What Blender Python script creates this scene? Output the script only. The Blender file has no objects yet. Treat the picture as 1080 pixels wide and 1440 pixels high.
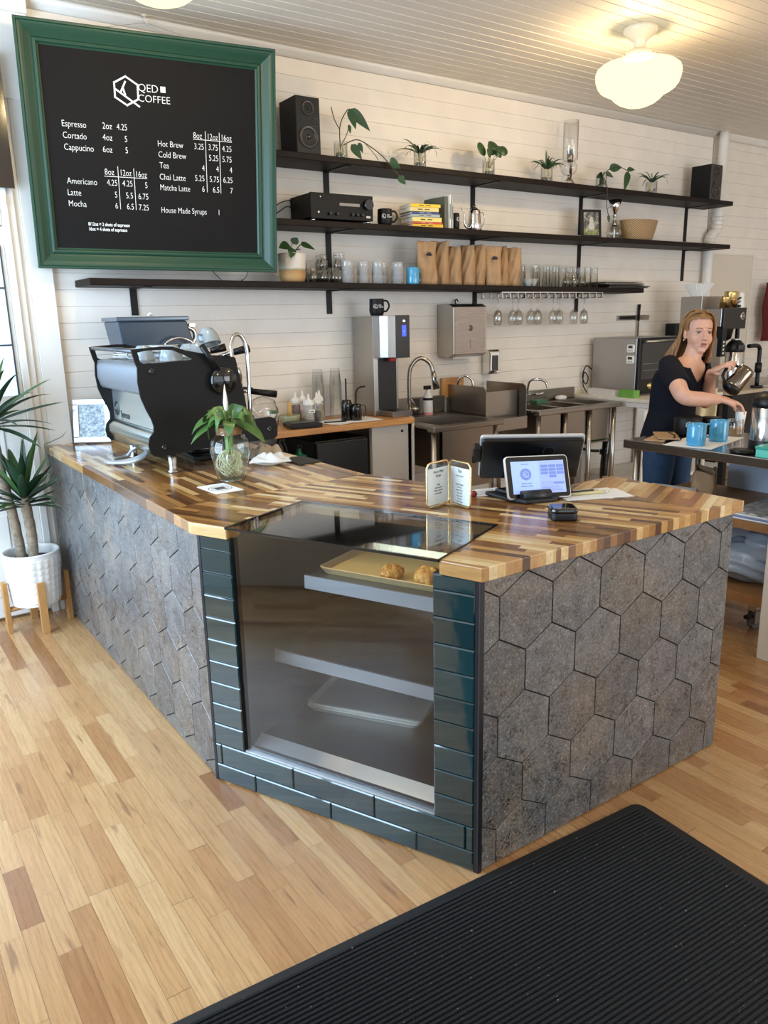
import bpy, bmesh, math, random
from mathutils import Matrix, Vector
random.seed(7)
SC = bpy.context.scene
COL = SC.collection
PI = math.pi
# ------------------------------------------------------------------ camera
cam_d = bpy.data.cameras.new('camera')
cam = bpy.data.objects.new('camera', cam_d); COL.objects.link(cam)
cam_d.sensor_fit = 'VERTICAL'; cam_d.sensor_height = 36.0
cam_d.lens = 1095.64 * 36.0 / 1440.0
cam_d.clip_start = 0.05; cam_d.clip_end = 60
_r = Vector((0.81919736, -0.57314316, -0.02055735)); _u = Vector((0.15479924, 0.18645704, 0.9701912)); _f = Vector((0.55222539, 0.79796034, -0.24146724))
_u = _r.cross(_f)
cam.matrix_world = Matrix(((_r.x, _u.x, -_f.x, 0), (_r.y, _u.y, -_f.y, 0), (_r.z, _u.z, -_f.z, 1.55), (0, 0, 0, 1)))
SC.camera = cam
# ------------------------------------------------------------------ view, world, light
SC.view_settings.view_transform = 'Standard'
SC.view_settings.look = 'None'
SC.view_settings.gamma = 1.0
SC.view_settings.use_curve_mapping = False
SC.view_settings.exposure = -0.13
SC.cycles.max_bounces = 10
SC.cycles.diffuse_bounces = 4
SC.cycles.glossy_bounces = 4
SC.cycles.transmission_bounces = 8
SC.cycles.transparent_max_bounces = 24
SC.cycles.use_denoising = True
SC.cycles.sample_clamp_indirect = 6.0
W = bpy.data.worlds.new('daylight'); SC.world = W; W.use_nodes = True
W.node_tree.nodes['Background'].inputs[0].default_value = (0.80, 0.90, 1.0, 1)
W.node_tree.nodes['Background'].inputs[1].default_value = 1.0

def area(name, loc, direction, sx, sy, power, col, spread=None):
    d = bpy.data.lights.new(name, 'AREA'); d.shape = 'RECTANGLE'; d.size = sx; d.size_y = sy
    d.energy = power; d.color = col
    if spread: d.spread = spread
    o = bpy.data.objects.new(name, d); COL.objects.link(o)
    o.location = loc
    o.rotation_euler = Vector(direction).to_track_quat('-Z', 'Y').to_euler()
    return o
# daylight entering through the shop windows (left street wall and front wall)
area('daylight_left_window', (-1.16, 3.0, 1.55), (1, 0, -0.0), 2.3, 2.2, 215, (0.54, 0.75, 1.0))
area('daylight_front_window', (1.2, -2.95, 1.55), (0, 1, 0), 3.6, 2.3, 45, (0.76, 0.88, 1.0))
area('daylight_front_window_right', (5.6, -2.95, 1.55), (0, 1, 0), 3.6, 2.3, 150, (0.90, 0.95, 1.0))

# ------------------------------------------------------------------ mesh building
class MB:
    def __init__(s): s.v = []; s.f = []; s.sm = []; s.M = None; s.uv = None
    def add(s, verts, faces, smooth=False):
        n = len(s.v)
        for p in verts:
            p = Vector(p)
            s.v.append(s.M @ p if s.M is not None else p)
        for f in faces:
            s.f.append([i + n for i in f]); s.sm.append(smooth)
        return s
    def box(s, x0, x1, y0, y1, z0, z1):
        return s.add([(x0,y0,z0),(x1,y0,z0),(x1,y1,z0),(x0,y1,z0),(x0,y0,z1),(x1,y0,z1),(x1,y1,z1),(x0,y1,z1)],
                     [(0,3,2,1),(4,5,6,7),(0,1,5,4),(1,2,6,5),(2,3,7,6),(3,0,4,7)])
    def cbox(s, c, d): return s.box(c[0]-d[0]/2, c[0]+d[0]/2, c[1]-d[1]/2, c[1]+d[1]/2, c[2]-d[2]/2, c[2]+d[2]/2)
    def prism(s, poly, z0, z1, smooth=False):
        a = sum(poly[i][0]*poly[(i+1)%len(poly)][1]-poly[(i+1)%len(poly)][0]*poly[i][1] for i in range(len(poly)))
        if a < 0: poly = list(reversed(poly))
        n = len(poly)
        V = [(p[0],p[1],z0) for p in poly] + [(p[0],p[1],z1) for p in poly]
        s.add(V, [tuple(reversed(range(n))), tuple(range(n, 2*n))])
        base = len(s.v) - 2*n
        for i in range(n):
            j = (i+1) % n
            s.f.append([base+i, base+j, base+n+j, base+n+i]); s.sm.append(smooth)
        return s
    def prism_axis(s, poly, axis, a0, a1, smooth=False):
        # poly in the two other axes; extruded along axis ('x': (y,z), 'y': (x,z))
        o = MB(); o.prism(poly, a0, a1, smooth)
        if axis == 'x': V = [(p.z, p.x, p.y) for p in o.v]; F = o.f
        else: V = [(p.x, p.z, p.y) for p in o.v]; F = [list(reversed(f)) for f in o.f]
        n = len(s.v)
        for p in V: s.v.append(s.M @ Vector(p) if s.M is not None else Vector(p))
        for f, m in zip(F, o.sm): s.f.append([i+n for i in f]); s.sm.append(m)
        return s
    def lathe(s, prof, c=(0,0,0), n=24, smooth=True, cap0=False, cap1=False):
        V = []; F = []
        for (r, z) in prof:
            for k in range(n):
                a = 2*PI*k/n
                V.append((c[0]+r*math.cos(a), c[1]+r*math.sin(a), c[2]+z))
        for i in range(len(prof)-1):
            for k in range(n):
                k2 = (k+1) % n
                F.append((i*n+k, i*n+k2, (i+1)*n+k2, (i+1)*n+k))
        s.add(V, F, smooth)
        b = len(s.v) - len(V)
        if cap0: s.f.append([b+k for k in reversed(range(n))]); s.sm.append(False)
        if cap1: s.f.append([b+(len(prof)-1)*n+k for k in range(n)]); s.sm.append(False)
        return s
    def cyl(s, c, r, z0, z1, n=20, r1=None):
        r1 = r if r1 is None else r1
        return s.lathe([(r, z0), (r1, z1)], c, n, True, True, True)
    def rod(s, a, b, r, n=10, r1=None): return s.tube([a, b], [r, r if r1 is None else r1], n)
    def tube(s, pts, r, n=8, closed=False, caps=True, flat=1.0, up=None):
        pts = [Vector(p) for p in pts]; m = len(pts)
        rr = r if isinstance(r, (list, tuple)) else [r]*m
        T = []
        for i in range(m):
            if closed: t = pts[(i+1) % m] - pts[i-1]
            else: t = pts[min(i+1, m-1)] - pts[max(i-1, 0)]
            T.append(t.normalized() if t.length > 1e-9 else Vector((0,0,1)))
        ref = Vector(up) if up else (Vector((0,0,1)) if abs(T[0].z) < 0.9 else Vector((1,0,0)))
        N = (ref - T[0]*ref.dot(T[0])).normalized()
        V = []; F = []
        for i in range(m):
            if i: 
                N = N - T[i]*N.dot(T[i])
                N = N.normalized() if N.length > 1e-6 else Vector((1,0,0))
            B = T[i].cross(N)
            for k in range(n):
                a = 2*PI*k/n
                V.append(pts[i] + N*(rr[i]*math.cos(a)*flat) + B*(rr[i]*math.sin(a)))
        R = m if closed else m-1
        for i in range(R):
            i2 = (i+1) % m
            for k in range(n):
                k2 = (k+1) % n
                F.append((i*n+k, i*n+k2, i2*n+k2, i2*n+k))
        s.add(V, F, True)
        if caps and not closed:
            b = len(s.v)-len(V)
            s.f.append([b+k for k in reversed(range(n))]); s.sm.append(False)
            s.f.append([b+(m-1)*n+k for k in range(n)]); s.sm.append(False)
        return s
    def blob(s, c, d, nu=16, nv=10, fn=None):
        V = []; F = []
        for j in range(nv+1):
            t = PI*j/nv
            for i in range(nu):
                a = 2*PI*i/nu
                p = Vector((math.sin(t)*math.cos(a), math.sin(t)*math.sin(a), math.cos(t)))
                k = fn(p) if fn else 1.0
                V.append((c[0]+p.x*d[0]*k, c[1]+p.y*d[1]*k, c[2]+p.z*d[2]*k))
        for j in range(nv):
            for i in range(nu):
                i2 = (i+1) % nu
                F.append((j*nu+i, (j+1)*nu+i, (j+1)*nu+i2, j*nu+i2))
        return s.add(V, F, True)
    def grid(s, fn, nu, nv, smooth=True, closeu=False):
        V = [fn(i/nu, j/nv) for j in range(nv+1) for i in range(nu+1)]
        F = [(j*(nu+1)+i, j*(nu+1)+i+1, (j+1)*(nu+1)+i+1, (j+1)*(nu+1)+i) for j in range(nv) for i in range(nu)]
        return s.add(V, F, smooth)
    def leaf(s, base, direc, length, width, droop=0.5, up=(0,0,1), fold=0.15, seg=7, shape=None, twist=0.0):
        d = Vector(direc).normalized(); up = Vector(up)
        side = d.cross(up); side = side.normalized() if side.length > 1e-4 else Vector((1,0,0))
        nrm = side.cross(d).normalized()
        V = []; F = []
        for i in range(seg+1):
            t = i/seg
            w = (shape(t) if shape else math.sin(PI*min(1, t*0.97+0.02))**0.8) * width*0.5
            ang = droop*t
            c = Vector(base) + d*(length*(math.sin(ang)/ang if abs(ang) > 1e-4 else 1)*t) - Vector((0,0,1))*(length*t*((1-math.cos(ang))/ang if abs(ang) > 1e-4 else 0))
            sd = (side*math.cos(twist*t) + nrm*math.sin(twist*t))
            V += [c - sd*w + nrm*(w*fold), c - nrm*(w*fold*0.4), c + sd*w + nrm*(w*fold)]
        for i in range(seg):
            a = i*3; b = a+3
            F += [(a, a+1, b+1, b), (a+1, a+2, b+2, b+1)]
        return s.add(V, F, True)

def build(name, mb, mat, parent=None, loc=(0,0,0), rot=(0,0,0), bev=0.0, seg=2, sub=0, solid=0.0, abs_=False):
    me = bpy.data.meshes.new(name)
    off = Vector(parent.location) if (abs_ and parent is not None) else Vector((0,0,0))
    me.from_pydata([tuple(p - off) for p in mb.v], [], mb.f)
    me.polygons.foreach_set('use_smooth', mb.sm)
    me.materials.append(mat); me.update()
    o = bpy.data.objects.new(name, me); COL.objects.link(o)
    o.location = loc; o.rotation_euler = rot
    if parent is not None: o.parent = parent
    if solid:
        m = o.modifiers.new('thickness', 'SOLIDIFY'); m.thickness = solid; m.offset = 0
    if bev:
        m = o.modifiers.new('bevel', 'BEVEL'); m.width = bev; m.segments = seg; m.limit_method = 'ANGLE'; m.angle_limit = math.radians(40)
    if sub:
        m = o.modifiers.new('subdivision', 'SUBSURF'); m.levels = sub; m.render_levels = sub
    return o
def tag(o, label, cat, group=None, kind=None):
    o['label'] = label; o['category'] = cat
    if group: o['group'] = group
    if kind: o['kind'] = kind
    return o
def thing(name, label, cat, loc=(0,0,0), rotz=0.0, group=None, rot=None):
    o = bpy.data.objects.new(name, None); COL.objects.link(o)
    o.empty_display_size = 0.05
    o.location = loc; o.rotation_euler = rot if rot else (0,0,rotz)
    return tag(o, label, cat, group)
def struct(name, mb, mat, bev=0.0, label=None):
    o = build(name, mb, mat, bev=bev); o['kind'] = 'structure'
    if label: o['label'] = label
    return o
def dup(root, loc, rotz=None, label=None):
    r = root.copy(); COL.objects.link(r); r.location = loc
    if rotz is not None: r.rotation_euler = (0,0,rotz)
    if label: r['label'] = label
    for ch in list(root.children):
        c = ch.copy(); COL.objects.link(c); c.parent = r
        for g in list(ch.children):
            d = g.copy(); COL.objects.link(d); d.parent = c
    return r
def arc(c, r, a0, a1, n, plane='xz', y=0.0):
    out = []
    for i in range(n+1):
        a = a0 + (a1-a0)*i/n
        if plane == 'xz': out.append((c[0]+r*math.cos(a), c[1], c[2]+r*math.sin(a)))
        elif plane == 'yz': out.append((c[0], c[1]+r*math.cos(a), c[2]+r*math.sin(a)))
        else: out.append((c[0]+r*math.cos(a), c[1]+r*math.sin(a), c[2]))
    return out
def spline(pts, n=6):
    P = [Vector(p) for p in pts]; out = []
    for i in range(len(P)-1):
        p0 = P[max(i-1,0)]; p1 = P[i]; p2 = P[i+1]; p3 = P[min(i+2,len(P)-1)]
        for k in range(n):
            t = k/n
            out.append(0.5*((2*p1)+(p2-p0)*t+(2*p0-5*p1+4*p2-p3)*t*t+(3*p1-p0-3*p2+p3)*t**3))
    out.append(P[-1]); return out
def rrect(w, h, r, n=4):
    out = []
    for cx, cy, a in ((w/2-r, h/2-r, 0), (-w/2+r, h/2-r, PI/2), (-w/2+r, -h/2+r, PI), (w/2-r, -h/2+r, 1.5*PI)):
        for i in range(n+1):
            t = a + PI/2*i/n; out.append((cx+r*math.cos(t), cy+r*math.sin(t)))
    return out
def text(name, s, size, mat, parent, loc, rot=(PI/2,0,0), align='LEFT', sx=1.0, thick=0.0, depth=0.0006, shear=0.0):
    c = bpy.data.curves.new(name, 'FONT'); c.body = s; c.size = size; c.align_x = align
    c.extrude = depth; c.offset = thick; c.resolution_u = 3; c.shear = shear
    t = bpy.data.objects.new(name, c); COL.objects.link(t)
    dg = bpy.context.evaluated_depsgraph_get()
    me = bpy.data.meshes.new_from_object(t.evaluated_get(dg))
    bpy.data.objects.remove(t)
    o = bpy.data.objects.new(name, me); COL.objects.link(o)
    me.materials.clear(); me.materials.append(mat)
    o.location = loc; o.rotation_euler = rot; o.scale = (sx, 1, 1)
    if parent is not None: o.parent = parent
    return o

# ------------------------------------------------------------------ materials
def lin(c):
    if isinstance(c, str):
        c = tuple(int(c[i:i+2], 16)/255 for i in (0, 2, 4))
    return tuple((x/12.92 if x <= 0.04045 else ((x+0.055)/1.055)**2.4) for x in c) + (1.0,)
class G:
    def __init__(s, name):
        s.m = bpy.data.materials.new(name); s.m.use_nodes = True
        s.t = s.m.node_tree; s.b = s.t.nodes['Principled BSDF']; s.out = s.t.nodes['Material Output']
    def n(s, typ, props=None, **inp):
        d = s.t.nodes.new('ShaderNode'+typ)
        for k, v in (props or {}).items(): setattr(d, k, v)
        for k, v in inp.items():
            key = int(k[1:]) if (k[0] == 'i' and k[1:].isdigit()) else k.replace('_', ' ')
            s.set(d.inputs[key], v)
        return d
    def set(s, sock, v):
        if isinstance(v, bpy.types.NodeSocket): s.t.links.new(v, sock)
        elif isinstance(v, bpy.types.Node): s.t.links.new(v.outputs[0], sock)
        else: sock.default_value = v
    def ma(s, op, a, b=0.0, c=0.0):
        return s.n('Math', {'operation': op}, i0=a, i1=b, i2=c).outputs[0]
    def mix(s, f, a, b, mode='MIX'):
        d = s.n('Mix', {'data_type': 'RGBA', 'blend_type': mode})
        s.set(d.inputs[0], f); s.set(d.inputs[6], a); s.set(d.inputs[7], b)
        return d.outputs[2]
    def ramp(s, f, stops, interp='LINEAR'):
        d = s.n('ValToRGB'); s.set(d.inputs[0], f); e = d.color_ramp.elements
        d.color_ramp.interpolation = interp
        while len(e) < len(stops): e.new(0.5)
        for i, (p, c) in enumerate(stops): e[i].position = p; e[i].color = lin(c) if isinstance(c, str) else c
        return d.outputs[0]
    def obj(s): return s.n('TexCoord').outputs['Object']
    def noise(s, scale, detail=3.0, rough=0.55, vec=None):
        d = s.n('TexNoise', Scale=scale, Detail=detail, Roughness=rough)
        s.set(d.inputs['Vector'], vec if vec is not None else s.obj()); return d.outputs[0]
    def bump(s, h, strength=0.2, dist=0.01):
        d = s.n('Bump', Strength=strength, Distance=dist, Height=h); s.set(s.b.inputs['Normal'], d.outputs[0])
    def p(s, **k):
        for a, v in k.items(): s.set(s.b.inputs[a.replace('_', ' ')], v)
        return s
def M_(name, col, rough=0.5, metal=0.0, spec=0.5, var=0.0, vscale=20.0, bump=0.0, bscale=80.0, coat=0.0, aniso=None, streak=1.0):
    g = G(name); c = lin(col) if isinstance(col, str) else tuple(col)+(1.0,)
    if var:
        nn = g.noise(vscale, 4.0)
        f = g.n('MapRange', Value=nn, From_Min=0.3, From_Max=0.7, To_Min=1-var, To_Max=1+var*0.6).outputs[0]
        c = g.mix(1.0, c, g.n('CombineColor', Red=f, Green=f, Blue=f).outputs[0], 'MULTIPLY')
    g.p(Base_Color=c, Roughness=rough, Metallic=metal, Specular_IOR_Level=spec)
    if coat: g.p(Coat_Weight=coat, Coat_Roughness=0.1)
    if bump: g.bump(g.noise(bscale, 3.0), bump, 0.003)
    if aniso:   # brushed metal: streaks along one axis
        mp = g.n('Mapping', Vector=g.obj(), Scale=aniso)
        nn = g.noise(1.0, 3.0, 0.6, mp.outputs[0])
        g.p(Roughness=g.n('MapRange', Value=nn, From_Min=0.3, From_Max=0.7, To_Min=rough*(1-0.12*streak), To_Max=rough*(1+0.15*streak)).outputs[0])
        g.bump(nn, 0.012*streak, 0.002)
    return g.m
def emis(name, col, strength):
    g = G(name); g.p(Base_Color=lin(col), Emission_Color=lin(col), Emission_Strength=strength, Roughness=0.3); return g.m
def thin_glass(name, tint=(0.98,0.985,0.98), refl=1.0, rough=0.03, ior=1.5, base=0.0, milky=0.0):
    g = G(name); g.t.nodes.remove(g.b)
    f0 = ((ior-1)/(ior+1))**2
    lw = g.n('LayerWeight', Blend=0.5).outputs['Facing']
    f = g.ma('ADD', f0, g.ma('MULTIPLY', g.ma('POWER', lw, 4.0), 1.0-f0))
    f = g.ma('MINIMUM', g.ma('ADD', g.ma('MULTIPLY', f, refl), base), 1.0)
    tr = g.n('BsdfTransparent', Color=tuple(tint)+(1,))
    gl = g.n('BsdfGlossy', Roughness=rough)
    mx = g.n('MixShader'); g.set(mx.inputs[0], f); g.t.links.new(tr.outputs[0], mx.inputs[1]); g.t.links.new(gl.outputs[0], mx.inputs[2])
    last = mx
    if milky:
        df = g.n('BsdfDiffuse', Color=(0.95,0.97,0.98,1))
        m2 = g.n('MixShader', Fac=milky); g.t.links.new(mx.outputs[0], m2.inputs[1]); g.t.links.new(df.outputs[0], m2.inputs[2]); last = m2
    g.t.links.new(last.outputs[0], g.out.inputs[0]); return g.m
def plank(name, width, length, ang, stops, seam=0.0012, seamdark=0.45, rough=0.35, grain=0.25, coat=0.0, figure=0.0, axis='z', jitter=0.6, bumpy=0.15, offx=0.0):
    g = G(name)
    mp = g.n('Mapping', Vector=g.obj(), Rotation=(0,0,ang))
    xyz = g.n('SeparateXYZ', Vector=mp.outputs[0])
    X = g.ma('ADD', xyz.outputs[0], offx); Y = xyz.outputs[1]; Z = xyz.outputs[2]
    a = g.ma('DIVIDE', X, width); row = g.ma('FLOOR', a)
    r1 = g.n('TexWhiteNoise', {'noise_dimensions': '1D'}, W=row).outputs[0]
    r2 = g.n('TexWhiteNoise', {'noise_dimensions': '1D'}, W=g.ma('ADD', row, 37.3)).outputs[0]
    ln = g.ma('ADD', g.ma('MULTIPLY', r2, jitter), 1.0-jitter*0.5)
    b = g.ma('ADD', g.ma('DIVIDE', Y, g.ma('MULTIPLY', ln, length)), g.ma('MULTIPLY', r1, 17.0))
    # second wave of unequal lengths
    b = g.ma('ADD', b, g.ma('MULTIPLY', g.ma('SINE', g.ma('MULTIPLY', b, 2.2)), 0.22))
    idx = g.ma('FLOOR', b)
    cv = g.n('CombineXYZ', X=row, Y=idx, Z=0.0).outputs[0]
    wn = g.n('TexWhiteNoise', {'noise_dimensions': '2D'}, Vector=cv)
    val = wn.outputs[0]
    col = g.ramp(val, stops)
    gv = g.n('CombineXYZ', X=g.ma('ADD', g.ma('MULTIPLY', X, 70.0), g.ma('MULTIPLY', val, 91.0)), Y=g.ma('ADD', g.ma('MULTIPLY', Y, 5.0), g.ma('MULTIPLY', val, 33.0)), Z=g.ma('MULTIPLY', Z, 60.0)).outputs[0]
    gr = g.noise(1.0, 4.0, 0.6, gv)
    f = g.n('MapRange', Value=gr, From_Min=0.3, From_Max=0.72, To_Min=1-grain, To_Max=1+grain*0.45).outputs[0]
    col = g.mix(1.0, col, g.n('CombineColor', Red=f, Green=g.ma('POWER', f, 1.12), Blue=g.ma('POWER', f, 1.3)).outputs[0], 'MULTIPLY')
    if figure:
        fv = g.n('CombineXYZ', X=g.ma('ADD', g.ma('MULTIPLY', X, 24.0), g.ma('MULTIPLY', val, 57.0)), Y=g.ma('ADD', g.ma('MULTIPLY', Y, 4.5), g.ma('MULTIPLY', val, 71.0)), Z=0.0).outputs[0]
        wv = g.n('TexWave', {'wave_type': 'BANDS', 'bands_direction': 'X'}, Vector=fv, Scale=0.9, Distortion=7.0, Detail=2.0).outputs[1]
        ff = g.n('MapRange', Value=wv, From_Min=0.0, From_Max=0.35, To_Min=1-figure, To_Max=1.0).outputs[0]
        col = g.mix(1.0, col, g.n('CombineColor', Red=g.ma('POWER', ff, 0.7), Green=ff, Blue=g.ma('POWER', ff, 1.2)).outputs[0], 'MULTIPLY')
        # mineral streaks on a few boards
        st = g.noise(1.0, 2.0, 0.5, g.n('CombineXYZ', X=g.ma('MULTIPLY', X, 34.0), Y=g.ma('MULTIPLY', Y, 5.0), Z=g.ma('MULTIPLY', val, 9.0)).outputs[0])
        sm = g.ma('MULTIPLY', g.n('MapRange', Value=st, From_Min=0.66, From_Max=0.74).outputs[0], 0.55)
        col = g.mix(sm, col, lin('6f4a30'))
    fa = g.ma('FRACT', a); fb = g.ma('FRACT', b)
    e = seam/width; el = seam/length
    d1 = g.ma('MINIMUM', fa, g.ma('SUBTRACT', 1.0, fa)); d2 = g.ma('MINIMUM', fb, g.ma('SUBTRACT', 1.0, fb))
    sl = g.ma('MAXIMUM', g.ma('LESS_THAN', d1, e*0.5), g.ma('LESS_THAN', d2, el*0.5))
    col = g.mix(g.ma('MULTIPLY', sl, seamdark), col, lin('3a2413'))
    g.p(Base_Color=col, Roughness=g.n('MapRange', Value=gr, To_Min=rough*0.85, To_Max=rough*1.2).outputs[0])
    if coat: g.p(Coat_Weight=coat, Coat_Roughness=0.12)
    if bumpy: g.bump(g.ma('SUBTRACT', gr, g.ma('MULTIPLY', sl, 0.8)), bumpy, 0.0015)
    return g.m

WHITE = M_('white_painted_wood', 'e9e2d8', 0.42, var=0.05, vscale=6, bump=0.03, bscale=25)
WHITE_TRIM = M_('white_gloss_trim', 'e2ded6', 0.35, var=0.03, vscale=4)
CEILW = M_('painted_ceiling_board', 'ded6c8', 0.5, var=0.05, vscale=3)
FLOORM = plank('maple_floor_boards', 0.0597, 0.46, 0.0, [(0.0,'946640'),(0.06,'a87a4e'),(0.25,'b68a5d'),(0.62,'be9566'),(0.9,'c9a476'),(1.0,'ad7f54')], seam=0.0011, seamdark=0.75, rough=0.27, grain=0.17, figure=0.14, jitter=0.5)
WSTOPS = [(0.0,'4f3018'),(0.14,'6e4826'),(0.3,'94683a'),(0.42,'7c522c'),(0.56,'b08148'),(0.72,'c79c60'),(0.86,'dcbd84'),(1.0,'e9d3a4')]
CHA = math.atan2(0.4148, 0.9099)
WTOP_L = plank('acacia_block_left_arm', 0.027, 0.34, 0.0, WSTOPS, seam=0.0005, seamdark=0.3, rough=0.22, grain=0.22, coat=0.35, jitter=0.7, bumpy=0.05)
WTOP_M = plank('acacia_block_middle', 0.027, 0.34, -CHA, WSTOPS, seam=0.0005, seamdark=0.3, rough=0.22, grain=0.22, coat=0.35, jitter=0.7, bumpy=0.05)
WTOP_R = plank('acacia_block_end', 0.027, 0.34, -CHA+PI/2, WSTOPS, seam=0.0005, seamdark=0.3, rough=0.22, grain=0.22, coat=0.35, jitter=0.7, bumpy=0.05)
BUTCH = plank('back_counter_block', 0.03, 0.5, PI/2, [(0,'a86a34'),(0.4,'c08448'),(0.8,'cf9a5c'),(1,'b9793f')], seam=0.0005, seamdark=0.3, rough=0.35, grain=0.25, bumpy=0.05)
SHELFW = M_('dark_stained_shelf_wood', '1a100b', 0.55, spec=.2, var=0.35, vscale=9, bump=0.08, bscale=40)
BLACKM = M_('matte_black_metal', '0c0c0c', 0.5, spec=.3)
BLACKP = M_('black_plastic', '0d0d0e', 0.4, spec=.35)
BLACKS = M_('satin_black_panel', '100f0e', 0.55, spec=.25)
BLACKG = M_('gloss_black', '0a0a0b', 0.08, coat=0.5)
STEEL = M_('brushed_stainless', (0.46,0.435,0.40), 0.30, 1.0, aniso=(2,2,120))
STEELD = M_('worn_stainless', (0.31,0.28,0.245), 0.29, 1.0)
CHROME = M_('chrome', (0.72,0.71,0.70), 0.08, 1.0)
GLASS = thin_glass('clear_glass', refl=1.6)
GLASSW = thin_glass('frosted_tumbler_glass', tint=(0.97,0.98,0.99), refl=1.8, milky=0.2)
GREY_CER = M_('pale_grey_ceramic', '95a0a6', 0.15, coat=0.4)
WHITE_CER = M_('white_ceramic', 'e9e7e3', 0.2, coat=0.3)
BLUE_CER = M_('sky_blue_ceramic', '4aa0cc', 0.15, coat=0.5)
KRAFT = M_('kraft_paper', 'a88763', 0.7, var=0.12, vscale=18, bump=0.35, bscale=28)
PAPER = M_('white_paper', 'e9e9e6', 0.7)
INK = M_('black_ink', '26262a', 0.7)
WINK = M_('white_paint_lettering', 'eceae4', 0.6)
WPLAST = M_('white_plastic', 'e6e4df', 0.35)
LEAF = M_('dark_green_leaf', '2a4a28', 0.38, var=0.3, vscale=14)
LEAF2 = M_('bright_green_leaf', '47692f', 0.38, var=0.25, vscale=16)
LEAFD = M_('deep_green_leaf', '23402a', 0.42, var=0.3, vscale=20)
BRASS = M_('brass', (0.62,0.47,0.20), 0.25, 1.0)
GOLD = M_('gold_wire', (0.80,0.62,0.33), 0.25, 1.0)
# ------------------------------------------------------------------ room shell
X0, X1, Y0, Y1, H = -1.1, 8.7, -2.9, 4.46, 3.09
m = MB(); m.box(X0-.2, X1+.2, Y0-.2, Y1+.2, -0.1, 0.0); struct('floor', m, FLOORM)
# ceiling: beadboard strips running along the back wall
m = MB(); pit = 0.0858; k = 0
y = Y0-.1
prof = []
while y < Y1+.12:
    prof += [(y, H), (y+pit-0.010, H), (y+pit-0.008, H+0.006), (y+pit-0.002, H+0.006)]
    y += pit
V = [(X0-.2, a, b) for a, b in prof] + [(X1+.2, a, b) for a, b in prof]; n = len(prof)
m.add(V, [(i, i+1, n+i+1, n+i) for i in range(n-1)])
m.box(X0-.2, X1+.2, Y0-.2, Y1+.2, H+0.008, H+0.1)
struct('ceiling', m, CEILW)
# back wall of shiplap boards with V joints
zs = [0.0]; z = 0.961-11*0.0855
while z < 1.79: zs.append(z); z += 0.0855
while z < H: zs.append(z); z += 0.0945
zs.append(H+0.02)
def shiplap(m, x0, x1, zs, yf, g=0.0055):
    prof = [(yf, zs[0])]
    for zz in zs[1:-1]: prof += [(yf, zz-0.0028), (yf+g, zz-0.0012), (yf+g, zz), (yf, zz+0.0006)]
    prof.append((yf, zs[-1])); n = len(prof)
    V = [(x0, a, b) for a, b in prof] + [(x1, a, b) for a, b in prof]
    m.add(V, [(i, n+i, n+i+1, i+1) for i in range(n-1)])
m = MB()
shiplap(m, 0.95, 6.745, zs, Y1)
zs2 = [0.0]+[z+0.03 for z in zs[1:-1]]+[H+0.02]
shiplap(m, 6.745, X1+.1, zs2, Y1+0.012)
m.box(6.735, 6.75, Y1-0.0, Y1+0.03, 0, H)
m.box(X0-.2, X1+.2, Y1+0.02, Y1+0.16, 0.0, H+.02)
m.box(X0-.2, 0.95, Y1-0.0, Y1+0.03, 2.9, H)
# a few butt joints between boards
rj = random.Random(3)
for i in range(26):
    zi = rj.randrange(10, len(zs)-2); xx = rj.uniform(1.3, 6.6)
    m.box(xx, xx+0.0025, Y1-0.0006, Y1+0.002, zs[zi]+0.002, zs[zi+1]-0.004)
struct('wall_back', m, WHITE)
# left street wall with a tall shop window opening
m = MB(); m.box(X0-.12, X0, Y0, Y1+.1, 0, 0.42); m.box(X0-.12, X0, Y0, Y1+.1, 2.82, H); m.box(X0-.12, X0, Y0, -0.9, .42, 2.82); m.box(X0-.12, X0, 4.1, Y1+.1, .42, 2.82)
struct('wall_left', m, WHITE)
m = MB()
for yy in (-0.9, 0.77, 2.43, 4.1): m.box(X0-.09, X0-.02, yy-.03, yy+.03, .42, 2.82)
m.box(X0-.09, X0-.02, -.9, 4.1, .42, .48); m.box(X0-.09, X0-.02, -.9, 4.1, 2.76, 2.82); struct('window_1', m, WHITE_TRIM)
m = MB(); m.box(X0, X1, Y0-.12, Y0, 0, .42); m.box(X0, X1, Y0-.12, Y0, 2.75, H); m.box(X0, -0.6, Y0-.12, Y0, .42, 2.75); m.box(3.0, 3.8, Y0-.12, Y0, .42, 2.75); m.box(7.4, X1, Y0-.12, Y0, .42, 2.75)
struct('wall_front', m, WHITE)
m = MB()
for xx in (-.6, .6, 1.8, 3.0, 3.8, 5.0, 6.2, 7.4): m.box(xx-.03, xx+.03, Y0-.09, Y0-.02, .42, 2.75)
struct('window_2', m, WHITE_TRIM)
m = MB(); m.box(X1, X1+.12, Y0, Y1+.1, 0, H); struct('wall_right', m, WHITE)
# crown bead under the ceiling
m = MB()
cr = [(Y1, H-0.048), (Y1-0.012, H-0.046), (Y1-0.022, H-0.036), (Y1-0.034, H-0.024), (Y1-0.044, H-0.012), (Y1-0.045, H), (Y1, H)]
m.prism_axis(cr, 'x', 1.03, 6.72, True); m.prism_axis(cr, 'x', 6.86, X1); struct('trim_1', m, WHITE_TRIM)
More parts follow.
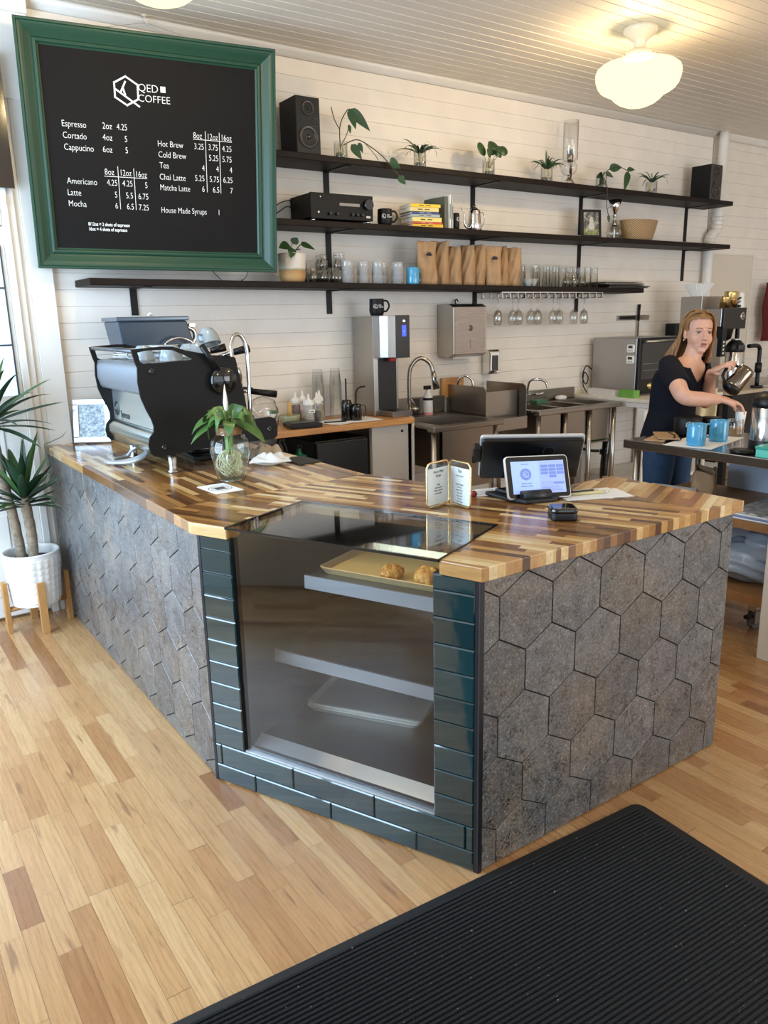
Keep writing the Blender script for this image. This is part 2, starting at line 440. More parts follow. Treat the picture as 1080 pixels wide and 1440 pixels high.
# left-hand door with casing, pilaster and dark transom
m = MB(); m.box(0.90, 1.016, Y1-0.028, Y1+0.01, 0.0, 2.98)
m.box(0.885, 1.03, Y1-0.034, Y1+0.01, 2.62, 3.02); m.box(X0, 1.03, Y1-0.06, Y1+0.01, 3.0, H)
struct('trim_2', m, WHITE_TRIM, bev=0.003)
m = MB()
m.box(0.80, 0.835, Y1-0.05, Y1+0.01, 0, 2.9); m.box(0.8351, 0.87, Y1-0.036, Y1+0.01, 0, 2.9); m.box(0.8701, 0.9, Y1-0.022, Y1+0.01, 0, 2.9)
m.box(-0.499, 0.799, Y1-0.052, Y1+0.009, 2.035, 2.128); m.box(-0.499, 0.83, Y1-0.062, Y1+0.008, 2.128, 2.162); m.box(-0.499, 0.799, Y1-0.052, Y1+0.009, 2.162, 2.203); m.box(-0.499, 0.799, Y1-0.052, Y1+0.009, 2.86, 2.96)
m.box(-0.62, -0.5, Y1-0.05, Y1+0.01, 0, 2.98); m.box(X0, -0.621, Y1-0.01, Y1+0.01, 0, 2.98)
struct('trim_3', m, WHITE_TRIM, bev=0.003)
m = MB(); m.box(-0.5, 0.874, Y1-0.075, Y1-0.064, 2.205, 2.80); struct('window_3', m, M_('dark_transom_pane', '2a211b', 0.12, coat=0.4))
dr = thing('door_1', 'white panelled door in the white casing left of the counter', 'door', (0.14, Y1-0.02, 0)); dr['kind'] = 'structure'
m = MB(); m.box(-0.5, 0.800, Y1-0.03, Y1+0.01, 0.02, 2.03)
for z0, z1 in ((.14, .62), (.74, 1.10)):
    for x0, x1 in ((-.38, .10), (.22, .68)):
        m.box(x0, x1, Y1-.037, Y1-.028, z0, z1); m.box(x0+.04, x1-.04, Y1-.043, Y1-.035, z0+.04, z1-.04)
build('door_leaf', m, WHITE_TRIM, dr, bev=0.004, abs_=True)
m = MB(); m.box(-0.4, 0.772, Y1-.033, Y1-.029, 1.2, 1.93); pane = build('glazing', m, emis('daylit_door_pane', 'c3daee', 1.15), dr, abs_=True)
m = MB()
for zz in (1.455, 1.735): m.box(-0.4, 0.772, Y1-.04, Y1-.03, zz-.005, zz+.005)
m.box(0.772, 0.780, Y1-.04, Y1-.03, 1.19, 1.94); build('glazing_bar', m, M_('dark_glazing_bar', '3b3f44', 0.4), dr, abs_=True)
# flush door in the back wall behind the brewer
dr = thing('door_2', 'flush beige door panel in the back wall at the far right', 'door', (7.1, Y1, 0)); dr['kind'] = 'structure'
m = MB(); m.box(6.80, 7.50, Y1-0.012, Y1+0.012, 0.01, 2.06); build('door_leaf', m, M_('cream_door', 'd8cfbf', 0.45), dr, bev=0.002, abs_=True)
m = MB(); m.box(7.50, 7.512, Y1-0.02, Y1+0.012, 0.01, 2.07); m.box(6.80, 7.512, Y1-0.016, Y1+0.012, 2.06, 2.07); build('door_stop', m, WHITE_TRIM, dr, abs_=True)
m = MB(); m.box(1.02, 6.74, Y1-0.016, Y1+0.002, 0, 0.11); struct('baseboard_back', m, M_('dark_baseboard', '1f1d1c', 0.5), bev=0.003)
# drain pipe running down the back wall
pp = spline([(6.80, 4.40, 3.089), (6.80, 4.40, 2.6), (6.80, 4.40, 2.34), (6.795, 4.40, 2.27), (6.74, 4.40, 2.235), (6.70, 4.40, 2.20), (6.695, 4.40, 2.13), (6.695, 4.40, 1.6), (6.695, 4.40, 0.01)], 5)
pt = thing('drain_pipe', 'white drain pipe with a double bend running down the back wall', 'pipe', (6.695, 4.40, 0))
m = MB(); m.tube(pp, 0.042, 16); build('pipe', m, WHITE_TRIM, pt, abs_=True)
for a, zz in ((6.80, 2.36), (6.795, 2.29), (6.70, 2.17)):
    m = MB(); m.cyl((a, 4.40, zz), 0.050, -0.02, 0.02, 18); build('pipe_collar', m, WHITE_TRIM, pt, abs_=True)
# schoolhouse ceiling lights
GLOBE = None
def lamp_glass():
    g = G('warm_opal_glass'); g.t.nodes.remove(g.b)
    tr = g.n('BsdfTransparent', Color=(1,0.95,0.85,1)); em = g.n('Emission', Color=(1.0, 0.90, 0.52, 1), Strength=1.75)
    m1 = g.n('MixShader', Fac=0.82); g.t.links.new(tr.outputs[0], m1.inputs[1]); g.t.links.new(em.outputs[0], m1.inputs[2])
    g.t.links.new(m1.outputs[0], g.out.inputs[0]); return g.m
LGM = lamp_glass()
LIP = lamp_glass()
FIT = M_('cream_lamp_fitter', 'e8dcc4', 0.35)
def ceiling_lamp(x, y, label):
    t = thing('schoolhouse_ceiling_light', label, 'ceiling light', (x, y, H), group='warm glass ceiling lights')
    m = MB(); m.lathe([(0.0,0), (0.093,0), (0.093,-0.018), (0.085,-0.03), (0.06,-0.05), (0.036,-0.07), (0.033,-0.10), (0.045,-0.112), (0.075,-0.122), (0.086,-0.135), (0.086,-0.15), (0.0,-0.15)], n=32); build('fitter', m, FIT, t)
    m = MB(); m.lathe([(0.088,-0.145), (0.105,-0.152), (0.121,-0.166), (0.121,-0.178)], n=40); build('glass_collar', m, LIP, t)
    m = MB(); m.lathe([(0.121,-0.176), (0.16,-0.18), (0.205,-0.19), (0.228,-0.208), (0.235,-0.23), (0.232,-0.26), (0.222,-0.29), (0.205,-0.312), (0.178,-0.328), (0.158,-0.334), (0.15,-0.34), (0.13,-0.362), (0.10,-0.384), (0.06,-0.400), (0.02,-0.406), (0.0,-0.406)], n=48); build('opal_globe', m, LGM, t)
    for k in range(3):
        a = 2*PI*k/3+0.6
        m = MB(); m.M = Matrix.Translation((0.086*math.cos(a), 0.086*math.sin(a), -0.142)); m.blob((0,0,0), (0.006,0.006,0.006), 8, 6); build('thumb_screw', m, BRASS, t)
    l = bpy.data.lights.new('lamp_bulb', 'POINT'); l.energy = LAMP_W; l.color = (1.0, 0.76, 0.46); l.shadow_soft_size = 0.05
    lo = bpy.data.objects.new('lamp_bulb', l); COL.objects.link(lo); lo.location = (0,0,-0.235); lo.parent = t
    return t
LAMP_W = 138
ceiling_lamp(3.985, 3.146, 'lit schoolhouse ceiling light above the back-counter work area')
ceiling_lamp(1.20, 3.10, 'lit schoolhouse ceiling light just above the menu board, cut by the frame')
ceiling_lamp(1.2, -1.2, 'lit schoolhouse ceiling light near the entrance, outside the picture')
ceiling_lamp(4.0, 0.6, 'lit schoolhouse ceiling light added over the right of the counter, outside the picture')  # unseen lamp, added to warm and brighten the floor on the right
# ribbed entrance mat
t = thing('entrance_mat', 'ribbed charcoal rubber-edged mat on the wood floor in front of the counter', 'mat', (1.93, 1.375, 0), -math.radians(3.6))
m = MB(); pts = rrect(3.0, 2.0, 0.035, 5); m.prism([(a-1.5, b-1.0) for a, b in pts], 0.0005, 0.007); build('rubber_edge', m, M_('black_rubber', '121316', 0.55), t, bev=0.002)
m = MB(); prof = []; yy = -1.965
while yy < -0.035:
    prof += [(yy, 0.006), (yy+0.0025, 0.0125), (yy+0.0085, 0.0135), (yy+0.011, 0.006)]; yy += 0.0132
n = len(prof); V = [(-2.96, a, b) for a, b in prof] + [(-0.035, a, b) for a, b in prof]
m.add(V, [(i, n+i, n+i+1, i+1) for i in range(n-1)])
m.box(-2.96, -0.035, -1.965, -0.035, 0.004, 0.0065)
g = G('charcoal_rib_carpet'); nn = g.noise(380.0, 2.0, 0.7); lint = g.noise(120.0, 1.0)
c = g.ramp(nn, [(0.3,'0a0b0d'),(0.55,'15171a'),(0.75,'2e3238')]); c = g.mix(g.n('MapRange', Value=lint, From_Min=0.76, From_Max=0.80).outputs[0], c, lin('8a8a86'))
g.p(Base_Color=c, Roughness=0.95, Specular_IOR_Level=0.15, Sheen_Weight=0.15); g.bump(nn, 0.6, 0.004)
build('ribbed_pile', m, g.m, t)
# ------------------------------------------------------------------ service counter
AX, AY = 0.886, 2.338; UX, UY = 0.4148, -0.9099; NX, NY = -0.9099, -0.4148   # chamfer: start, along, outward
def ch(t, n=0.0): return (AX+UX*t+NX*n, AY+UY*t+NY*n)
TOPZ, UND = 0.925, 0.885
sc = thing('service_counter', 'L-shaped service counter clad in grey-brown hexagon tiles with green tiled corner', 'counter', (1.3, 2.4, 0))
def clip(poly, x0, x1, z0, z1):
    def cut(P, ax, v, keep_less):
        out = []
        for i in range(len(P)):
            a, b = P[i], P[(i+1) % len(P)]
            ia = (a[ax] <= v) if keep_less else (a[ax] >= v); ib = (b[ax] <= v) if keep_less else (b[ax] >= v)
            if ia: out.append(a)
            if ia != ib:
                t = (v-a[ax])/(b[ax]-a[ax]); out.append((a[0]+(b[0]-a[0])*t, a[1]+(b[1]-a[1])*t))
        return out
    for ax, v, k in ((0, x0, False), (0, x1, True), (1, z0, False), (1, z1, True)):
        poly = cut(poly, ax, v, k)
        if not poly: return []
    return poly
def hexwall(m, s0, s1, z0, z1, so, zo, place, th=0.006, gap=0.0017):
    w, pz = 0.2037, 0.1775; side = 0.1215; h = side/2; q = pz-side
    r = -1
    zc = zo
    rows = range(-8, 8)
    for rr in rows:
        for cc in range(-14, 22):
            cx = so + (cc+0.5)*w + (w/2 if rr % 2 else 0); cz = zo + rr*pz
            k = 1-2*gap/w
            P = [(cx+k*w/2, cz-h*k), (cx+k*w/2, cz+h*k), (cx, cz+(h+q)*k), (cx-k*w/2, cz+h*k), (cx-k*w/2, cz-h*k), (cx, cz-(h+q)*k)]
            P = clip(P, s0, s1, z0, z1)
            if len(P) < 3: continue
            area2 = abs(sum(P[i][0]*P[(i+1)%len(P)][1]-P[(i+1)%len(P)][0]*P[i][1] for i in range(len(P))))
            if area2 < 2e-5: continue
            cxm = sum(p[0] for p in P)/len(P); czm = sum(p[1] for p in P)/len(P)
            n = len(P)
            V = [place(a, b, 0.0) for a, b in P] + [place(a, b, th-0.0012) for a, b in P] + [place(cxm+(a-cxm)*0.988, czm+(b-czm)*0.988, th) for a, b in P]
            F = [tuple(range(2*n, 3*n))]
            for i in range(n):
                j = (i+1) % n
                F += [(i, j, n+j, n+i), (n+i, n+j, 2*n+j, 2*n+i)]
            m.add(V, F)
def slate(name):
    g = G(name)
    rnd = g.n('NewGeometry').outputs['Random Per Island']
    big = g.noise(4.0, 4.0, 0.65); fine = g.noise(150.0, 4.0, 0.8); mid = g.noise(20.0, 5.0, 0.75)
    base = g.ramp(big, [(.32,'585b5f'),(.5,'676665'),(.66,'766c61')])
    f = g.ma('ADD', 0.80, g.ma('MULTIPLY', rnd, 0.40))
    base = g.mix(1.0, base, g.n('CombineColor', Red=f, Green=f, Blue=f).outputs[0], 'MULTIPLY')
    dk = g.n('MapRange', Value=fine, From_Min=0.52, From_Max=0.44).outputs[0]
    dm = g.n('MapRange', Value=mid, From_Min=0.40, From_Max=0.60, To_Min=1.0, To_Max=0.15).outputs[0]
    base = g.mix(g.ma('MULTIPLY', dk, dm), base, lin('211f1e'))
    lt = g.n('MapRange', Value=fine, From_Min=0.56, From_Max=0.64).outputs[0]
    lm = g.n('MapRange', Value=mid, From_Min=0.46, From_Max=0.60, To_Min=0.2, To_Max=0.8).outputs[0]
    base = g.mix(g.ma('MULTIPLY', lt, lm), base, lin('b4b1ae'))
    g.p(Base_Color=base, Roughness=g.n('MapRange', Value=mid, From_Min=0.3, From_Max=0.7, To_Min=0.24, To_Max=0.42).outputs[0], Specular_IOR_Level=0.9)
    g.bump(g.ma('ADD', fine, g.ma('MULTIPLY', mid, 0.8)), 0.25, 0.002); return g.m
SLATE = slate('grey_brown_hex_tile')
GROUT = M_('dark_grout', '2b2b2c', 0.8)
# right face (towards the customer) and left face
m = MB(); m.box(1.303, 2.443, 1.443, 1.47, 0.004, UND); build('front_backing', m, GROUT, sc, abs_=True)
m = MB(); hexwall(m, 1.306, 2.443, 0.005, UND, 1.363, 0.7615, lambda a, b, d: (a, 1.442-d, b)); build('front_tile_panel', m, SLATE, sc, abs_=True)
m = MB(); m.box(0.890, 0.92, 2.345, 4.455, 0.004, UND); build('side_backing', m, GROUT, sc, abs_=True)
m = MB(); hexwall(m, 2.342, 4.455, 0.005, UND, 2.43, 0.672, lambda a, b, d: (0.890-d, a, b)); build('side_tile_panel', m, SLATE, sc, abs_=True)
# inner and end panels
CARC = M_('counter_carcass_grey', '8e8c88', 0.5)
m = MB(); m.box(2.42, 2.443, 1.47, 1.93, 0.004, UND); m.box(2.0, 2.42, 1.91, 1.93, 0.004, UND)
m.prism([(1.71, 2.85), (1.74, 2.60), (1.83, 2.19), (1.965, 1.93), (1.99, 1.95), (1.85, 2.2), (1.76, 2.6), (1.73, 2.85)], 0.004, UND); m.box(1.71, 1.73, 2.85, 4.455, 0.004, UND)
build('inner_panel', m, CARC, sc, abs_=True)
# green glass tiles round the display opening
T0, T1, ZB = 0.140, 0.852, 0.143
m = MB()
def chbox(m, t0, t1, z0, z1, n0, n1):
    P = [ch(t0, n0), ch(t1, n0), ch(t1, n1), ch(t0, n1)]
    m.prism(P, z0, z1)
def chtile(m, t0, t1, z0, z1, th=0.008):
    g = 0.001
    t0 += g; t1 -= g; z0 += g; z1 -= g
    c = 0.0035
    V = []
    for (n, i) in ((0.0, 0), (th-0.003, 0), (th, c)):
        for a, b in ((t0+i, z0+i), (t1-i, z0+i), (t1-i, z1-i), (t0+i, z1-i)): x, y = ch(a, n); V.append((x, y, b))
    F = [(8, 9, 10, 11)]
    for L in (0, 4):
        for i in range(4): j = (i+1) % 4; F.append((L+i, L+j, L+4+j, L+4+i))
    m.add(V, F)
EDGE = 0.010; FULL = 0.9875
mg = MB(); chbox(mg, EDGE, T0, 0.003, UND, -0.02, 0.0005); chbox(mg, T1, FULL-EDGE, 0.003, UND, -0.02, 0.0005); chbox(mg, T0, T1, 0.003, ZB, -0.02, 0.0005)
build('tile_backing', mg, GROUT, sc, abs_=True)
js = [EDGE, 0.18, 0.486, 0.793, FULL-EDGE]
for a, b in zip(js, js[1:]): chtile(m, a, b, 0.003, 0.066)
js = [EDGE, 0.036, 0.341, 0.648, 0.952, FULL-EDGE]
for a, b in zip(js, js[1:]): chtile(m, a, b, 0.066, ZB)
z = ZB
while z < UND-0.01:
    z2 = min(z+0.0775, UND)
    chtile(m, EDGE, T0, z, z2); chtile(m, T1, FULL-EDGE, z, z2); z = z2
g = G('deep_green_glass_tile'); rv = g.n('NewGeometry').outputs['Random Per Island']
g.p(Base_Color=g.ramp(rv, [(0,'0e2a2d'),(1,'15363a')]), Roughness=0.06, Specular_IOR_Level=0.75, Coat_Weight=0.6, Coat_Roughness=0.03)
g.bump(g.noise(9.0, 2.0), 0.05, 0.02)
build('green_tile_surround', m, g.m, sc, abs_=True)
ETR = M_('graphite_edge_trim', '33353a', 0.3, 0.6); OTR = M_('dark_edge_trim', '1d1f22', 0.3, 0.5)
m = MB(); chbox(m, -0.001, EDGE, 0.0, UND, -0.02, 0.006); build('corner_edge_strip', m, ETR, sc, abs_=True)
m = MB(); chbox(m, FULL-EDGE, FULL+0.003, 0.0, UND, -0.02, 0.006); m.box(1.29, 1.306, 1.433, 1.45, 0, UND); build('corner_edge_strip', m, ETR, sc, abs_=True)
m = MB(); chbox(m, T0-0.004, T0, ZB, UND, -0.03, 0.004); build('opening_edge_strip', m, OTR, sc, abs_=True)
m = MB(); chbox(m, T1, T1+0.004, ZB, UND, -0.03, 0.004); build('opening_edge_strip', m, OTR, sc, abs_=True)
# ---- worktop
wt = thing('wooden_worktop', 'oiled striped butcher-block worktop of dark and pale strips on the tiled counter', 'worktop', (1.3, 2.4, UND))
G0 = (0.930, 2.213); G3 = (G0[0]+UX*0.742, G0[1]+UY*0.742); G1 = (G0[0]-NX*0.40, G0[1]-NY*0.40); G2 = (G3[0]-NX*0.40, G3[1]-NY*0.40)
ZT = TOPZ
m = MB(); m.prism([(0.868, 2.58), (0.868, 4.457), (1.745, 4.457), (1.745, 2.65)], UND+.0005, ZT); build('left_arm_board', m, WTOP_L, wt, bev=0.003, abs_=True)
m = MB(); m.prism([(0.868, 2.5795), (0.868, 2.352), (0.876, 2.334), G0, G1, G2, G3, (1.282, 1.415), (2.255, 1.415), (2.146, 1.93), (2.13, 1.965), (1.99, 1.965), (1.86, 2.19), (1.79, 2.55), (1.745, 2.6495)], UND+.0005, ZT); build('middle_board', m, WTOP_M, wt, bev=0.003, abs_=True)
m = MB(); m.prism([(2.2555, 1.415), (2.466, 1.415), (2.468, 1.972), (2.1305, 1.965), (2.1465, 1.93)], UND+.0005, ZT); build('end_board', m, WTOP_R, wt, bev=0.003, abs_=True)
# ---- glazed pastry case let into the chamfered corner
pc = thing('pastry_display_case', 'glass-fronted pastry display case built into the counter corner between green tiles', 'display case', (ch(.5)[0], ch(.5)[1], ZB))
def cht(m, t0, t1, n0, n1, z0, z1): m.prism([ch(t0, -n0), ch(t1, -n0), ch(t1, -n1), ch(t0, -n1)], z0, z1)
CASEM = M_('brushed_case_lining', (0.22,0.2,0.178), 0.33, 1.0, aniso=(3,3,90))
m = MB(); cht(m, T0-.022, T0-.012, .022, .68, ZB-.0, UND); build('left_lining', m, CASEM, pc, abs_=True)
m = MB(); cht(m, T1+.012, T1+.022, .022, .50, ZB-.0, UND); build('right_lining', m, CASEM, pc, abs_=True)
m = MB(); cht(m, T0-.012, T1+.012, .67, .68, ZB, UND); build('back_lining', m, M_('dull_case_back', (0.2,0.185,0.17), 0.42, 1.0), pc, abs_=True)
m = MB(); cht(m, T0-.012, T1+.012, .03, .67, ZB-.0, ZB+.012); build('case_floor', m, M_('brushed_case_floor', (0.22,0.215,0.21), 0.35, 1.0, aniso=(3,3,90)), pc, abs_=True)
m = MB(); P0 = [ch(T0+.01, -.03), ch(T1-.005, -.03)]; P1 = [ch(T0+.01, -.075), ch(T1-.005, -.075)]
m.add([P0[0]+(ZB+.013,), P0[1]+(ZB+.013,), P1[1]+(ZB+.035,), P1[0]+(ZB+.035,), P1[0]+(ZB+.012,), P1[1]+(ZB+.012,)], [(0,1,2,3), (3,2,5,4)]); build('front_sill', m, M_('pale_metal_sill', (0.62,0.63,0.65), 0.35, 0.9), pc, abs_=True)
SHM = M_('dark_metal_shelf', (0.17,0.16,0.15), 0.33, 0.9)
for nm, zz, t0, n0, n1 in (('display_shelf', 0.735, 0.30, 0.165, 0.56), ('display_shelf', 0.452, 0.165, 0.155, 0.62)):
    s = MB(); cht(s, t0, T1+.01, n0, n1, zz-.002, zz+.004); sh = build(nm, s, SHM, pc, abs_=True)
    s = MB(); cht(s, t0, T1+.01, n0-.008, n0, zz-.034, zz+.010); sh2 = build('front_lip', s, M_('shelf_lip_%d' % int(zz*100), (0.28,0.31,0.345), 0.4, 0.6), sh)
    for v in sh2.data.vertices: v.co -= Vector(pc.location)
    s = MB()
    tb = t0+.02
    s.add([ch(tb,-n0-.01)+(zz-.003,), ch(tb,-n1+.05)+(zz-.003,), ch(tb,-n1+.05)+(zz-.15,), ch(tb,-n0-.09)+(zz-.10,), ch(tb+.008,-n0-.01)+(zz-.003,), ch(tb+.008,-n1+.05)+(zz-.003,), ch(tb+.008,-n1+.05)+(zz-.15,), ch(tb+.008,-n0-.09)+(zz-.10,)],
          [(0,1,2,3), (7,6,5,4), (0,4,5,1), (1,5,6,2), (2,6,7,3), (3,7,4,0)])
    br = build('shelf_bracket', s, BLACKP, sh)
    for v in br.data.vertices: v.co -= Vector(pc.location)
FRONTG = thin_glass('case_front_glass', tint=(0.95,0.96,0.96), refl=1.15, rough=0.02)
m = MB(); cht(m, T0, T1, .004, .012, ZB, UND+.036); build('front_glass', m, FRONTG, pc, abs_=True)
m = MB(); P = [ (G0[0]+NX*.004, G0[1]+NY*.004), (G3[0]+NX*.004, G3[1]+NY*.004), G2, G1]
m.prism(P, ZT-.006, ZT+.002); build('top_glass', m, thin_glass('case_top_glass', tint=(0.94,0.95,0.95), refl=1.0), pc, abs_=True)
m = MB(); bw = .006
def edge(a, b, w=bw):
    d = Vector((b[0]-a[0], b[1]-a[1], 0)).normalized(); q = Vector((-d.y, d.x, 0))*w/2
    m.prism([(a[0]+q.x, a[1]+q.y), (b[0]+q.x, b[1]+q.y), (b[0]-q.x, b[1]-q.y), (a[0]-q.x, a[1]-q.y)], ZT-.004, ZT+.003)
edge(P[0], P[3]); edge(P[3], P[2]); edge(P[2], P[1]); edge(P[0], P[1], .004)
build('glass_edge_seal', m, BLACKG, pc, abs_=True)
m = MB(); cht(m, T0, T1, -.002, .016, ZB, ZB+.006); build('glass_channel', m, M_('aluminium_channel', (0.7,0.72,0.74), 0.3, 0.9), pc, abs_=True)
# ---- trays and pastries
ALU = M_('aluminium_sheet_pan', (0.86,0.84,0.79), 0.38, 0.75)
GOLD_REFL_PAN = M_('gold_reflection_sheet_pan', (0.85,0.70,0.42), 0.35, 0.8)  # gold is a reflection in the aluminium, put into the base colour
PARCH = M_('parchment_liner', 'd9b46c', 0.6)
def pan(loc, rz, label, grp=None, liner=False, L=0.45, D=0.33, h=0.022):
    t = thing('sheet_pan', label, 'tray', loc, rz, grp)
    m = MB(); o = rrect(L, D, 0.03, 5); i1 = rrect(L-.012, D-.012, .026, 5); i2 = rrect(L-.03, D-.03, .022, 5); n = len(o)
    V = [(a, b, h-.002) for a, b in o] + [(a, b, h) for a, b in i1] + [(a, b, .002) for a, b in i2] + [(a, b, 0) for a, b in i2] + [(a, b, h-.004) for a, b in rrect(L-.004, D-.004, .028, 5)]
    F = []
    for k in range(n):
        j = (k+1) % n
        F += [(k, j, n+j, n+k), (n+k, n+j, 2*n+j, 2*n+k), (3*n+k, 3*n+j, 4*n+j, 4*n+k)]
    F += [tuple(range(2*n, 3*n)), tuple(reversed(range(3*n, 4*n)))]
    m.add(V, F); build('pan', m, GOLD_REFL_PAN if liner else ALU, t)
    if liner:
        m = MB(); q = rrect(L-.034, D-.034, .018, 4); m.prism(q, .0022, .0032); build('parchment_liner', m, PARCH, t)
    return t
def chp(t, n, z): x, y = ch(t, -n); return (x, y, z)
RZ = math.atan2(UY, UX)
pan(chp(.545, .37, .7395), RZ, 'lined baking tray holding two golden scones on the top glass-case shelf', liner=True, L=.46, D=.33, h=.024)
for k in range(3):
    pan(chp(.36+.002*k, .50+.002*k, ZB+.0125+.0085*k), RZ+.15+.004*k, ['lowest', 'middle', 'top'][k]+' empty aluminium tray of the stack on the floor of the pastry case', 'stacked empty sheet pans')
def scone(loc, rz, label, r):
    rr = random.Random(int(r*1000)); ph = [rr.uniform(0, 6) for _ in range(8)]
    def fn(p): return 1+.09*math.sin(5*p.x+ph[0])*math.sin(6*p.y+ph[1])+.06*math.sin(13*p.x+ph[2])*math.sin(12*p.z+ph[3])+.05*math.sin(21*p.y+ph[4])*math.sin(19*p.z+ph[5])
    m = MB(); m.blob((0,0,r*.52), (r, r*.86, r*.60), 40, 26, fn)
    g = G('golden_scone'); nn = g.noise(55.0, 5.0, 0.7); g.p(Base_Color=g.ramp(nn, [(0.3,'7a4313'),(0.48,'c5832b'),(0.62,'e3b055'),(0.8,'f1d28c')]), Roughness=0.7); g.bump(g.noise(90.0, 4.0), 0.7, 0.004)
    o = build('scone', m, g.m, None, loc, (0,0,rz)); tag(o, label, 'pastry', 'scones in the case'); return o
scone(chp(.568, .265, .7425), 0.4, 'smaller golden scone left of the other on the lined tray', .042)
scone(chp(.700, .262, .7425), 1.2, 'larger flatter golden scone at the right end of the lined tray', .052)
# ------------------------------------------------------------------ wall shelves
SY0, SY1 = 4.172, 4.458
def wall_shelf(label, x0, x1, zt0, zt1, brackets, drop):
    th = 0.036
    t = thing('wall_shelf', label, 'shelf', (x0, SY1, zt0), group='dark wood shelves on the back wall')
    m = MB()
    V = [(x0,SY0,zt0-th),(x1,SY0,zt1-th),(x1,SY1,zt1-th),(x0,SY1,zt0-th),(x0,SY0,zt0),(x1,SY0,zt1),(x1,SY1,zt1),(x0,SY1,zt0)]
    m.add(V, [(0,3,2,1),(4,5,6,7),(0,1,5,4),(1,2,6,5),(2,3,7,6),(3,0,4,7)])
    build('shelf_board', m, SHELFW, t, bev=0.004, abs_=True)
    for bx in brackets:
        zz = zt0+(zt1-zt0)*(bx-x0)/(x1-x0)-th
        m = MB(); m.box(bx-.019, bx+.019, SY1-.006, SY1+.001, zz-drop, zz); m.box(bx-.019, bx+.019, SY1-.262, SY1, zz-.005, zz)
        m.box(bx-.019, bx+.019, SY1-.262, SY1-.257, zz-.002, zz+.014); build('bracket', m, BLACKM, t, abs_=True)
    return t
S1, S2 = 2.472, 2.112
def s3(x): return 1.776-0.0079*(x-1.15)
wall_shelf('uppermost dark wood shelf carrying the plants and both speakers', 2.19, 6.655, S1, S1, (2.70, 3.905, 5.03, 6.40), 0.28)
wall_shelf('middle dark wood shelf carrying the amplifier, books and basket', 2.06, 6.665, S2, S2+.004, (2.70, 3.905, 5.03, 6.40), 0.26)
wall_shelf('lowest dark wood shelf carrying coffee bags and drinking glasses', 1.125, 5.50, s3(1.125), s3(5.50), (1.43, 2.69, 3.93, 5.02), 0.145)
# ---- loudspeakers
def speaker(loc, rz, label, w, d, h, face):
    t = thing('bookshelf_speaker', label, 'speaker', loc, rz, 'black bookshelf speakers')
    m = MB(); m.box(-w/2, w/2, -d/2+.012, d/2, 0, h); build('cabinet', m, BLACKS, t, bev=.003)
    m = MB(); m.box(-w/2, w/2, -d/2, -d/2+.0125, 0, h); build('front_baffle', m, face, t, bev=.004)
    def driver(nm, z, r):
        m = MB(); m.M = Matrix.Translation((0, -d/2-.001, z)) @ Matrix.Rotation(PI/2, 4, 'X')
        m.lathe([(r*1.22, -.002), (r*1.22, .003), (r*1.05, .005), (r, .003), (r*.9, .006), (r*.84, .001), (r*.4, -.012), (r*.38, -.012)], n=32)
        o = build(nm, m, M_('driver_cone_'+nm, '3a3836', 0.35, 0.4), t)
        m = MB(); m.M = Matrix.Translation((0, -d/2-.001, z)) @ Matrix.Rotation(PI/2, 4, 'X'); m.lathe([(r*.4, -.012), (r*.3, -.002), (r*.15, .004), (0, .005)], n=20); build('dust_cap', m, BLACKG, o)
    driver('woofer', h*.30, w*.33); driver('tweeter', h*.80, w*.21)
    m = MB(); m.M = Matrix.Translation((w*.28, -d/2-.0005, h*.57)) @ Matrix.Rotation(PI/2, 4, 'X'); m.lathe([(.022, .001), (.018, .002), (.016, -.02), (0, -.02)], n=20); build('bass_port', m, BLACKG, t)
    return t
speaker((2.435, 4.29, S1), -.02, 'black bookshelf speaker at the left end of the top shelf next to the green frame', .155, .20, .30, BLACKP)
speaker((6.40, 4.28, S1), .05, 'black bookshelf speaker at the right end of the top shelf by the drain pipe', .165, .19, .28, M_('warm_black_baffle', '2c2723', 0.4))
# ---- little jars of plants on the top shelf
WATER = thin_glass('jar_water', tint=(0.86,0.92,0.88), refl=0.6, ior=1.33)
ROOTM = M_('pale_roots', 'd8cf9f', 0.6)
def jar(parent, r=.042, h=.105, pebbles=True):
    m = MB(); m.lathe([(0,.002), (r*.94,.002), (r,.008), (r,h), (r-.003,h), (r-.003,.01), (0,.01)], n=20); build('glass_jar', m, GLASS, parent)
    rr = random.Random(int(parent.location.x*100))
    m = MB()
    for k in range(26):
        a = rr.uniform(0, 2*PI); q = (r-.012)*math.sqrt(rr.random()); m.blob((q*math.cos(a), q*math.sin(a), .014+rr.random()*.03), (.009,.008,.007), 7, 5)
    b = build('pebbles', m, M_('jar_pebbles', '8f8f80', 0.5, var=.5, vscale=60), parent); b['kind'] = 'stuff'
    m = MB()
    for k in range(9):
        a = rr.uniform(0, 2*PI); q = r*.5; m.tube(spline([(q*.5*math.cos(a), q*.5*math.sin(a), h*.9), (q*math.cos(a), q*math.sin(a), h*.55), (q*1.3*math.cos(a+.6), q*1.3*math.sin(a+.6), .03)], 4), .0016, 5)
    build('roots', m, ROOTM, parent)
def plant_thing(x, label, cat_grp, y=4.28): return thing('jar_plant', label, 'plant', (x, y, S1), 0, cat_grp)
PG = 'plants in glass jars on the top shelf'
heart = lambda t: (math.sin(PI*min(1, t**.62)))**.9 if t < 1 else 0
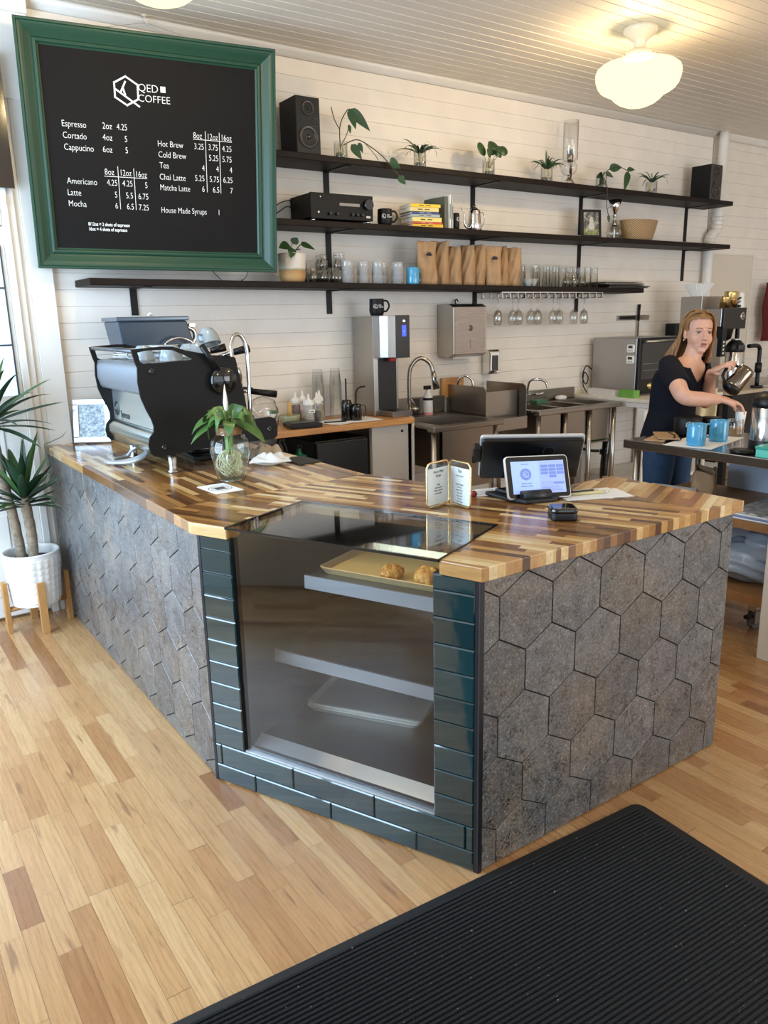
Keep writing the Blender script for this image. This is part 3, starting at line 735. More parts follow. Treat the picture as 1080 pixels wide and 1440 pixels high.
# 1 trailing philodendron
t = plant_thing(2.702, 'trailing plant with pointed leaves in a glass jar beside the left speaker', PG); jar(t)
def stem(m, pts, r=.0035): m.tube(spline(pts, 5), r, 6)
m = MB()
stem(m, [(0,0,.06), (-.01,-.01,.16), (.0,-.02,.22), (.03,-.03,.27), (.05,-.03,.285)]); stem(m, [(-.008,-.01,.17), (-.05,-.02,.22), (-.07,-.02,.285)], .0028)
stem(m, [(0,0,.08), (.03,-.02,.14), (.045,-.03,.19)], .0025); stem(m, [(.02,0,.09), (.08,-.06,.115), (.15,-.11,.07), (.22,-.13,.02), (.275,-.135,-.03), (.33,-.135,-.075), (.345,-.135,-.10)], .003)
stem(m, [(.12,-.09,.09), (.17,-.115,.03), (.19,-.12,.0)], .002)
build('stems', m, M_('brown_green_stem', '4a3b28', 0.5), t)
for b, d, L, w, dr in (((.05,-.03,.285),(.75,-.2,-.55),.16,.062,.3), ((.05,-.03,.285),(.25,-.2,-.9),.11,.05,.2), ((.05,-.04,.09),(.55,-.3,-.75),.10,.05,.2), ((.09,-.06,.10),(.3,-.2,-.8),.06,.03,.2), ((.045,-.03,.20),(.1,-.1,-1),.05,.022,.1), ((.26,-.135,-.01),(.7,-.3,.1),.085,.065,1.0), ((.33,-.135,-.08),(.5,-.3,-.6),.06,.045,.2)):
    m = MB(); m.leaf(b, d, L, w, dr, shape=heart, up=(-.4,-.9,.05)); build('leaf', m, LEAF, t)
# spider plants
def spider(t, n, L, seed, mat, hh=.10):
    rr = random.Random(seed)
    for k in range(n):
        a = 2*PI*k/n + rr.uniform(-.3, .3); el = rr.uniform(.5, 1.3)
        m = MB(); m.leaf((.01*math.cos(a), .01*math.sin(a), hh), (math.cos(a), math.sin(a)*.8, el), L*rr.uniform(.85, 1.25), .014, rr.uniform(.7, 1.6), shape=lambda q: (1-q)**.5, seg=9, up=(-.35,-.8,.5)); build('leaf', m, mat, t)
t = plant_thing(3.30, 'arching thin-leaved spider plant in a jar, second plant from the left speaker', PG); jar(t, .041, .12); spider(t, 17, .20, 2, LEAFD)
m = MB(); m.tube(spline([(0,0,.12), (.05,-.02,.17), (.09,-.03,.13)], 5), .002, 6); build('runner', m, ROOTM, t)
t = plant_thing(3.892, 'plant with round coin-shaped leaves in a jar on the top shelf', PG); jar(t, .043, .11)
rr = random.Random(5); m = MB(); LV = [(-.095,-.03,.165,.046), (-.055,-.06,.14,.03), (-.035,-.05,.17,.036), (.0,-.04,.195,.042), (.01,-.02,.165,.03), (.055,-.03,.165,.036), (.09,-.04,.17,.036), (.035,-.06,.14,.026)]
for x, y, z, r in LV: stem(m, [(x*.15, 0, .06), (x*.5, y*.5, z*.7), (x, y, z)], .002)
build('stems', m, M_('pilea_stem', '9a9a6a', 0.5), t)
for x, y, z, r in LV:
    m = MB(); m.M = Matrix.Translation((x, y-.008, z)) @ Matrix.Rotation(rr.uniform(.9, 1.5), 4, 'X') @ Matrix.Rotation(rr.uniform(-.4, .4), 4, 'Y'); m.lathe([(0,.006), (r*.5,.004), (r*.9,-.001), (r,-.004)], n=18); build('leaf', m, LEAF, t)
t = plant_thing(4.455, 'upright bushy spider plant in a jar beside the tall glass siphon', PG); jar(t, .043, .11); spider(t, 20, .20, 11, LEAF)
for k in range(6):
    m = MB(); m.leaf((.004*k-.01, 0, .1), (.03*k-.04, -.02, 1), .15-.01*k, .013, .2, shape=lambda q: (1-q)**.6); build('leaf', m, LEAF, t)
# 5 dark vine hanging over the edge
t = plant_thing(5.05, 'dark-leaved vine in a jar trailing over the shelf edge above the small framed picture', PG); jar(t, .042, .11)
m = MB(); stem(m, [(0,0,.09), (.06,-.03,.15), (.15,-.05,.165), (.24,-.06,.14)], .003); stem(m, [(-.01,-.02,.09), (-.06,-.08,.06), (-.08,-.125,.0), (-.085,-.135,-.06), (-.09,-.135,-.13), (-.075,-.135,-.17), (-.06,-.135,-.205)], .0028); stem(m, [(-.078,-.135,-.16), (-.04,-.135,-.14), (.0,-.135,-.15)], .002)
build('stems', m, M_('dark_vine_stem', '3a2c22', 0.5), t)
for b, d, L, w, mt in (((.05,-.03,.145),(.9,-.2,.35),.13,.065,LEAF), ((.24,-.06,.14),(-.5,-.2,-.75),.16,.055,LEAF), ((.22,-.06,.15),(.9,-.1,.25),.09,.035,LEAF), ((-.02,-.03,.1),(-.9,-.2,-.1),.11,.045,LEAFD), ((-.03,-.04,.08),(-.7,-.3,-.5),.10,.04,LEAFD), ((-.01,-.03,.1),(-.4,-.3,.1),.09,.04,LEAFD), ((-.05,-.07,.05),(-.6,-.2,-.2),.07,.03,LEAFD), ((-.06,-.135,-.2),(.0,-.1,-1),.05,.025,LEAFD), ((.02,-.02,.12),(.5,-.3,-.2),.07,.035,LEAFD)):
    m = MB(); m.leaf(b, d, L, w, .4, shape=heart, up=(-.4,-.9,.05)); build('leaf', m, mt, t)
t = plant_thing(5.66, 'thin spider plant in a jar, nearest the right speaker', PG); jar(t, .046, .105); spider(t, 13, .21, 23, LEAFD)
# ---- glass coffee siphon on the top shelf
t = thing('coffee_siphon', 'tall glass coffee siphon between the bushy spider plant and the dark vine', 'coffee siphon', (4.692, 4.28, S1))
m = MB(); m.lathe([(.052,.135), (.056,.14), (.056,.40), (.053,.40), (.053,.143)], c=(.005,0,0.0), n=28); m.lathe([(.008,.09), (.02,.12), (.053,.14)], c=(.005,0,0), n=20)
m.M = None; build('upper_chamber', MB().add(m.v, m.f, True), GLASS, t, loc=(0,0,.045))
m = MB(); m.blob((-.008,0,.125), (.062,.062,.056), 24, 16); build('glass_globe', m, GLASS, t)
m = MB(); m.lathe([(.0,.0), (.042,0), (.044,.01), (.03,.04), (.012,.055), (.010,.075), (.016,.08), (0,.08)], c=(0,0,0), n=20); m.tube([(.012,0,.06), (.02,-.0,.2), (.012,0,.255)], .010, 10); m.lathe([(.0,.165), (.020,.165), (.024,.19), (.022,.245), (0,.245)], c=(.004,0,0), n=16)
build('metal_stand', m, M_('dark_chrome', (.25,.23,.21), .2, 1.0), t)
m = MB(); m.blob((0,0,.018), (.04,.04,.03), 18, 10); build('spirit_burner', m, CHROME, t)
# ------------------------------------------------------------------ middle shelf
t = thing('stereo_amplifier', 'black stereo amplifier with a silver-scaled dial at the left of the middle shelf', 'amplifier', (2.648, 4.30, S2), -.03)
m = MB(); m.box(-.215, .215, -.10, .145, .018, .155); build('case', m, BLACKS, t, bev=.003)
m = MB(); m.box(-.215, .215, -.112, -.10, .014, .158); build('front_panel', m, M_('amplifier_face', '0b0a09', 0.4, spec=.2), t, bev=.002)
m = MB(); m.box(-.02, .12, -.1135, -.111, .092, .108); build('dial_scale', m, M_('silver_dial', '8d867c', 0.4), t)
m = MB(); m.M = Matrix.Translation((.175,-.112,.105)) @ Matrix.Rotation(PI/2, 4, 'X'); m.cyl((0,0,0), .03, 0, .026, 24); build('volume_knob', m, BLACKG, t)
for xx in (-.09, -.04, .065, .1, .135):
    m = MB(); m.M = Matrix.Translation((xx,-.112,.045)) @ Matrix.Rotation(PI/2, 4, 'X'); m.cyl((0,0,0), .009, 0, .016, 12); build('knob', m, BLACKG, t)
for xx, zz, r in ((-.165,.05,.006), (-.15,.135,.004)):
    m = MB(); m.M = Matrix.Translation((xx,-.112,zz)) @ Matrix.Rotation(PI/2, 4, 'X'); m.cyl((0,0,0), r, 0, .004, 12); build('button', m, CHROME, t)
m = MB(); m.box(.165, .195, -.1135, -.111, .03, .042); build('badge', m, CHROME, t)
for xx, yy in ((-.19,-.09), (.19,-.09), (-.19,.12), (.19,.12)):
    m = MB(); m.cyl((xx,yy,0), .014, 0, .018, 14); build('foot', m, CHROME, t)
m = MB(); m.tube(spline([(-.216,.1,.10), (-.25,.08,.13), (-.3,.1,.12), (-.34,.14,.09)], 5), .003, 6); m.tube(spline([(-.216,.11,.08), (-.26,.1,.10), (-.33,.145,.05)], 5), .003, 6); build('cable', m, BLACKP, t)
# mugs
def hexlogo(parent, M, s, mat, words=True):
    # shop emblem: a hexagon with a Q tail and inner strokes
    m = MB(); m.M = M
    P = [(math.cos(PI/2+k*PI/3)*s, math.sin(PI/2+k*PI/3)*s) for k in range(6)]
    def bar(a, b, w=.13*s):
        d = Vector((b[0]-a[0], b[1]-a[1])).normalized(); q = Vector((-d.y, d.x))*w/2; e = d*w*.5
        m.add([(a[0]-e.x+q.x, a[1]-e.y+q.y, 0), (b[0]+e.x+q.x, b[1]+e.y+q.y, 0), (b[0]+e.x-q.x, b[1]+e.y-q.y, 0), (a[0]-e.x-q.x, a[1]-e.y-q.y, 0)], [(3,2,1,0)])
    for k in range(6): bar(P[k], P[(k+1) % 6])
    bar((-.05*s, 0.62*s), (-.42*s, -.12*s)); bar((-.84*s, .08*s), (.9*s, -1.0*s)); bar((-.25*s, .22*s), (-.1*s, -.28*s))
    o = build('emblem', m, mat, parent); return o
def black_mug(loc, rz, label, r=.045, h=.10):
    t = thing('black_logo_mug', label, 'mug', loc, rz, 'matte black mugs with a white emblem')
    m = MB(); m.lathe([(0,0), (r*.86,0), (r*.95,.012), (r*1.05,.03), (r*1.0,h*.95), (r*.98,h), (r*.92,h), (r*.94,h*.9), (r*.9,.01), (0,.008)], n=32); build('mug_body', m, BLACKM, t)
    m = MB(); m.tube(spline([(r*.95,0,h*.88), (r*1.5,0,h*.84), (r*1.75,0,h*.55), (r*1.4,0,h*.28), (r*1.0,0,h*.25)], 6), .006, 8); build('handle', m, BLACKM, t)
    Mx = Matrix.Translation((-.003,-r*1.06,h*.55)) @ Matrix.Rotation(PI/2, 4, 'X')
    hexlogo(t, Matrix.Translation((-.012,0,0)) @ Mx, .013, WINK)
    for k, s in enumerate(('QED', 'COFFEE')):
        x_ = text('lettering', s, .010, WINK, t, (.005,-r*1.03,h*.575-.011*k), (PI/2,0,.15), sx=.9)
    return t
black_mug((2.995, 4.25, S2), -.42, 'matte black logo mug between the amplifier and the book stack')
# books
rr = random.Random(9)
def book_flat(i, z, w, d, h, x, y, rz, spine, cover, label):
    t = thing('lying_book', label, 'book', (x, y, z), rz, 'books lying in the stack on the middle shelf')
    m = MB(); m.box(-w/2, w/2, -d/2, d/2, 0, .0015); m.box(-w/2, w/2, -d/2, d/2, h-.0015, h); m.box(-w/2, w/2, -d/2, -d/2+.002, 0, h); build('cover', m, M_('book_cover_%d' % i, spine, .5), t)
    m = MB(); m.box(-w/2+.003, w/2-.003, -d/2+.0025, d/2-.003, .0018, h-.0018); build('pages', m, PAPER, t)
    for k in range(2):
        m = MB(); m.box(-w*.22+k*.05, -w*.22+k*.05+.035, -d/2-.0006, -d/2, h*.38, h*.62); build('spine_print', m, M_('spine_ink_%d_%d' % (i, k), cover, .6), t)
ST = [('e9b81f','3a2b16','bottom yellow book of the stack'), ('d9482c','e8e0cf','thin orange-red book above the bottom yellow one'), ('ecd97a','54401f','pale yellow book with a red corner, third from the bottom of the stack'), ('a9adb0','3c3f45','grey speckled book under the blue one in the stack'), ('2f4a78','cfd6e4','blue-spined book in the middle of the stack'), ('e2cf86','6a4f20','thick pale yellow book, second from the top of the stack'), ('f0c92c','4b3a12','bright yellow book on top of the stack')]
z = S2
for i, (c1, c2, lb) in enumerate(ST):
    h = (.022,.012,.028,.018,.014,.026,.020)[i]; w = (.225,.222,.215,.205,.20,.212,.218)[i]
    book_flat(i, z+.0004, w, .165, h, 3.305+rr.uniform(-.008,.008)-(.01 if i > 2 else -.012), 4.285, -.16+rr.uniform(-.05,.05), c1, c2, lb); z += h+.0004
def book_up(x, y, w, d, h, col, label, rz=0, lean=0):
    t = thing('standing_book', label, 'book', (x, y, S2), rz, 'books standing at the right of the stack', rot=(0, lean, rz))
    m = MB(); m.box(-w/2, -w/2+.002, -d/2, d/2, 0, h); m.box(w/2-.002, w/2, -d/2, d/2, 0, h); m.box(-w/2, w/2, -d/2, -d/2+.002, 0, h); build('cover', m, M_('standing_cover_'+col, col, .55), t)
    m = MB(); m.box(-w/2+.002, w/2-.002, -d/2+.003, d/2-.004, .003, h-.004); build('pages', m, PAPER, t)
    m = MB(); m.box(-w*.2, w*.2, -d/2-.0006, -d/2, h*.3, h*.72); build('spine_print', m, M_('upright_ink_'+col, '6d6f6c', .6), t)
book_up(3.452, 4.31, .028, .20, .200, '5d6355', 'tall grey-green book standing against the stack', .06)
book_up(3.4805, 4.30, .018, .20, .212, 'e6e2d8', 'white-spined book standing right of the grey-green one', .06)
book_up(3.501, 4.295, .013, .19, .196, 'b9c6c4', 'slim pale blue-green book standing at the right end of the books', .06)
# black cup and kettle
t = thing('small_black_cup', 'narrow black logo cup between the standing books and the kettle', 'cup', (3.556, 4.23, S2))
m = MB(); m.lathe([(0,0), (.024,0), (.027,.02), (.027,.09), (.024,.104), (0,.104)], n=24); build('cup_body', m, BLACKM, t); hexlogo(t, Matrix.Translation((-.002,-.0285,.065)) @ Matrix.Rotation(PI/2, 4, 'X'), .013, WINK)
def gooseneck(loc, label):
    t = thing('gooseneck_kettle', label, 'kettle', loc, .0)
    m = MB(); m.lathe([(0,0), (.047,0), (.05,.004), (.046,.05), (.041,.10), (.039,.128), (.028,.138), (0,.142)], n=32); build('body', m, CHROME, t)
    m = MB(); m.lathe([(0,.14), (.022,.14), (.018,.148), (.006,.15), (.008,.158), (.011,.164), (0,.168)], n=16); build('lid_knob', m, BLACKG, t)
    m = MB(); m.tube(spline([(-.045,-.0,.018), (-.07,0,.02), (-.088,0,.045), (-.092,0,.09), (-.1,0,.125), (-.118,0,.142)], 6), [.007]*12+[.006]*10+[.004]*9, 8); build('spout', m, CHROME, t)
    m = MB(); m.tube(spline([(.04,0,.118), (.075,0,.12), (.09,0,.09), (.082,0,.05), (.06,0,.025), (.047,0,.018)], 6), .004, 8, flat=.6); build('handle', m, CHROME, t)
gooseneck((3.728, 4.235, S2), 'polished steel gooseneck kettle right of the narrow black cup')
# small framed picture: black frame, grey bird-like garden print
t = thing('picture_frame', 'small black picture frame with a grey photo leaning on the middle shelf', 'picture', (4.915, 4.24, S2+.002), -.30, rot=(-.10, 0, -.30))
m = MB(); w, h = .17, .205
for x0, x1, z0, z1 in ((-w/2, w/2, 0, .018), (-w/2, w/2, h-.018, h), (-w/2, -w/2+.018, .018, h-.018), (w/2-.018, w/2, .018, h-.018)): m.box(x0, x1, -.009, .009, z0, z1)
build('frame', m, BLACKP, t, bev=.002)
g = G('grey_garden_print'); nn = g.noise(24.0, 5.0, .6); xyz = g.n('SeparateXYZ', Vector=g.obj())
c = g.ramp(nn, [(.3,'2a2724'),(.5,'5f5d57'),(.65,'a8a7a2'),(.8,'d7d6cf')]); c2 = g.ramp(nn, [(.35,'39402a'),(.55,'8a8f5d'),(.7,'cfd1b4')])
c = g.mix(g.n('MapRange', Value=xyz.outputs[2], From_Min=.085, From_Max=.06).outputs[0], c, c2); g.p(Base_Color=c, Roughness=.25)
m = MB(); m.box(-w/2+.016, w/2-.016, -.004, .004, .016, h-.016); build('print', m, g.m, t)
m = MB(); m.lathe([(.0,0), (.024,0), (.026,.03), (.016,.06), (.02,.072), (.012,.10), (0,.104)], n=20)
for v in m.v: v.y = v.y*.06-.006
for v in m.v: v.z += .05
build('printed_figure', m, M_('print_pale_figure', 'bcbab2', .3), t)
# vacuum pot with steel funnel
t = thing('vacuum_coffee_pot', 'glass vacuum coffee pot with a steel funnel top beside the woven basket', 'coffee pot', (5.232, 4.285, S2+.003))
m = MB(); m.lathe([(.0,.002), (.03,.002), (.052,.02), (.06,.05), (.048,.085), (.022,.105), (.018,.115), (.016,.115), (.02,.104), (.046,.083), (.057,.05), (.05,.022), (.03,.006), (0,.006)], n=28); build('glass_flask', m, GLASS, t)
m = MB(); m.lathe([(.0,.10), (.020,.10), (.022,.12), (.012,.14), (.010,.165), (.016,.175), (.014,.19)], n=16); m.tube(spline([(.018,0,.11), (.05,0,.10), (.07,0,.06), (.05,-.01,.02)], 5), .004, 6); build('collar_and_handle', m, M_('pot_metal', (.35,.32,.29), .2, 1.0), t)
m = MB(); m.lathe([(.006,.0), (.006,.19), (.012,.195), (.03,.23), (.052,.295), (.050,.295), (.028,.232), (.0,.20)], n=28); build('steel_funnel', m, CHROME, t)
# basket
t = thing('woven_basket', 'oval woven straw basket at the right of the middle shelf', 'basket', (5.54, 4.29, S2+.003))
g = G('woven_straw'); xyz = g.n('SeparateXYZ', Vector=g.obj()); an = g.ma('ARCTAN2', xyz.outputs[1], xyz.outputs[0])
a1 = g.ma('SINE', g.ma('MULTIPLY', an, 44.0)); a2 = g.ma('SINE', g.ma('MULTIPLY', xyz.outputs[2], 430.0)); ck = g.ma('MULTIPLY', a1, a2)
g.p(Base_Color=g.mix(g.n('MapRange', Value=ck, From_Min=-.7, From_Max=.7).outputs[0], lin('6f5233'), lin('c9ad84')), Roughness=.8); g.bump(ck, .6, .003)
m = MB(); N_ = 56; rows = [(.135,.075,0.0), (.15,.085,.02), (.172,.098,.08), (.192,.112,.150), (.196,.115,.156), (.188,.108,.153), (.168,.094,.08), (.145,.08,.015)]
for a, b, zz in rows:
    for k in range(N_): q = 2*PI*k/N_; m.v.append(Vector((a*math.cos(q), b*math.sin(q), zz)))
for i in range(len(rows)-1):
    for k in range(N_): j = (k+1) % N_; m.f.append([i*N_+k, i*N_+j, (i+1)*N_+j, (i+1)*N_+k]); m.sm.append(True)
m.f.append(list(range(N_))[::-1]); m.sm.append(False); m.f.append([7*N_+k for k in range(N_)]); m.sm.append(False)
build('basket_weave', m, g.m, t)
# ------------------------------------------------------------------ lowest shelf
LY = 4.27
t = thing('potted_peperomia', 'small round-leaved plant in a striped white and tan pot on the lowest shelf', 'plant', (2.325, LY-.01, s3(2.32)))
g = G('striped_stoneware'); xyz = g.n('SeparateXYZ', Vector=g.obj()); zz = g.ma('ADD', xyz.outputs[2], g.ma('MULTIPLY', g.ma('SUBTRACT', g.noise(30.0, 3.0), .5), .012))
c = g.ramp(g.ma('DIVIDE', zz, .165), [(0,'b48c5c'),(.2,'c79a5f'),(.38,'b98a4a'),(.42,'93946a'),(.47,'d8d2c6'),(.5,'e4ded4'),(1,'e2dcd3')]); c = g.mix(g.ma('MULTIPLY', g.noise(90.0, 2.0), .25), c, lin('8f8576')); g.p(Base_Color=c, Roughness=.6)
m = MB(); m.lathe([(0,0), (.062,0), (.07,.008), (.076,.03), (.082,.155), (.08,.163), (.074,.163), (.072,.15), (0,.148)], n=40); build('pot', m, g.m, t)
m = MB()
for p in ([(0,0,.14), (-.03,-.02,.19), (-.07,-.03,.20)], [(0,0,.14), (-.005,-.01,.20), (.01,-.02,.235)], [(0,0,.14), (.02,-.01,.18), (.05,-.03,.215)], [(0,0,.14), (-.02,-.03,.17), (-.04,-.05,.185)]): m.tube(spline(p, 5), .0028, 6)
build('stems', m, M_('red_stem', '5a3a2a', .5), t)
for b, d, L, w in (((-.02,-.03,.20),(-.95,-.25,.1),.10,.075), ((-.0,-.02,.215),(.35,-.3,.7),.06,.05), ((.045,-.03,.212),(.95,-.2,-.05),.095,.06), ((-.02,-.05,.19),(-.45,-.5,-.5),.075,.055), ((.005,-.03,.175),(.2,-.5,.2),.05,.04)):
    m = MB(); m.leaf(b, d, L, w, .5, shape=heart, up=(.1,-.7,.7)); build('leaf', m, LEAF, t)
# drinking glasses
def tumbler(loc, r, h, label, grp, mat=None, taper=.86, inverted=True, ridge=False, name='tumbler'):
    P = [(0,0), (r*taper,0), (r*taper*1.02,.004), (r,h), (r-.0025,h), (r*taper-.003,.012), (0,.010)]
    if ridge: P = [(0,0), (r*.80,0), (r*.82,.004), (r*.78,h*.38), (r*.98,h*.42), (r,h), (r-.003,h), (r*.9,h*.45), (0,.014)]
    if inverted: P = [(a, h-b) for a, b in P]
    m = MB(); m.lathe(P, n=20); o = build(name, m, mat or GLASS, None, loc); tag(o, label, 'glass', grp); return o
ES = 'small clear espresso glasses clustered beside the striped pot'
CUT = thin_glass('faceted_glass', tint=(.88,.88,.86), refl=2.6, rough=.08)
rr = random.Random(4)
for i, (x, dy, lev) in enumerate([(2.432,.06,0), (2.432,.06,1), (2.458,-.03,0), (2.496,.03,0), (2.515,-.05,0), (2.515,-.05,1), (2.54,.04,0), (2.54,.04,1), (2.562,-.03,0), (2.602,.05,0), (2.622,-.04,0), (2.622,-.04,1), (2.585,-.06,0), (2.47,.09,0), (2.585,.1,0)]):
    tumbler((x, LY+dy, s3(x)+lev*.073), .027, .088, ('upper' if lev else 'lower')+' small clear faceted espresso glass in the cluster between the striped pot and the tumblers', ES, CUT, .72, True, True, 'espresso_glass')
TS = 'stacked frosted tumblers on the lowest shelf'
for i, (x, dy, n, r) in enumerate([(2.688,-.04,1,.044), (2.695,.06,2,.042), (2.755,.07,1,.04), (2.815,-.03,1,.040), (2.918,-.04,1,.040), (2.99,.02,1,.040), (3.072,-.04,1,.041)]):
    for k in range(2 if n == 1 else 3):
        tumbler((x, LY+dy, s3(x)+.052*k), r, .082, ['bottom', 'middle' if n > 1 else 'top', 'top'][k]+' frosted tumbler of the '+['leftmost front', 'tall back', 'second back', 'second front', 'third', 'fourth', 'rightmost'][i]+' upturned stack left of the blue mug', TS, GLASSW, .84)
def blue_mug(loc, rz, label, r=.046, h=.105, grp='sky-blue glazed mugs'):
    t = thing('blue_mug', label, 'mug', loc, rz, grp)
    m = MB(); m.lathe([(0,0), (r*.93,0), (r*.98,.004), (r,.012), (r,h-.003), (r-.002,h), (r-.006,h-.002), (r-.007,.012), (0,.010)], n=36); build('mug_body', m, BLUE_CER, t)
    m = MB(); m.tube(spline([(r*.95,0,h*.80), (r*1.4,0,h*.80), (r*1.72,0,h*.62), (r*1.7,0,h*.38), (r*1.35,0,h*.22), (r*.95,0,h*.2)], 6), .0075, 8, flat=.7); build('handle', m, BLUE_CER, t)
    return t
blue_mug((3.186, LY-.05, s3(3.19)), .1, 'sky-blue mug on the lowest shelf touching the first coffee bag', .043, .105)
# kraft coffee bags
def coffee_bag(loc, rz, w, d, h, label, seed, leanx=0.0, print_=False, front=True):
    rr = random.Random(seed)
    t = thing('coffee_bag', label, 'coffee bag', loc, rz, 'brown paper coffee bags on the lowest shelf', rot=(0, leanx, rz))
    n = 14; rows = 12; V = []; F = []
    ph = [rr.uniform(0, 6) for _ in range(6)]
    for j in range(rows+1):
        v = j/rows; z = h*v
        dep = d*(1.0-.96*max(0, (v-.30)/.70)**1.1) if v > .30 else d*(.92+.08*v/.3)
        wid = w*(1+.03*math.sin(v*5+ph[0])) 
        for k in range(2*n):
            s_ = k/n if k < n else (2*n-k)/n; sgn = -1 if k < n else 1
            x = (s_-.5)*wid; bul = (1-abs(2*s_-1)**5)
            cr = .004*math.sin(9*s_+3*v+ph[1])*math.sin(11*v+ph[2])+.004*math.sin(17*s_-9*v+ph[3])
            V.append((x+.004*math.sin(6*v+ph[4]), sgn*(dep/2*(.45+.55*bul)+.002)+cr*bul, z+ (.004*math.sin(8*s_+ph[5]) if j == rows else 0)))
    N2 = 2*n
    for j in range(rows):
        for k in range(N2): k2 = (k+1) % N2; F.append((j*N2+k, j*N2+k2, (j+1)*N2+k2, (j+1)*N2+k))
    F.append(tuple(reversed(range(N2)))); F.append(tuple(rows*N2+k for k in range(N2)))
    m = MB(); m.add(V, F, True); build('paper_bag', m, KRAFT, t)
    m = MB(); m.box(-w*.5, w*.5, -.006, .004, h-.032, h-.002); build('folded_top', m, KRAFT, t, bev=.001)
    if print_:
        m = MB()
        for k in range(5): m.leaf((0, -d*.44, h*.66), (math.sin(-1.2+.6*k), 0, math.cos(-1.2+.6*k)), .028, .012, .0, up=(0,-1,0), fold=0)
        build('leaf_print', m, INK, t, loc=(-w*.06, -.012, .0))
        m = MB()
        for k in range(3): m.box(-.028+.004*k, .028-.004*k, -d*.53, -d*.525, h*.58-.014*k, h*.583-.014*k)
        build('print_lines', m, M_('brown_print', '8a6a48', .8), t, loc=(-w*.06, -.004, .0))
    return t
BG = [(3.318,4.24,-.10,.185,.075,.272,True,'first coffee bag from the left, turned to show its printed leaf'), (3.452,4.285,-.75,.16,.07,.274,False,'second coffee bag from the left with a sharp folded edge'), (3.570,4.275,-.70,.15,.075,.262,False,'third coffee bag from the left, creased, top slanting'), (3.690,4.270,-.70,.15,.075,.258,False,'fourth coffee bag from the left, slumped forward'), (3.790,4.285,-.78,.15,.065,.270,False,'fifth coffee bag from the left, half hidden behind the printed one'), (3.905,4.235,-.35,.15,.075,.272,True,'sixth coffee bag from the left, with a small printed leaf'), (4.015,4.275,-.70,.14,.065,.262,False,'seventh coffee bag from the left, squeezed between two others'), (4.105,4.255,-.55,.14,.07,.268,False,'rightmost coffee bag, next to the tall glasses')]
for i, (x, y, rz, w, d, h, pr, lb) in enumerate(BG): coffee_bag((x, y, s3(x)), rz if pr else -1.12+.1*(i % 3), w*.80, d if pr else .088, h+.010*math.sin(2.3*i), lb, 30+i, .05*math.sin(1.9*i), pr)
# tall and short glasses right of the bags
TG = 'clear tall glasses right of the coffee bags'
for i, (x, dy) in enumerate([(4.235,.02), (4.275,.06), (4.340,-.02), (4.395,.05), (4.440,-.03), (4.49,.05), (4.537,-.03), (4.60,.06), (4.71,.06), (4.79,.06), (4.852,.05), (4.888,-.03), (4.968,-.03), (4.935,.06)]):
    tumbler((x, LY+dy, s3(x)), .032, .155, 'clear straight tall glass, number %s from the coffee bags in the row of tall glasses' % ['one','two','three','four','five','six','seven','eight','nine','ten','eleven','twelve','thirteen','fourteen'][i], TG, GLASS, .84, True, False, 'tall_glass')
SG = 'short ribbed glasses in front of the tall ones'
for i, (x, dy) in enumerate([(4.625,-.06), (4.703,-.06), (4.795,-.06)]):
    tumbler((x, LY+dy, s3(x)), .031, .105, ['left', 'middle', 'right'][i]+' short footed glass standing in front of the tall glasses', SG, CUT, .66, True, True, 'short_glass')
for i, x in enumerate((4.215, 4.262)):
    m = MB(); m.lathe([(0,0), (.018,0), (.02,.004), (.040,.052), (.037,.052), (.018,.008), (0,.008)], n=24); tag(build('small_grey_bowl', m, M_('grey_bowl', '8f9694', .3), None, (x, LY-.07, s3(x)), (0,0,0)), ['left', 'right'][i]+' small grey cup standing before the tall glasses beside the last coffee bag', 'cup', 'small grey cups')
# dark serving trays stacked at the shelf end
for i, (x, w, dz, rz, c, lb) in enumerate([(5.30,.50,0,.02,'1b1715','bottom black slate tray of the stack at the end of the lowest shelf'), (5.33,.46,.010,-.06,'211d1b','second dark tray of the stack, poking out askew'), (5.28,.44,.020,.03,'2a2522','third dark tray of the stack at the shelf end'), (5.26,.46,.030,-.01,'77736c','grey metal tray on the dark trays at the shelf end'), (5.25,.45,.042,.015,'9a958d','top pale metal tray of the stack at the shelf end')]):
    m = MB(); m.prism(rrect(w, .27, .01), 0, .006); m.prism(rrect(w-.02, .25, .01), .006, .0075)
    tag(build('serving_tray', m, M_('tray_'+c, c, .4, .3 if i > 2 else 0), None, (x, 4.30, s3(5.3)+dz), (0,0,rz)), lb, 'tray', 'trays stacked at the end of the lowest shelf')
# wine glasses hanging in a rack
t = thing('stemware_rack', 'metal stemware rack screwed under the lowest shelf', 'rack', (4.49, 4.30, s3(4.5)-.037))
for k in range(15):
    x = 3.955+.076*k-4.49
    m = MB(); m.box(x-.003, x+.003, -.115, .115, -.041, -.037); m.box(x-.012, x+.012, -.115, .115, -.043, -.041)
    for yy in (-.10, .10): m.box(x-.003, x+.003, yy-.01, yy+.01, -.041, -.004)
    build('rack_rail', m, CHROME, t)
m = MB(); m.box(-.54, .535, -.112, -.092, -.006, 0); m.box(-.54, .535, .092, .112, -.006, 0); build('mounting_strip', m, CHROME, t)
WGX = [3.988, 4.058, 4.133, 4.194, 4.260, 4.319, 4.382, 4.477, 4.554, 4.624, 4.687, 4.784, 4.898, 4.998]
prof = [(.034,0), (.034,-.002), (.010,-.006), (.0035,-.012), (.003,-.075), (.006,-.085), (.022,-.100), (.031,-.125), (.033,-.15), (.029,-.185), (.025,-.195), (.024,-.195), (.028,-.184), (.0315,-.15), (.030,-.126), (.020,-.102), (.0,-.09)]
wmb = MB(); wmb.lathe(prof, n=20)
w0 = None
nth = ['first','second','third','fourth','fifth','sixth','seventh','eighth','ninth','tenth','eleventh','twelfth','thirteenth','last']
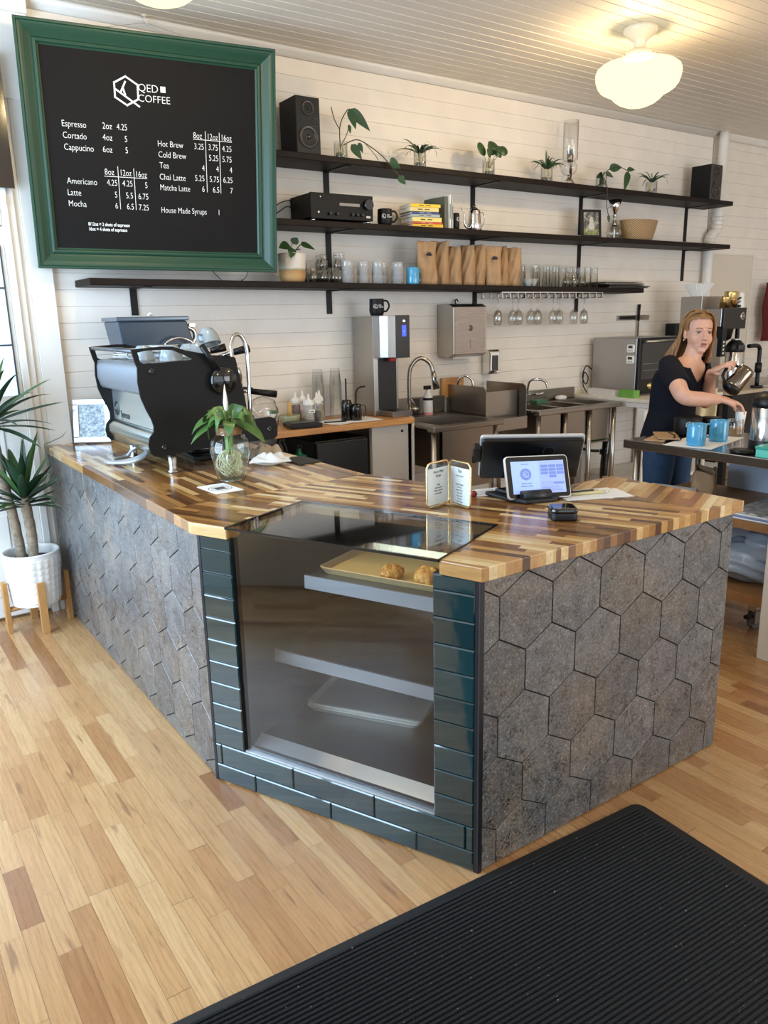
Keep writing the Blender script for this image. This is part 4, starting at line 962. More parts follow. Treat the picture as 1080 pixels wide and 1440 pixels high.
for i, x in enumerate(WGX):
    if w0 is None: w0 = o = build('wine_glass', wmb, thin_glass('stemware_glass', tint=(.93,.93,.92), refl=2.0))
    else: o = w0.copy(); COL.objects.link(o)
    o.location = (x, 4.30+(.05 if i % 3 == 1 else -.03), s3(x)-.0385-.037); tag(o, nth[i]+' hanging wine glass from the left under the lowest shelf', 'wine glass', 'wine glasses hanging under the lowest shelf')
# ------------------------------------------------------------------ menu board
BM = Matrix.Translation((1.549, 4.28, 1.826)) @ Matrix.Rotation(-.199, 4, 'Z') @ Matrix.Rotation(.113, 4, 'X') @ Matrix.Rotation(.014, 4, 'Y')
t = thing('menu_board', 'chalkboard-style coffee menu in a wide green moulded frame leaning out from the wall', 'menu board', (0,0,0), 0)
t.matrix_world = BM
BW, BH = 1.241, 1.108
g = G('green_painted_frame'); n1 = g.noise(3.0, 3.0); n2 = g.n('Mapping', Vector=g.obj(), Scale=(2,40,2)); n2 = g.noise(1.0, 3.0, .6, n2.outputs[0])
g.p(Base_Color=g.mix(g.ma('MULTIPLY', n2, .35), lin('1a3d2c'), lin('2c5340')), Roughness=.42, Specular_IOR_Level=.45); FRM = g.m
# moulding profile: (inset from outer edge, depth towards the viewer)
MP = [(0,-.0), (0,.062), (.004,.068), (.012,.068), (.016,.060), (.024,.058), (.036,.052), (.050,.042), (.062,.034), (.070,.030), (.076,.036), (.083,.038), (.089,.036), (.092,.026), (.100,.020), (.109,.016), (.112,.010), (.112,0.0)]
cor = lambda ins: [(-BW/2+ins, ins), (BW/2-ins, ins), (BW/2-ins, BH-ins), (-BW/2+ins, BH-ins)]
for k, nm in enumerate(('bottom','right','top','left')):
    m = MB(); V = []; F = []
    for ins, dp in MP:
        c = cor(ins*(1.0 if ins < .1 else 1.0)); a = c[k]; b = c[(k+1) % 4]
        V += [(a[0], -dp+.02, a[1]), (b[0], -dp+.02, b[1])]
    for i in range(len(MP)-1): F.append((2*i, 2*i+1, 2*i+3, 2*i+2))
    F.append((2*len(MP)-2, 2*len(MP)-1, 1, 0))
    m.add(V, F, False); build('frame_rail', m, FRM, t)
m = MB(); m.box(-BW/2+.10, BW/2-.10, .0, .012, .10, BH-.10); build('chalk_panel', m, M_('chalkboard_black', '171514', .65, spec=.15, var=.12, vscale=3), t)
TY = -.0012
def bt(s, x, z, h, align='LEFT', sx=.80, th=-.0005): return text('lettering', s, h*1.38, WINK, t, (x, TY, z), (PI/2,0,0), align, sx, th, .0004)
hexlogo(t, Matrix.Translation((-.133, TY-.0008, .848)) @ Matrix.Rotation(PI/2, 4, 'X'), .064, WINK)
bt('QED', -.077, .853, .036, sx=.98); bt('COFFEE', -.079, .807, .034, sx=.98)
m = MB(); m.box(.033, .058, TY-.0006, TY, .857, .884); build('logo_square', m, WINK, t)
for s, x, z in (('Espresso',-.449,.665), ('2oz',-.260,.669), ('Cortado',-.448,.613), ('4oz',-.262,.617), ('Cappucino',-.447,.560), ('6oz',-.266,.562), ('Americano',-.447,.406), ('Latte',-.450,.352), ('Mocha',-.450,.300), ('8oz',-.265,.458), ('12oz',-.192,.458), ('16oz',-.116,.455), ('Hot Brew',.004,.608), ('Cold Brew',.005,.557), ('Tea',.008,.506), ('Chai Latte',.005,.451), ('Matcha Latte',.005,.400), ('8oz',.187,.660), ('12oz',.258,.659), ('16oz',.331,.660), ('House Made Syrups',.004,.290), ('1',.302,.290)):
    sx = .72 if s in ('12oz', '16oz', 'Matcha Latte', 'House Made Syrups') else .78
    bt(s, x, z, .030, sx=sx)
for s, x, z in (('4.25',-.139,.669), ('5',-.142,.616), ('5',-.142,.564), ('4.25',-.205,.408), ('4.25',-.130,.408), ('5',-.056,.405), ('5',-.209,.352), ('5.5',-.132,.351), ('6.75',-.055,.350), ('6',-.210,.299), ('6.5',-.131,.298), ('7.25',-.056,.297), ('3.25',.242,.608), ('3.75',.316,.609), ('4.25',.389,.607), ('5.25',.317,.558), ('5.75',.388,.556), ('4',.242,.506), ('4',.317,.506), ('4',.389,.505), ('5.25',.240,.455), ('5.75',.317,.454), ('6.25',.390,.455), ('6',.238,.403), ('6.5',.317,.403), ('7',.389,.403)):
    bt(s, x, z, .030, 'RIGHT', .74)
bt('8/12oz = 2 shots of espresso', -.363, .212, .017, sx=.74, th=.0004); bt('16oz = 4 shots of espresso', -.364, .188, .017, sx=.74, th=.0004)
for x0, x1, z0, z1 in ((-.268,-.058,.4495,.452), (.186,.390,.654,.6565), (-.2005,-.198,.297,.500), (-.123,-.1205,.297,.495), (.2495,.252,.402,.697), (.3225,.325,.400,.696)):
    m = MB(); m.box(x0, x1, TY-.0006, TY, z0, z1); build('ruled_line', m, WINK, t)
# hook and hanging wire
tH = BM @ Vector((0, .0, BH)); hk = (1.60, 4.385, H)
t = thing('ceiling_hook', 'small white ceiling hook with wire holding the menu board', 'hook', hk)
m = MB(); m.cyl((0,0,0), .016, -.008, 0, 16); m.tube([(0,0,-.006), (0,0,-.028), (.007,-.003,-.04), (.016,-.004,-.036), (.017,-.004,-.026)], .0045, 8); build('hook', m, WHITE_TRIM, t)
for sgn in (-1, 1):
    e = BM @ Vector((sgn*.40, .02, BH-.03)) - Vector(hk)
    m = MB(); m.tube([(0.006,-.003,-.036), e], .0014, 5); build('wire', m, M_('picture_wire', 'b5b0a6', .4), t)
# ------------------------------------------------------------------ yucca in white pot on a wooden stand
PXc, PYc = 0.70, 4.245
t = thing('plant_stand', 'light wooden four-legged plant stand beside the tiled counter', 'plant stand', (PXc, PYc, 0), 0)
OAK = M_('oak_stand', 'b98850', .5, var=.15, vscale=25)
LG = [(0.55, 4.233), (0.703, 4.115), (0.858, 4.262), (0.70, 4.385)]
for lx, ly in LG:
    m = MB(); a = math.atan2(ly-PYc, lx-PXc); m.M = Matrix.Translation((lx-PXc, ly-PYc, 0)) @ Matrix.Rotation(a, 4, 'Z'); m.box(-.012, .012, -.019, .019, 0, .275); build('leg', m, OAK, t, bev=.002)
for (x0, y0), (x1, y1) in ((LG[0], LG[2]), (LG[1], LG[3])):
    m = MB(); m.tube([(x0-PXc, y0-PYc, .125), (x1-PXc, y1-PYc, .125)], .014, 4); build('cross_bar', m, OAK, t)
t = thing('potted_yucca', 'tall yucca with two trunks in a white ribbed planter on the wooden stand', 'potted plant', (PXc, PYc, .142))
m = MB(); NA = 96; R0, R1_, HH = .118, .138, .265
rows = []
nz = 60
for j in range(nz+1):
    v = j/nz; z = HH*v; r = R0+(R1_-R0)*min(1, v*1.15)
    band = int(v*9)
    rows.append((r, z, v))
V = []; F = []
for r, z, v in rows:
    for k in range(NA):
        a = 2*PI*k/NA
        rel = 0.0
        if .05 < v < .93:
            b = (v*8) % 1.0
            wv = max(0, math.sin(a*NA/4)) if NA else 0
            cell = math.sin(PI*b)**.5
            rel = .0035*(1 if math.sin(a*24 + (PI if int(v*8) % 2 else 0)*0) > 0 else 0)*cell
        V.append(((r+rel)*math.cos(a), (r+rel)*math.sin(a), z))
for j in range(nz):
    for k in range(NA): k2 = (k+1) % NA; F.append((j*NA+k, j*NA+k2, (j+1)*NA+k2, (j+1)*NA+k))
m.add(V, F, True)
m.lathe([(R0-.01, 0), (R0, 0)], n=NA); m.lathe([(R1_,HH), (R1_+.003,HH+.006), (R1_,HH+.012), (R1_-.008,HH+.012), (R1_-.012,HH), (R1_-.014,HH-.06)], n=NA); m.cyl((0,0,0), R0-.002, 0, .004, NA)
build('planter', m, WHITE_CER, t)
m = MB(); m.lathe([(0,HH-.035), (R1_-.012,HH-.04)], n=40); build('soil', m, M_('dark_soil', '1f1712', .95, bump=.5, bscale=60), t)
TRK = M_('yucca_bark', '8d7d69', .85, var=.4, vscale=45, bump=.7, bscale=60)
def trunk(pts, r):
    m = MB(); P = spline(pts, 8); rad = [r*(1+.05*math.sin(i*2.1)) for i in range(len(P))]; m.tube(P, rad, 14); build('trunk', m, TRK, t)
trunk([(.005,-.03,.23), (.01,-.03,.38), (-.003,-.035,.56)], .026)
trunk([(-.04,.02,.23), (-.055,.02,.45), (-.085,.02,.70), (-.10,.02,.97)], .024)
def rosette(c, n, L, seed, w=.032):
    rr = random.Random(seed)
    for k in range(n):
        a = 2.399*k + rr.uniform(-.2,.2); f = k/n
        el = 1.45-1.55*f**.9 + rr.uniform(-.15,.15)
        d = (math.cos(a)*math.cos(el), math.sin(a)*math.cos(el)*.9, math.sin(el))
        l = L*rr.uniform(.8, 1.08)*(.75+.35*math.sin(PI*(.15+.8*f)))
        m = MB(); m.leaf((c[0]+.018*math.cos(a), c[1]+.018*math.sin(a), c[2]-.09*f), d, l, w*rr.uniform(.85,1.1), rr.uniform(.15,.6)*(1.2-f*.3), shape=lambda q: min(1, .45+q*2.2)*(1-q**1.7)**.8+.0, seg=8, fold=.3, twist=rr.uniform(-.5,.5))
        for v in m.v:      # leaves bend along the wall and the counter instead of passing through
            wx, wy, wz = v.x+PXc, v.y+PYc, v.z+.142
            if wy > 4.33: wy = 4.33+(wy-4.33)*.22
            lim = .83 if wz < .97 else 1.2
            if wx > lim: wx = lim+(wx-lim)*.08
            if .85 < wz < .96 and wx > .83: wx = .83
            v.x, v.y = wx-PXc, wy-PYc
        build('leaf', m, YUC if rr.random() < .65 else YUC2, t)
YUC = M_('yucca_leaf', '22402a', .45, var=.25, vscale=8); YUC2 = M_('young_yucca_leaf', '3d5f30', .45, var=.2, vscale=8)
rosette((-.003,-.035,.60), 36, .40, 1, .05); rosette((-.10,.02,1.00), 34, .36, 2, .05)
# ------------------------------------------------------------------ espresso machine
em = thing('espresso_machine', 'two-group espresso machine with black side panels on the left arm of the counter', 'espresso machine', (1.3, 3.5, TOPZ))
EX = em.location.x; EZ = TOPZ
near = 3.185; far = 3.80
prof = [(.990,1.447),(1.010,1.450),(1.112,1.456),(1.160,1.455),(1.215,1.437),(1.335,1.412),(1.425,1.406),(1.437,1.395),(1.452,1.31),(1.470,1.225),(1.478,1.128),(1.49,1.125),(1.590,1.128),(1.612,1.118),(1.622,1.08),(1.618,1.04),(1.600,1.026),(1.45,1.026),(1.235,1.018),(1.065,1.006),(1.045,1.010),(1.030,1.026),(1.025,1.06),(1.033,1.090),(1.052,1.112),(1.054,1.135),(1.046,1.165),(1.028,1.205),(1.010,1.258),(1.004,1.32),(1.008,1.375),(1.000,1.400)]
hole = [(1.014,1.436),(1.050,1.442),(1.115,1.443),(1.160,1.440),(1.205,1.420),(1.245,1.400),(1.235,1.396),(1.10,1.392),(1.035,1.390),(1.022,1.398)]
def panel(y0, y1):
    bmh = bmesh.new()
    # outline with a slot hole: bridge the polygons by triangulation
    vo = [bmh.verts.new((a, y0, b)) for a, b in prof]; vh = [bmh.verts.new((a, y0, b)) for a, b in hole]
    eo = [bmh.edges.new((vo[i], vo[(i+1) % len(vo)])) for i in range(len(vo))]; eh = [bmh.edges.new((vh[i], vh[(i+1) % len(vh)])) for i in range(len(vh))]
    bmesh.ops.triangle_fill(bmh, edges=eo+eh, use_beauty=True)
    r = bmesh.ops.extrude_face_region(bmh, geom=list(bmh.faces))
    for v in [g_ for g_ in r['geom'] if isinstance(g_, bmesh.types.BMVert)]: v.co.y = y1
    bmesh.ops.recalc_face_normals(bmh, faces=list(bmh.faces))
    me = bpy.data.meshes.new('side_panel'); bmh.transform(Matrix.Translation(-Vector(em.location))); bmh.to_mesh(me); bmh.free()
    me.materials.append(BLACKS); o = bpy.data.objects.new('side_panel', me); COL.objects.link(o); o.parent = em; return o
panel(near-.006, near+.004); panel(far-.004, far+.006)
SL = M_('slate_blue_back_panel', (.24,.26,.29), .38, .6); MIR = M_('polished_back_panel', (.72,.77,.74), .25, .9)
yi0, yi1 = near+.005, far-.005
def sheet(nm, pts, mat, y0=yi0, y1=yi1, smooth=True):
    m = MB(); n = len(pts); V = [(a, y0, b) for a, b in pts]+[(a, y1, b) for a, b in pts]
    m.add(V, [(i, n+i, n+i+1, i+1) for i in range(n-1)], smooth); return build(nm, m, mat, em, abs_=True)
sheet('upper_back_panel', [(1.06,1.392),(1.022,1.388),(1.014,1.36),(1.012,1.31),(1.022,1.275),(1.03,1.262),(1.10,1.262)], SL)
mp = sheet('mirror_back_panel', [(1.072,1.268),(1.072,1.112)], MIR)
sheet('lower_back_panel', [(1.085,1.115),(1.058,1.105),(1.038,1.085),(1.034,1.06),(1.052,1.016),(1.075,1.012)], M_('brushed_lower_panel', (.62,.66,.64), .2, 1.0))
m = MB(); m.box(1.07, 1.43, yi0, yi1, 1.385, 1.393); build('cup_tray', m, STEEL, em, abs_=True)
m = MB(); m.box(1.09, 1.44, yi0, yi1, 1.02, 1.384); build('body', m, BLACKP, em, abs_=True)
m = MB(); m.box(1.44, 1.606, yi0, yi1, 1.04, 1.115); m.box(1.45, 1.606, yi0, yi1, 1.115, 1.119); build('drip_tray', m, STEEL, em, bev=.004, abs_=True)
# rails along the back and the far side
m = MB(); m.tube([(1.002, near, 1.442), (1.002, far, 1.442)], .0085, 10); build('cup_rail', m, M_('grey_rail', '55575a', .35, .6), em, abs_=True)
LOGOM = M_('machine_mark_grey', '28302f', .4)
m = MB(); m.M = Matrix.Translation((1.0712, 3.735, 1.165)) @ Matrix.Rotation(-PI/2, 4, 'Z') @ Matrix.Rotation(PI/2, 4, 'X')
m.lathe([(0,.0), (.034,0), (.034,.0015), (0,.0015)], n=28); mk = build('machine_emblem', m, LOGOM, em, abs_=True)
m = MB(); m.M = Matrix.Translation((1.0695, 3.735, 1.165)) @ Matrix.Rotation(-PI/2, 4, 'Z') @ Matrix.Rotation(PI/2, 4, 'X')
m.prism([(-.028,-.004), (-.006,-.006), (.020,.016), (.030,.012), (.026,.020), (.012,.026), (-.012,.004), (-.030,.006)], 0, .001); build('emblem_stroke', m, MIR, mk).data.transform(Matrix.Translation(-em.location))
text('maker_lettering', 'Synesso', .046, LOGOM, em, Vector((1.0710, 3.685, 1.128))-em.location, (PI/2, 0, -PI/2), sx=.9)
for bx, bz in ((1.065,1.36), (1.09,1.045), (1.36,1.355), (1.58,1.075), (1.45,1.05)):
    m = MB(); m.M = Matrix.Translation((bx, near-.006, bz)) @ Matrix.Rotation(PI/2, 4, 'X'); m.lathe([(.012,0), (.012,.004), (.006,.006), (.005,.003), (0,.003)], n=18); build('panel_bolt', m, BLACKG, em, abs_=True)
# steam knob with paddle, portafilter handles, arched tube, legs, hoses
m = MB(); m.M = Matrix.Translation((1.365, near-.007, 1.305)) @ Matrix.Rotation(PI/2, 4, 'X'); m.lathe([(.058,0), (.06,.01), (.058,.026), (.05,.032), (0,.034)], n=36); k0 = build('steam_knob', m, BLACKG, em, abs_=True)
m = MB(); m.tube([(1.345, near-.03, 1.35), (1.275, near-.035, 1.455)], [.010, .013], 12); build('steam_lever', m, BLACKP, em, abs_=True)
m = MB(); m.tube(spline([(1.41, near-.03, 1.40), (1.415, near-.02, 1.455), (1.44, near, 1.49), (1.475, near+.01, 1.488), (1.497, near+.01, 1.44), (1.50, near+.01, 1.35), (1.497, near+.01, 1.15)], 6), .0085, 10); build('steam_wand', m, CHROME, em, abs_=True)
for yy in (3.36, 3.62):
    m = MB(); m.M = Matrix.Translation((1.50, yy, 1.245)); m.cyl((0,0,0), .042, -.02, .07, 24); gh = build('group_head', m, CHROME, em, abs_=True)
    m = MB(); m.tube([(1.54, yy, 1.235), (1.585, yy-.01, 1.232)], .009, 8); m.M = None; build('portafilter_neck', m, CHROME, em, abs_=True)
    m = MB(); m.tube([(1.575, yy-.008, 1.234), (1.70, yy-.03, 1.212)], [.013, .017], 12); build('portafilter_handle', m, BLACKP, em, abs_=True)
    m = MB(); m.tube([(1.44, yy, 1.395), (1.50, yy-.05, 1.42)], .010, 8); build('lever_stem', m, CHROME, em, abs_=True)
    m = MB(); m.tube([(1.49, yy-.045, 1.415), (1.56, yy-.06, 1.43)], [.014, .019], 12); build('lever_handle', m, BLACKP, em, abs_=True)
m = MB(); m.tube([(1.445, near+.06, 1.38), (1.475, near+.06, 1.33), (1.47, near+.06, 1.29)], .016, 8); build('front_fitting', m, CHROME, em, abs_=True)
for lx, ly in ((1.137, 3.228), (1.13, 3.74), (1.40, 3.24), (1.40, 3.74)):
    m = MB(); m.lathe([(.024,0), (.024,.006), (.017,.010), (.0165,.03), (.021,.095)], c=(lx, ly, TOPZ+.0005), n=20, cap0=True, cap1=True); build('leg', m, STEEL, em, abs_=True)
for k, (o1, zz) in enumerate(((0,0), (.018,.004), (-.016,.002))):
    m = MB(); m.tube(spline([(1.16, 3.55+o1, 1.02), (1.11, 3.50+o1, .972), (1.06, 3.50+o1*1.5, .952), (1.01, 3.54+o1, .940), (.965, 3.62+o1, .935)], 6), .008, 8); build('braided_hose', m, M_('grey_hose', 'a9abad', .4, .3) if k == 0 else bpy.data.materials['grey_hose'], em, abs_=True)
m = MB(); m.tube(spline([(1.17, 3.6, 1.02), (1.10, 3.64, .98), (1.08, 3.68, .945), (1.03, 3.66, .94), (1.0, 3.64, .937)], 6), .008, 8); build('braided_hose', m, bpy.data.materials['grey_hose'], em, abs_=True)
# cups and saucers on the machine
def cup(loc, r, h, rz, label, tilt=(0,0), grp='pale grey cups on the espresso machine'):
    t = thing('coffee_cup', label, 'cup', loc, rz, grp, rot=(tilt[0], tilt[1], rz))
    P = [(r,0), (r*.98,.004), (r*.95,h*.3), (r*.82,h*.65), (r*.60,h*.93), (r*.50,h*.97), (r*.50,h), (r*.44,h), (r*.43,h*.975), (0,h*.97)]
    m = MB(); m.lathe(P+[], n=32); m.lathe([(r,0), (r*.95,.001), (r*.90,h*.3), (r*.76,h*.64), (0,h*.9)], n=32); build('cup_body', m, GREY_CER, t)
    m = MB(); m.tube(spline([(r*.93,0,h*.15), (r*1.3,0,h*.14), (r*1.55,0,h*.36), (r*1.35,0,h*.6), (r*.86,0,h*.58)], 6), .006, 8, flat=.8); build('handle', m, GREY_CER, t)
CZ = 1.394
cup((1.12, 3.43, CZ), .046, .062, 2.6, 'upside-down grey cup nearest the back rail of the machine, handle hidden')
cup((1.185, 3.27, CZ), .050, .064, -.3, 'upside-down grey cup in front, just behind the slot of the near side panel')
cup((1.315, 3.30, CZ), .050, .066, 2.7, 'upside-down grey cup to the right behind the side panel slot')
cup((1.335, 3.45, CZ), .052, .062, 1.1, 'upside-down grey cup in the middle, under the leaning cup')
cup((1.395, 3.345, CZ+.058), .050, .070, 3.6, 'grey cup on top of the others, tipped with its foot showing', tilt=(.35,-.1))
for k in range(4):
    m = MB(); m.lathe([(0,.0), (.04,0), (.045,.003), (.072,.010), (.074,.012), (.045,.006), (0,.005)], n=36); tag(build('saucer', m, WHITE_CER, None, (1.12+.004*(k % 2), 3.635-.003*k, CZ+.001+.011*k)), ['bottom', 'second', 'third', 'top'][k]+' white saucer of the taller stack at the far end of the machine', 'saucer', 'saucers stacked on the espresso machine')
for k in range(3):
    m = MB(); m.lathe([(0,.0), (.04,0), (.045,.003), (.072,.010), (.074,.012), (.045,.006), (0,.005)], n=36); tag(build('saucer', m, WHITE_CER, None, (1.265+.004*(k % 2), 3.60, CZ+.001+.011*k+.022)), ['bottom', 'middle', 'top'][k]+' white saucer of the stack behind the leaning cup', 'saucer', 'saucers stacked on the espresso machine')
m = MB(); m.cyl((1.265, 3.60, CZ), .06, 0, .0215, 30); tag(build('saucer_riser', m, GREY_CER), 'low grey ring holding the right saucer stack on the machine', 'saucer')
# grinder behind the machine
t = thing('coffee_grinder', 'coffee grinder with a wide blue-grey hopper lid behind the espresso machine', 'grinder', (1.40, 4.16, TOPZ))
GB = M_('smoky_hopper', '33404d', .25); 
m = MB(); m.box(-.10, .12, -.10, .12, 0, .34); build('grinder_body', m, BLACKP, t, bev=.01)
m = MB(); m.add([(-.175,-.11,.50), (.205,-.11,.50), (.205,.12,.50), (-.175,.12,.50), (-.195,-.12,.635), (.165,-.12,.635), (.165,.13,.635), (-.195,.13,.635)], [(0,3,2,1),(4,5,6,7),(0,1,5,4),(1,2,6,5),(2,3,7,6),(3,0,4,7)]); build('hopper', m, GB, t, bev=.008)
m = MB(); m.add([(-.08,-.08,.34), (.10,-.08,.34), (.10,.10,.34), (-.08,.10,.34), (-.175,-.11,.50), (.205,-.11,.50), (.205,.12,.50), (-.175,.12,.50)], [(0,3,2,1),(4,5,6,7),(0,1,5,4),(1,2,6,5),(2,3,7,6),(3,0,4,7)]); build('hopper_throat', m, BLACKP, t)
m = MB(); m.box(-.205, .175, -.13, .135, .635, .657); build('hopper_lid', m, M_('smoky_lid', '5a6672', .15, .3), t, bev=.006)
m = MB(); m.tube(spline([(.0,-.0,.657), (.012,0,.672), (.028,0,.668)], 4), .008, 8); build('lid_catch', m, WHITE_TRIM, t)
m = MB(); m.tube(spline([(.19,-.05,.60), (.225,-.05,.58), (.23,-.05,.54), (.20,-.05,.50)], 4), .012, 8); m.cbox((.215,-.05,.61), (.03,.03,.015)); build('hopper_latch', m, CHROME, t)
m = MB(); m.tube(spline([(.03,-.13,.46), (.03,-.15,.52), (.10,-.16,.548), (.17,-.16,.52), (.185,-.15,.46)], 6), .006, 8); build('grinder_bail', m, CHROME, t)
t = thing('dangling_cord', 'thin black cord looping below the lower right corner of the menu board', 'cord', (1.98, 4.43, 1.80))
m = MB(); m.tube(spline([(-.10,0,.05), (-.05,.0,.0), (.0,.005,-.035), (.06,.005,-.03), (.12,0,.0), (.135,0,.045)], 6), .0022, 6); build('cord', m, BLACKP, t)
# ------------------------------------------------------------------ things on the service counter
CT = TOPZ + .0006
# silver framed picture leaning on the wall end
t = thing('silver_picture_frame', 'silver-framed photo leaning on the wall end of the counter behind the machine', 'picture', (1.095, 4.325, CT+.004), -.55, rot=(-.20, 0, -.55))
m = MB(); w, h = .20, .235
for x0, x1, z0, z1 in ((-w/2,w/2,0,.03), (-w/2,w/2,h-.03,h), (-w/2,-w/2+.03,.03,h-.03), (w/2-.03,w/2,.03,h-.03)): m.box(x0, x1, -.01, .008, z0, z1)
build('frame', m, M_('mirrored_frame', (.40,.44,.48), .15, .9), t, bev=.004)
m = MB()
for x0, x1, z0, z1 in ((-w/2+.026,w/2-.026,.026,.031), (-w/2+.026,w/2-.026,h-.031,h-.026), (-w/2+.026,-w/2+.031,.03,h-.03), (w/2-.031,w/2-.026,.03,h-.03)): m.box(x0, x1, -.012, -.008, z0, z1)
build('inner_bead', m, WHITE_TRIM, t)
g = G('speckled_pale_print'); nn = g.noise(70.0, 4.0, .7); g.p(Base_Color=g.ramp(nn, [(.36,'3f5060'),(.5,'8a9ba5'),(.64,'c4cdce')]), Roughness=.3)
m = MB(); m.box(-w/2+.03, w/2-.03, -.006, .004, .03, h-.03); build('print', m, g.m, t)
# glass vase with a rooted peace lily
t = thing('vase_plant', 'peace lily with pale roots growing in water in a clear glass vase', 'potted plant', (1.262, 2.905, CT), 0)
VP = [(0,.003), (.050,.003), (.055,.008), (.060,.04), (.073,.10), (.078,.135), (.072,.160), (.056,.178), (.048,.184), (.050,.194), (.053,.198)]
m = MB(); m.lathe([(0,.0), (.050,0), (.057,.006), (.063,.04), (.0765,.10), (.0815,.135), (.075,.163), (.058,.182), (.051,.187), (.053,.196), (.055,.2), (.052,.2)], n=36); build('glass_vase', m, thin_glass('vase_glass', tint=(.97,.985,.975), refl=1.7), t)
m = MB(); m.lathe([(0,.006), (.048,.006), (.058,.04), (.072,.10), (.0765,.125), (0,.125)], n=32); build('water', m, WATER, t)
m = MB(); m.lathe([(.046,.187), (.052,.190), (.0525,.215), (.046,.218), (.012,.212)], n=30); build('wooden_collar', m, M_('vase_collar_wood', '9a7148', .6), t)
rr = random.Random(8); m = MB()
for k in range(34):
    a = rr.uniform(0, 2*PI); q = .02+.035*rr.random(); b = a+rr.uniform(-1,1); zl = rr.uniform(.012,.06)
    m.tube(spline([(.012*math.cos(a), .012*math.sin(a), .125), (q*math.cos(a), q*math.sin(a), .10), (q*1.25*math.cos(b), q*1.25*math.sin(b), .06), (.8*q*math.cos(b+.8), .8*q*math.sin(b+.8), zl)], 5), .0014, 5)
build('roots', m, M_('lily_roots', 'd9cda3', .6), t)
m = MB(); m.lathe([(.010,.105), (.017,.13), (.015,.17), (.012,.21)], n=12)
for a in (0,1,2,3,4,5): m.tube(spline([(.012*math.cos(a),.012*math.sin(a),.13), (.02*math.cos(a),.02*math.sin(a),.22), (.04*math.cos(a),.04*math.sin(a),.285)], 5), .0035, 6)
build('crown_stems', m, M_('pale_green_stem', '6f8f4a', .5), t)
LF = [((-.02,-.01,.255),(-.62,.38,.75),.17,.062,1.5), ((-.01,-.02,.25),(-.7,.1,.5),.19,.055,1.9), ((-.02,-.02,.24),(-.75,.35,-.05),.165,.04,1.0), ((.02,-.01,.25),(.6,-.35,.72),.16,.062,1.3), ((.03,-.01,.25),(.72,-.42,.25),.15,.065,1.7), ((.01,-.03,.24),(.55,-.5,-.1),.15,.055,1.0), ((.0,-.03,.235),(-.35,-.5,.3),.12,.05,1.6), ((.0,.02,.25),(.2,.5,.8),.14,.055,1.0), ((-.01,.01,.25),(-.3,.6,.8),.15,.055,1.1), ((.02,.0,.25),(.3,-.1,.95),.12,.055,.9), ((-.02,-.02,.25),(-.55,-.35,.6),.16,.05,1.8), ((.02,-.03,.25),(.2,-.6,.6),.14,.05,1.9), ((.01,.01,.25),(.8,.1,.5),.15,.05,1.6), ((-.02,.01,.25),(-.85,.3,.2),.16,.045,1.2)]
for b, d, L, w_, dr in LF:
    m = MB(); m.leaf(b, d, L, w_, dr, up=(-.2,-.5,.8), shape=lambda q: math.sin(PI*min(1,q*.95+.04))**.75, seg=9); build('leaf', m, LEAF2, t)
m = MB(); m.tube(spline([(0,0,.2), (.001,0,.24), (-.004,0,.285)], 6), .003, 6); build('flower_stalk', m, LEAF2, t)
m = MB(); m.lathe([(.0,.0), (.007,.012), (.010,.035), (.007,.065), (.002,.10), (0,.112)], c=(-.004,0,.275), n=14); build('white_spathe', m, WHITE_CER, t)
# business card / coaster with round stamp
t = thing('printed_card', 'square white card with a round printed stamp in front of the vase', 'card', (1.155, 2.775, CT), .05)
m = MB(); m.prism(rrect(.115,.175,.003), 0, .001); build('card', m, PAPER, t)
m = MB()
for r0, r1 in ((.046,.043), (.034,.032)):
    m.lathe([(r0,.0013), (r1,.0013)], n=40)
for k in range(-2, 3): m.box(-.022, .022, k*.009-.0032, k*.009+.0032, .0011, .0014)
build('round_stamp', m, INK, t)
# black bar scale / power block behind
t = thing('tamping_block', 'low black tamping block on the counter under the right of the machine', 'tamping block', (1.375, 3.52, CT), -.1)
m = MB(); m.box(-.06,.06,-.11,.11,0,.022); build('base', m, BLACKP, t, bev=.004)
m = MB(); m.box(-.045,.045,-.02,.06,.022,.038); build('tamping_pad', m, BLACKG, t, bev=.004)
# plate with folded towel
t = thing('small_plate', 'small white plate under a crumpled cloth behind the vase', 'plate', (1.545, 3.12, CT))
m = MB(); m.lathe([(0,.002), (.045,.0), (.05,.003), (.085,.016), (.086,.018), (.05,.007), (0,.006)], n=36); build('plate_body', m, WHITE_CER, t)
def cloth(loc, rx, ry, rz, h, seed, label, mat, name):
    rr = random.Random(seed); ph = [rr.uniform(0,6) for _ in range(8)]
    def fn(u, v):
        a, b = (u-.5)*2, (v-.5)*2
        e = max(0, 1-max(abs(a),abs(b))**4)
        z = h*e*(.55+.25*math.sin(6*a+ph[0])*math.sin(4*b+ph[1])+.16*math.sin(7*a+4*b+ph[2])+.08*math.sin(9*b-6*a+ph[3]))
        return (a*rx*(1+.1*math.sin(3*b+ph[4])), b*ry*(1+.14*math.sin(4*a+ph[5])), max(.0005, z))
    m = MB(); m.grid(fn, 34, 28); o = build(name, m, mat, None, loc, (0,0,rz), solid=.002, sub=1); tag(o, label, 'cloth'); return o
cloth((1.545, 3.115, CT+.017), .085, .06, -.5, .04, 3, 'crumpled white bar cloth lying on the small plate', M_('white_bar_cloth', 'dcdad5', .9), 'bar_cloth')
cloth((1.60, 3.32, CT+.001), .085, .06, .3, .075, 5, 'crumpled beige rag beside the drip tray behind the plate', M_('beige_rag', 'b9a88f', .9), 'rag')
